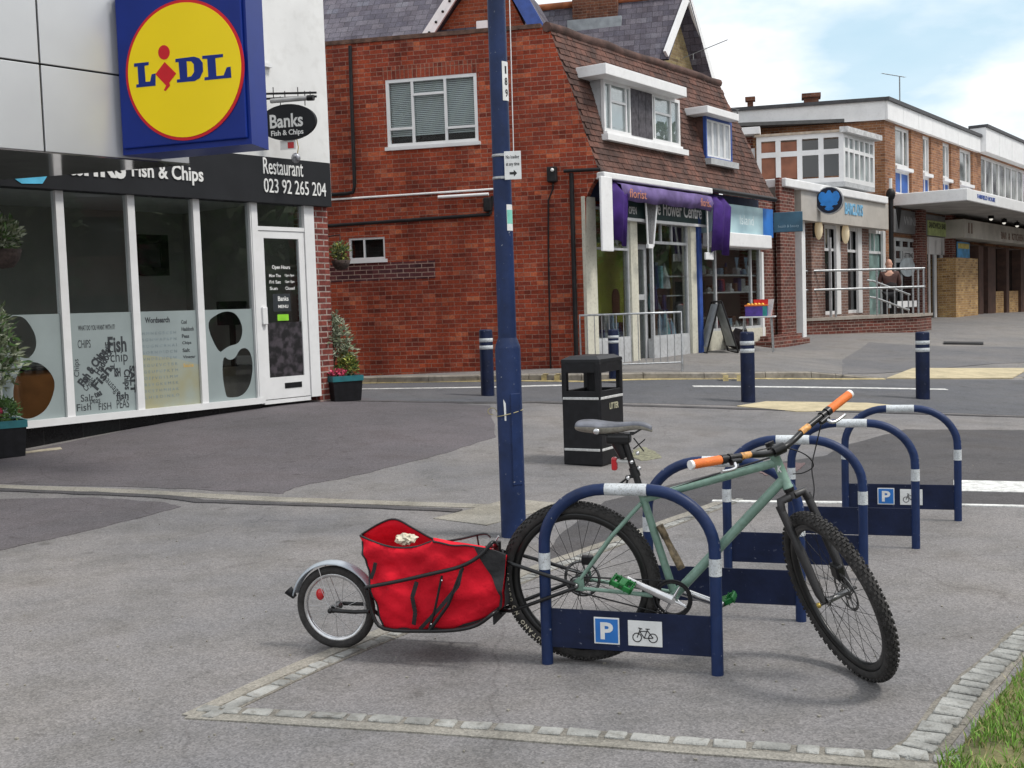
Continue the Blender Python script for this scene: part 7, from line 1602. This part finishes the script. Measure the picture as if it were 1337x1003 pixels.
# ------------------------------------------------------------------ parade building on the right
MF = facade(1158, 410, 33.0, 1750); MSd = facade(1158, 410, 33.0, -5500, left=True)
par = root('parade_building', 'long tan brick shopping parade with white parapet and flat canopy on the right', 'building', MF.M)
def mx_(px, py, v=0): return MF.x(px, py, v)
def mz_(px, py, v=0): return MF.z(px, py, v)
zp1, zp0 = mz_(1158, 129), mz_(1158, 158); x2 = mx_(1276, 205); xend = x2 + 26
zc0, zc1 = 4.1, 4.44
wl = [(1169, 1190), (1205, 1216), (1231, 1242), (1253, 1270)]
holes = []
for a, b in wl: holes.append((mx_(a, 210), mx_(b, 210)))
zwt, zwm, zwb = mz_(1180, 166.5), mz_(1180, 219), zc1 + .02
m = MB(); m.prism([(0, -.3), (xend, -.3), (xend, zp0 + .1), (0, zp0 + .1)], 0, .3, holes=[[(a, zwb + .02), (b, zwb + .02), (b, zwt), (a, zwt)] for a, b in holes] + [[(x2 + .5, zwm - .2), (xend - 1, zwm - .2), (xend - 1, zwt), (x2 + .5, zwt)]]); m.build('front_wall', M_brickO, par)
m = MB(); n_ = 7
for k in range(n_): m.rbox((-.1 + (x2 + .1) * k / n_ + .01, -.12, zp0), (-.1 + (x2 + .1) * (k + 1) / n_ - .01, .25, zp1 - .1), .01)
m.build('parapet_panels', M_wpaint, par); m = MB(); m.box((-.15, -.18, zp1 - .1), (x2, .3, zp1)); m.build('parapet_coping', pm('dark_coping', (.06, .06, .065), .7, var=.2), par)
zq0, zq1 = zp0 + .02, zp1 + .35; m = MB()
for k in range(12): m.rbox((x2 + .02 + 2 * k, -.3, zq0), (x2 + 2 * k + 1.99, .25, zq1 - .1), .01)
m.build('parapet_panels', M_wpaint, par); m = MB(); m.box((x2, -.36, zq1 - .1), (xend, .3, zq1)); m.build('parapet_coping', pm('dark_coping2', (.06, .06, .065), .7, var=.2), par)
M_bpanel = pm('blue_panel', (.03, .1, .34), .5, var=.15, sc=3)
for (a, b) in holes:
    m = MB(); wd_ = b - a; frame_bars(m, a, b, zwm, zwt, .1, .08, .16, (a + wd_ * .66,), ()); m.box((a - .03, -.06, zwm - .1), (b + .03, .16, zwm)); o_ = m.build('window', M_wframe, par)
    MB().box((a + .05, .12, zwm + .05), (b - .05, .13, zwt - .05)).build('pane', pm('green_reflecting_glass', (.05, .075, .05), .1, var=.6, sc=1.5, c2=(.28, .3, .3), spec=.8), o_)
    m = MB(); frame_bars(m, a, b, zwb + .02, zwm - .1, .07, .08, .14, (a + wd_ * .5,), ()); q_ = m.build('panel_frame', M_wframe, par); MB().box((a + .04, .1, zwb + .04), (b - .04, .11, zwm - .12)).build('blue_panel', M_bpanel, q_)
m = MB(); a, b = x2 + .5, xend - 1; n_ = 24; frame_bars(m, a, b, zwm - .2, zwt, .1, .08, .16, [a + (b - a) * k / n_ for k in range(1, n_)], (), .12); o_ = m.build('window_band', M_wframe, par); MB().box((a, .12, zwm - .2), (b, .13, zwt)).build('pane', pm('curtained_glass', (.06, .065, .06), .15, var=.7, sc=1.2, c2=(.4, .42, .4)), o_)
m = MB()
for k in range(24): m.box((a + (b - a) * k / 24 + .1, -.04, zc1 + .1), (a + (b - a) * (k + 1) / 24 - .1, -.001, zwm - .35))
m.build('blue_vents', pm('navy_vent', (.03, .045, .12), .5), par)
# side wall
def sx(px, py): h = MSd.h(px, py); return (h.x, h.z)
SI = MF.I @ MSd.M; xs0 = MSd.x(955, 170)
m = MB(); m.prism([(xs0, -.3), (0, -.3), (0, zp0 + .1), (xs0, zp0 + .1)], .0, .3); m.build('side_wall', M_brickO, par, M=SI)
m = MB(); m.box((xs0, -.12, zp0), (-.0, .25, zp1 - .1)); m.build('side_parapet', M_wpaint, par, M=SI); m = MB(); m.box((xs0, -.18, zp1 - .1), (-.0, .3, zp1)); m.build('side_coping', pm('dark_coping3', (.06, .06, .065), .7, var=.2), par, M=SI)
m = MB(); m.slab([(0, .2), (xend, .2), (xend, 12), (-8, 12)], zp0, zp0 + .1); m.build('flat_roof', pm('roof_felt', (.1, .1, .1), .9), par)
# chimneys and flue on the roof
def chim(px, py0, py1, w, nm, mat, band=True):
    h_ = MSd.h(px, py1); z1 = MSd.z(px, py0); m = MB(); m.box((h_.x - w / 2, .6, zp0), (h_.x + w / 2, .6 + w, z1)); o_ = m.build(nm, mat, par, M=SI)
    if band: MB().box((h_.x - w / 2 - .06, .54, z1 - .12), (h_.x + w / 2 + .06, .66 + w, z1 - .0)).build('cap', mat, o_)
chim(1060, 117, 140, .42, 'chimney', M_brickC); chim(979, 122, 150, .17, 'flue', M_brickC)
h_ = MSd.h(1079, 134); MB().lathe([(.06, zp0), (.06, h_.z - .05), (.1, h_.z - .03), (.0, h_.z + .08)], 10, M=Matrix.Translation((h_.x, .7, 0))).build('cowl', M_blackp, par, M=SI)
aerial(1175, 146, 35, 1.05, .55, 'TV aerial on the flat white parapet roof of the parade', tilt=.15, n=6)
aerial(963, 160, 32, .35, .14, 'tiny TV aerial beside the thin roof flue', tilt=.1, n=4)
# canopy
m = MB(); xc = mx_(1166, 260); m.rbox((xc, -2.06, zc0), (xend, -.001, zc1), .02); co_ = m.build('canopy', M_wpaint, par); MB().box((xc + .1, -2.0, zc0 - .02), (xend, -.01, zc0 - .002)).build('canopy_soffit', pm('grey_soffit', (.34, .33, .32), .7, var=.2, sc=1.5), co_)
m = MB(); m.text('FAIRFIELD HOUSE', MF.x(1276, 257, -2.06), MF.x(1299, 262, -2.06), zc0 + .12, zc0 + .24, -2.06, .01, off=.02); m.build('lettering', M_bframe, co_)
for px, py in ((1294, 285), (1311, 290), (1328, 294)):
    d_ = ray(px, py); h_ = MF.h(px, py, -1.0); m = MB(); m.lathe([(.02, h_.z + .35), (.02, h_.z + .12), (.09, h_.z + .1), (.1, h_.z - .02)], 12, M=Matrix.Translation((h_.x, -1.0, 0))); o_ = m.build('downlight', M_blackp, par); MB().ball((h_.x, -1.0, h_.z - .02), .06).build('bulb', pm('bulb', (.8, .8, .75), .4, em=((1, .95, .85), .6)), o_)
# ground floor
def mrect(pxa, pya, pxb, pyb, y, d=.04): a = MF.h(pxa, pya, y); b = MF.h(pxb, pyb, y); return (a.x, y, b.z), (b.x, y + d, a.z)
def mbox(name, mat, pxa, px_b, z0, z1, y0, y1, parent=None): m = MB(); m.box((mx_(pxa, 350, y0), y0, z0), (mx_(px_b, 350, y0), y1, z1)); return m.build(name, mat, parent or par)
M_grays = pm('grey_sign_board', (.17, .17, .175), .5, var=.2, sc=2); M_gframe = pm('grey_frame', (.42, .43, .43), .5, var=.1, dirt=.2)
za = mz_(1185, 306); s1 = mbox('shop_sign_board', M_grays, 1168, 1204, za, zc0 - .1, -.12, -.002)
m = MB(); cx_, cz_ = mx_(1173, 285, -.12), za + .1; m.prism([(cx_ - .25, cz_ + .62), (cx_ + .25, cz_ + .62), (cx_, cz_)], -.14, -.12); m.build('dark_triangle', M_blackp, s1)
m = MB(); m.text('WINES', mx_(1180, 285, -.12), mx_(1200, 287, -.12), za + .25, za + .5, -.12, .01); m.build('lettering', pm('light_grey_letter', (.35, .35, .36), .5), s1)
m = MB(); a, b = mx_(1166, 350), mx_(1203, 350); zt_b = mz_(1185, 312); zt_a = mz_(1185, 326); frame_bars(m, a, b, .5, zt_b, .09, -.06, -.002, (mx_(1175, 350),), (zt_a, mz_(1185, 341)), .12)
for k in (1, 2, 3): m.box((a + (b - a) * k / 4 - .05, -.055, zt_a), (a + (b - a) * k / 4 + .05, -.003, zt_b))
w1 = m.build('shop_window', M_gframe, par); m = MB(); m.box((a, -.03, .5), (b, -.002, zt_b)); m.build('pane', M_gl_dark, w1)
m = MB(); m.box((mx_(1176, 332), -.07, mz_(1188, 338.5)), (b - .05, -.061, mz_(1188, 329))); o_ = m.build('sign_strip', pm('strip_grey', (.5, .5, .5), .5), w1); m = MB(); m.text('LETTING AGENTS', mx_(1177, 332), b - .12, mz_(1188, 337), mz_(1188, 331), -.07, .004, off=.02); m.build('lettering', M_ink, o_)
c_ = MF.h(1185, 349, -.09); m = MB(); m.prism([(c_.x + 1.3 * math.cos(R(t)) * .55, c_.z + .28 * math.sin(R(t))) for t in range(0, 360, 15)], -.1, -.075); o_ = m.build('oval_window_sign', pm('pale_oval', (.45, .5, .52), .5, var=.2, sc=4), w1)
m = MB(); m.box((mx_(1172, 395, -.5), -.5, mz_(1187, 401, -.5)), (mx_(1197, 395, -.5), -.15, mz_(1187, 393, -.5))); m.build('white_ledge', M_wpaint, w1)
m = MB(); m.box((mx_(1203.5, 350, -.3), -.3, .3), (mx_(1209.5, 350, -.3), -.002, zc0 - .03)); m.build('brick_pier', M_brickRd, par)
zb2 = mz_(1226, 310); s2 = mbox('grey_panel', M_grays, 1210, 1246, zb2, zc0 - .1, -.1, -.002); m = MB(); a_ = MF.h(1211, 307, -.1); b_ = MF.h(1234, 291, -.1); m.box((a_.x, -.13, a_.z), (b_.x, -.1, b_.z)); o_ = m.build('yellow_green_sign', pm('lime_sign', (.42, .5, .2), .5, var=.2, sc=5), s2)
m = MB(); m.text('SANDWICH BAR', a_.x + .05, b_.x - .05, (a_.z + b_.z) / 2, b_.z - .05, -.13, .004, off=.02); m.build('lettering', M_ink, o_)
m = MB(); a, b = mx_(1210.5, 350), mx_(1243, 350); ztd = zb2 - .02; zmd = mz_(1226, 333); frame_bars(m, a, b, .35, ztd, .1, -.07, -.002, [a + (b - a) * k / 4 for k in (1, 2, 3)], (), .2); m.box((a + .05, -.068, zmd), (b - .05, -.003, ztd)); w2_ = m.build('white_doors', M_wframe, par); MB().box((a, -.03, .5), (b, -.002, zmd)).build('pane', M_gl_dark, w2_)
m = MB(); m.box((mx_(1243, 350, -.3), -.3, .2), (mx_(1248, 350, -.3), -.002, zc0 - .03)); m.build('brick_pier', M_brickRd, par)
M_tanb = brick('brick_buff', (.5, .32, .14), (.42, .26, .11), (.5, .42, .3), sc2=2, dk=.25)
v3 = -.6; m = MB(); m.box((mx_(1248, 370, v3), v3, .2), (mx_(1277, 370, v3), -.01, MF.z(1262, 337, v3))); m.build('buff_brick_wall', M_tanb, par)
a_ = MF.h(1250, 337, -.3); b_ = MF.h(1266, 317, -.3); m = MB(); m.box((a_.x, -.3, a_.z), (b_.x, -.28, b_.z)); o_ = m.build('poster', pm('blue_poster', (.1, .35, .65), .5, var=.3, sc=3), par); m = MB(); m.box((a_.x + .1, -.31, (a_.z + b_.z) / 2 + .05), (b_.x - .1, -.301, b_.z - .05)); m.build('poster_header', pm('yellow_print', (.6, .5, .15), .5), o_)
m = MB(); a = mx_(1248, 350); m.box((a, -.02, .3), (xend, -.002, mz_(1270, 320))); m.build('dark_windows', pm('dark_shop_glass', (.018, .014, .013), .25, var=.5, sc=1, spec=.5), par)
for p0_, p1_ in ((1278, 1284), (1290, 1300), (1314, 1317.5), (1333, 1337)):
    m = MB(); m.box((mx_(p0_, 350, -.35), -.35, .2), (mx_(p1_, 350, -.35), -.022, mz_(1290, 322, -.35))); m.build('brown_post', pm('brown_post', (.07, .035, .025), .6, var=.3, sc=4), par)
m = MB(); m.box((mx_(1300, 390, -.25), -.25, .2), (mx_(1300, 390, -.25) + 20, -.021, mz_(1318, 380, -.25))); m.build('buff_brick_wall', M_tanb, par)
a_ = MF.h(1259, 311, -.7); zl0 = MF.z(1259, 310, -.7); zl1 = MF.z(1259, 286, -.7); m = MB(); m.box((a_.x, -.7, zl0), (a_.x + 16, -.03, zl1)); s3 = m.build('long_sign_board', pm('grey_beige_board', (.5, .47, .42), .6, var=.2, sc=1.2), par)
m = MB(); m.text('II', a_.x + .5, a_.x + 1.0, zl0 + .15, zl1 - .1, -.7, .01); m.text('BAR  &  KITCHEN', a_.x + 5.0, a_.x + 8.5, zl0 + .1, zl0 + .35, -.7, .01); m.build('lettering', pm('brown_letter', (.2, .13, .1), .5), s3)
m = MB(); h0 = MF.h(1163, 262, -.25); m.tube([(h0.x, -.25, .3), (h0.x, -.25, zc0 + .2)], .065, 10); m.ball((h0.x, -.25, zc0 + .25), (.13, .13, .18)); m.tube([(h0.x, -.25, zc0 + .4), (h0.x, -.25, zc0 + .7)], .045, 8, m=1); m.build('black_downpipe', [M_blackp, M_wpaint], par)
# ------------------------------------------------------------------ ramp, rails, person
zt_r = 1.02
P1, P2, P3 = atz(1046, 416, zt_r), atz(1197, 410, zt_r), atz(1216, 408.5, zt_r)
ang_r = math.atan2(P2.y - P1.y, P2.x - P1.x); RpM = Matrix.Translation((P1.x, P1.y, 0)) @ rotz(ang_r); RP = Fr(RpM); Lr_ = (P2 - P1).length; p3 = RP.I @ P3
rp_ = root('access_ramp', 'dark red brick access ramp wall with pale coping in front of the bank', 'ramp', RpM)
MB().slab([(0, 0), (Lr_, 0), (p3.x, p3.y), (p3.x - 3, p3.y + 1.5), (0, 1.6)], -.1, zt_r - .07).build('brick_wall', M_brickRd, rp_); MB().slab([(-.03, -.04), (Lr_ + .02, -.04), (p3.x + .05, p3.y), (p3.x - 3, p3.y + 1.5), (0, 1.6)], zt_r - .07, zt_r).build('coping', pm('pale_coping', (.34, .3, .26), .8, var=.2, sc=4, dirt=.3), rp_)
rl_ = root('ramp_railing', 'galvanised two rail barrier along the top of the brick ramp', 'railing', RpM)
zr1, zr2 = RP.z(1120, 352.5, .1), RP.z(1120, 377, .1); xr1 = RP.x(1207, 353, .1)
for z_ in (zr1, zr2): MB().tube([(0, .1, z_), (xr1, .1, z_ )], .03, 8).build('rail', M_steel, rl_)
for px in (1091, 1145, 1192, 1199, 1206): x = RP.x(px, 380, .1); MB().tube([(x, .1, zt_r), (x, .1, zr1)], .026, 8).build('post', M_steel, rl_)
hr = root('stair_handrail', 'sloping galvanised handrails of the steps behind the ramp barrier', 'handrail', RpM)
for (a, b) in (((1132, 366), (1188, 384)), ((1135, 388), (1187, 404))): MB().tube([RP.h(a[0], a[1], .6), RP.h(a[0] + 8, a[1] + 1, .6), RP.h(b[0] - 3, b[1], .6), RP.h(b[0], b[1] + 1, .6)], .026, 8).build('rail', M_steel, hr)
for px, py in ((1150, 371), (1158, 374), (1168, 378), (1178, 381), (1186, 383)): h_ = RP.h(px, py, .6); MB().tube([h_, (h_.x, .6, .6)], .02, 6).build('post', M_steel, hr)
def figure(name, lab, M, joints, edges, mats, par=None): pass
p = at(1163, 411, 30.6); zf = .6; zH = at(1161, 345, 30.6).z
PM = Matrix.Translation((at(1162, 400, 30.6).x, 30.6, zf + .09)) @ rotz(R(-10)); pr_ = root('person', 'bald person in a brown top and dark trousers at the cash machine, seen from behind', 'person', PM); k_ = (zH - zf) / 1.75
def skin(name, V, E, Rr, mat, rootv=0):
    me = bpy.data.meshes.new(name); me.from_pydata([tuple(Vector(v) * k_) for v in V], E, []); me.materials.append(mat); o = bpy.data.objects.new(name, me); COL.objects.link(o); o.parent = pr_
    md = o.modifiers.new('k', 'SKIN'); md.use_smooth_shade = True
    for i, r in enumerate(Rr): me.skin_vertices[0].data[i].radius = (r[0] * k_, r[1] * k_) if isinstance(r, tuple) else (r * k_, r * k_)
    me.skin_vertices[0].data[rootv].use_root = True; sb = o.modifiers.new('s', 'SUBSURF'); sb.levels = sb.render_levels = 2; return o
sk = pm('skin_tone', (.5, .27, .19), .6, var=.1)
V = [(0, 0, .95), (0, .02, 1.15), (0, .05, 1.35), (0, .07, 1.46), (0, .09, 1.53), (0, .1, 1.69), (-.1, 0, .9), (-.11, .02, .48), (-.11, -.02, .06), (-.12, .13, .03), (.1, 0, .9), (.11, .02, .48), (.11, -.02, .06), (.12, .13, .03), (-.2, .05, 1.4), (-.26, .04, 1.12), (-.16, .24, 1.02), (-.12, .3, 1.0), (.2, .05, 1.4), (.26, .06, 1.12), (.16, .26, 1.06), (.12, .33, 1.05)]
E = [(0, 1), (1, 2), (2, 3), (3, 4), (4, 5), (0, 6), (6, 7), (7, 8), (8, 9), (0, 10), (10, 11), (11, 12), (12, 13), (2, 14), (14, 15), (15, 16), (16, 17), (2, 18), (18, 19), (19, 20), (20, 21)]
Rr = [(.15, .11), (.15, .11), (.17, .11), .065, (.085, .09), (.1, .115), .09, .06, .042, .035, .09, .06, .042, .035, .06, .045, .035, .03, .06, .045, .035, .03]
skin('body', V, E, Rr, sk)
jm = pm('brown_jersey', (.075, .035, .03), .85, var=.2, sc=8); V2 = [(0, 0, .9), (0, .02, 1.15), (0, .05, 1.37), (0, .07, 1.44), (-.2, .05, 1.41), (-.27, .04, 1.12), (-.18, .22, 1.02), (.2, .05, 1.41), (.27, .06, 1.12), (.18, .24, 1.06)]
skin('jersey', V2, [(0, 1), (1, 2), (2, 3), (2, 4), (4, 5), (5, 6), (2, 7), (7, 8), (8, 9)], [(.2, .14), (.19, .14), (.2, .13), .075, .08, .062, .05, .08, .062, .05], jm)
skin('dark_vest', [(0, -.005, .86), (0, .015, 1.05), (0, .03, 1.26)], [(0, 1), (1, 2)], [(.215, .155), (.21, .155), (.2, .15)], pm('dark_cloth', (.02, .016, .018), .85))
skin('trousers', [(0, 0, .92), (-.1, 0, .85), (-.11, .02, .48), (-.11, -.01, .1), (.1, 0, .85), (.11, .02, .48), (.11, -.01, .1)], [(0, 1), (1, 2), (2, 3), (0, 4), (4, 5), (5, 6)], [(.17, .13), .105, .08, .065, .105, .08, .065], pm('black_trousers', (.012, .012, .015), .85))
# head details
hc = Vector((0, .12, 1.66)) * k_; m = MB()
for s_ in (-1, 1): m.ball(hc + Vector((s_ * .085, 0, .0)), (.015, .02, .03)); m.ball(hc + Vector((s_ * .03, .095, .01)), .012)
m.ball(hc + Vector((0, .11, -.02)), (.014, .02, .02)); m.ball(hc + Vector((0, .098, -.055)), (.025, .01, .007)); m.ball(hc + Vector((0, 0, .01)), (.088, .108, .128), 0, 18); m.build('head', sk, pr_)
# ------------------------------------------------------------------ things on the far pavement
M_wtop = pm('white_table', (.62, .62, .62), .4, var=.08, dirt=.2)
tp = gpk(990, 458); TBM = Matrix.Translation(tp) @ rotz(ha); TBF = Fr(TBM)
tb = root('folding_table', 'white topped folding table outside the second shop', 'table', TBM); ztb = TBF.z(990, 413)
x0, x1 = TBF.x(966, 413), TBF.x(1013, 413); m = MB(); m.rbox((x0, -.25, ztb - .03), (x1, .25, ztb), .01); m.build('table_top', M_wtop, tb)
for x in (x0 + .06, x1 - .06):
    for y in (-.2, .2): MB().tube([(x + (.03 if x < 0 else -.03), y, ztb - .03), (x, y, -.03)], .014, 8).build('leg', M_steel, tb)
def tpart(): pass
bxs = root('toy_crate', 'purple and teal crate with orange rim full of toys on the table', 'crate', TBM); a, b = TBF.x(973, 400, -.1), TBF.x(1002, 400, -.1); hgt = TBF.z(985, 398, -.1)
m = MB(); m.rbox((a, -.18, ztb + .001), (b, .05, hgt - .03), .01); m.build('crate_body', pm('purple_plastic', (.07, .03, .25), .4, var=.3, sc=9), bxs); m = MB(); m.rbox((a - .01, -.19, hgt - .03), (b + .01, .06, hgt), .006); m.build('crate_rim', M_orange, bxs); m = MB(); m.rbox((b - .09, -.183, ztb + .005), (b - .003, -.176, hgt - .035), .002); m.build('teal_side', pm('teal_side', (.02, .25, .25), .4), bxs); m = MB()
for i in range(5): m.ball((a + .06 + i * .07, -.06, hgt + .0), .035)
m.build('toys', pm('toy_yellow', (.75, .4, .05), .5, var=.4, sc=20), bxs)
rb = root('red_basket', 'red and white basket standing at the right end of the table', 'basket', TBM); a, b = TBF.x(984, 400, .1), TBF.x(1010, 400, .1); h2_ = TBF.z(995, 391, .1)
m = MB(); m.add([(a + .03, .08, ztb + .001), (b - .05, .08, ztb + .001), (b - .05, .22, ztb + .001), (a + .03, .22, ztb + .001), (a, .06, h2_), (b, .06, h2_), (b, .24, h2_), (a, .24, h2_), (a + .015, .075, h2_), (b - .015, .075, h2_), (b - .015, .225, h2_), (a + .015, .225, h2_), (a + .04, .09, ztb + .03), (b - .06, .09, ztb + .03), (b - .06, .21, ztb + .03), (a + .04, .21, ztb + .03)], [(0, 1, 5, 4), (1, 2, 6, 5), (2, 3, 7, 6), (3, 0, 4, 7), (4, 5, 9, 8), (5, 6, 10, 9), (6, 7, 11, 10), (7, 4, 8, 11), (8, 9, 13, 12), (9, 10, 14, 13), (10, 11, 15, 14), (11, 8, 12, 15), (12, 13, 14, 15), (0, 3, 2, 1)]); m.build('basket_body', pm('red_plastic', (.6, .02, .02), .4), rb); m = MB(); m.add([(b - .055, .078, ztb + .003), (b - .045, .22, ztb + .003), (b + .008, .24, h2_), (b + .008, .055, h2_), (b - .1, .05, h2_), (b - .12, .076, ztb + .003)], [(0, 1, 2, 3), (0, 3, 4, 5)]); m.build('white_side', M_wtop, rb)
# a-board
ab = gpk(937, 460); ABM = Matrix.Translation(ab) @ rotz(R(8)); AB = Fr(ABM); a_b = root('a_board', 'black framed folding pavement sign with pale panel outside the shops', 'sign', ABM)
za_ = AB.z(935, 394); 
for s_, nm in ((-1, 'front_panel'), (1, 'back_panel')):
    m = MB(); f0, f1 = (s_ * .32, -.3, 0), (s_ * .32, .3, 0); t0, t1 = (s_ * .02, -.24, za_), (s_ * .02, .24, za_)
    for a, b in ((f0, t0), (f1, t1), (t0, t1), (f0, f1)): m.tube([a, b], .018, 6)
    o_ = m.build(nm, M_blackp, a_b)
    m = MB(); g = lambda f, t, k, e: Vector(f).lerp(Vector(t), k) + Vector((0, e, 0)); m.add([g(f0, t0, .12, .03), g(f1, t1, .12, -.03), g(f1, t1, .95, -.03), g(f0, t0, .95, .03)], [(0, 1, 2, 3)]); q_ = m.build('board', pm('pale_board', (.4, .42, .42), .5, var=.2, sc=6), o_); sd_ = q_.modifiers.new('s', 'SOLIDIFY'); sd_.thickness = .012
sk_p = gpk(964, 456); sb = root('dark_sack', 'dark sack slumped between the folding sign and the table', 'sack', Matrix.Translation(sk_p)); bmx = bmesh.new(); bmesh.ops.create_icosphere(bmx, subdivisions=3, radius=1)
for v in bmx.verts: c_ = v.co.copy(); f = 1 + .35 * mnoise.noise(c_ * 1.7); v.co = Vector((c_.x * .26, c_.y * .2, .2 + c_.z * .2)) * f
bmx.verts.index_update(); MB().add([v.co.copy() for v in bmx.verts], [[v.index for v in f.verts] for f in bmx.faces], 0, True).build('cloth_bag', pm('dark_sacking', (.03, .022, .025), .9, var=.4, sc=8, bump=.5), sb)
# pedestrian railing
g0_, g1_ = gpk(759, 486), gpk(891, 484.5); dg = g1_ - g0_; GM = Matrix.Translation(g0_) @ rotz(math.atan2(dg.y, dg.x)); GRf = Fr(GM); Lg = dg.length; zg_t = GRf.z(759, 412)
gr = root('guard_railing', 'galvanised pedestrian guard railing on the far pavement by the corner shop', 'railing', GM)
MB().tube([(0, 0, -.05), (0, 0, zg_t), (Lg, 0, zg_t), (Lg, 0, -.05)], .02, 8).build('outer_frame', M_steel, gr); MB().tube([(0, 0, .1), (Lg, 0, .1)], .014, 8).build('bottom_rail', M_steel, gr)
nb = 14
for i in range(1, nb): x = Lg * i / nb; MB().tube([(x, 0, .1), (x, 0, zg_t)], .007, 6).build('bar', M_steel, gr)
sheet('drain_cover', [(gpk(*p).x, gpk(*p).y) for p in ((1232, 447.5), (1284, 448), (1284, 450.5), (1232, 450))], .03, M_blackp, fn=pfn, **st)
# ------------------------------------------------------------------ unseen terrace and trees, added to darken the shop window reflections
ob = Matrix.Translation((27, -8, 0)) @ rotz(R(84)); op = root('reflection_terrace', 'unseen long brick terrace, added to darken the reflections in the shop glass', 'building', ob)
m = MB(); hl_ = [[(3 + 6 * k, z), (5 + 6 * k, z), (5 + 6 * k, z + 1.5), (3 + 6 * k, z + 1.5)] for k in range(11) for z in (1, 4)]; m.prism([(0, 0), (70, 0), (70, 6.2), (0, 6.2)], 0, .3, holes=hl_); m.build('wall', M_brickRd, op)
m = MB(); m.prism([(0, 0), (70, 0), (70, 6), (0, 6)], -1.2, -1.1); m.build('rooms', M_gl_dark, op); roofplane(op, (0, .3, 6.2), (70, .3, 6.2), (70, -4, 9), (0, -4, 9), M_slate)
rnd = random.Random(77)
for i, (x, y, h_) in enumerate(((19, -2, 7), (21, 6, 8.5), (20.5, 13, 7.5), (22.5, 20, 8.5), (23, 27, 8), (17, -9, 8), (26, 34, 8.5), (29, 42, 8))):  # trees added out of view to cover the bright sky in the glass
    t_ = root('reflection_tree', 'unseen leafy tree outside the frame, added for the reflections in the shop glass', 'tree', Matrix.Translation((x, y, tz(min(x, 20), max(y, 1)))), 'unseen trees added for reflections')
    if i == 0:
        m = MB(); m.tube([(0, 0, -.1), (.05, 0, 2), (0, .1, h_ * .7)], [.2, .15, .06], 8); 
        for a in range(5): m.tube([(.03, 0, 2 + a * .4), (1.3 * math.cos(a * 1.3), 1.3 * math.sin(a * 1.3), 3.5 + a * .5)], [.07, .02], 6)
        tr_ = m.build('trunk', M_bark, t_); m = MB(); leafcloud(m, (0, 0, h_ * .62), (2.6, 2.6, h_ * .36), 5200, .5, rnd, (0, 1), shell=.15, thin=.6); cw = m.build('crown', [G2, G1], t_)
    else:
        for q in (tr_, cw): c_ = q.copy(); COL.objects.link(c_); c_.parent = t_
        t_.rotation_euler = (0, 0, i * 1.1); t_.scale = (1, 1, h_ / 7)
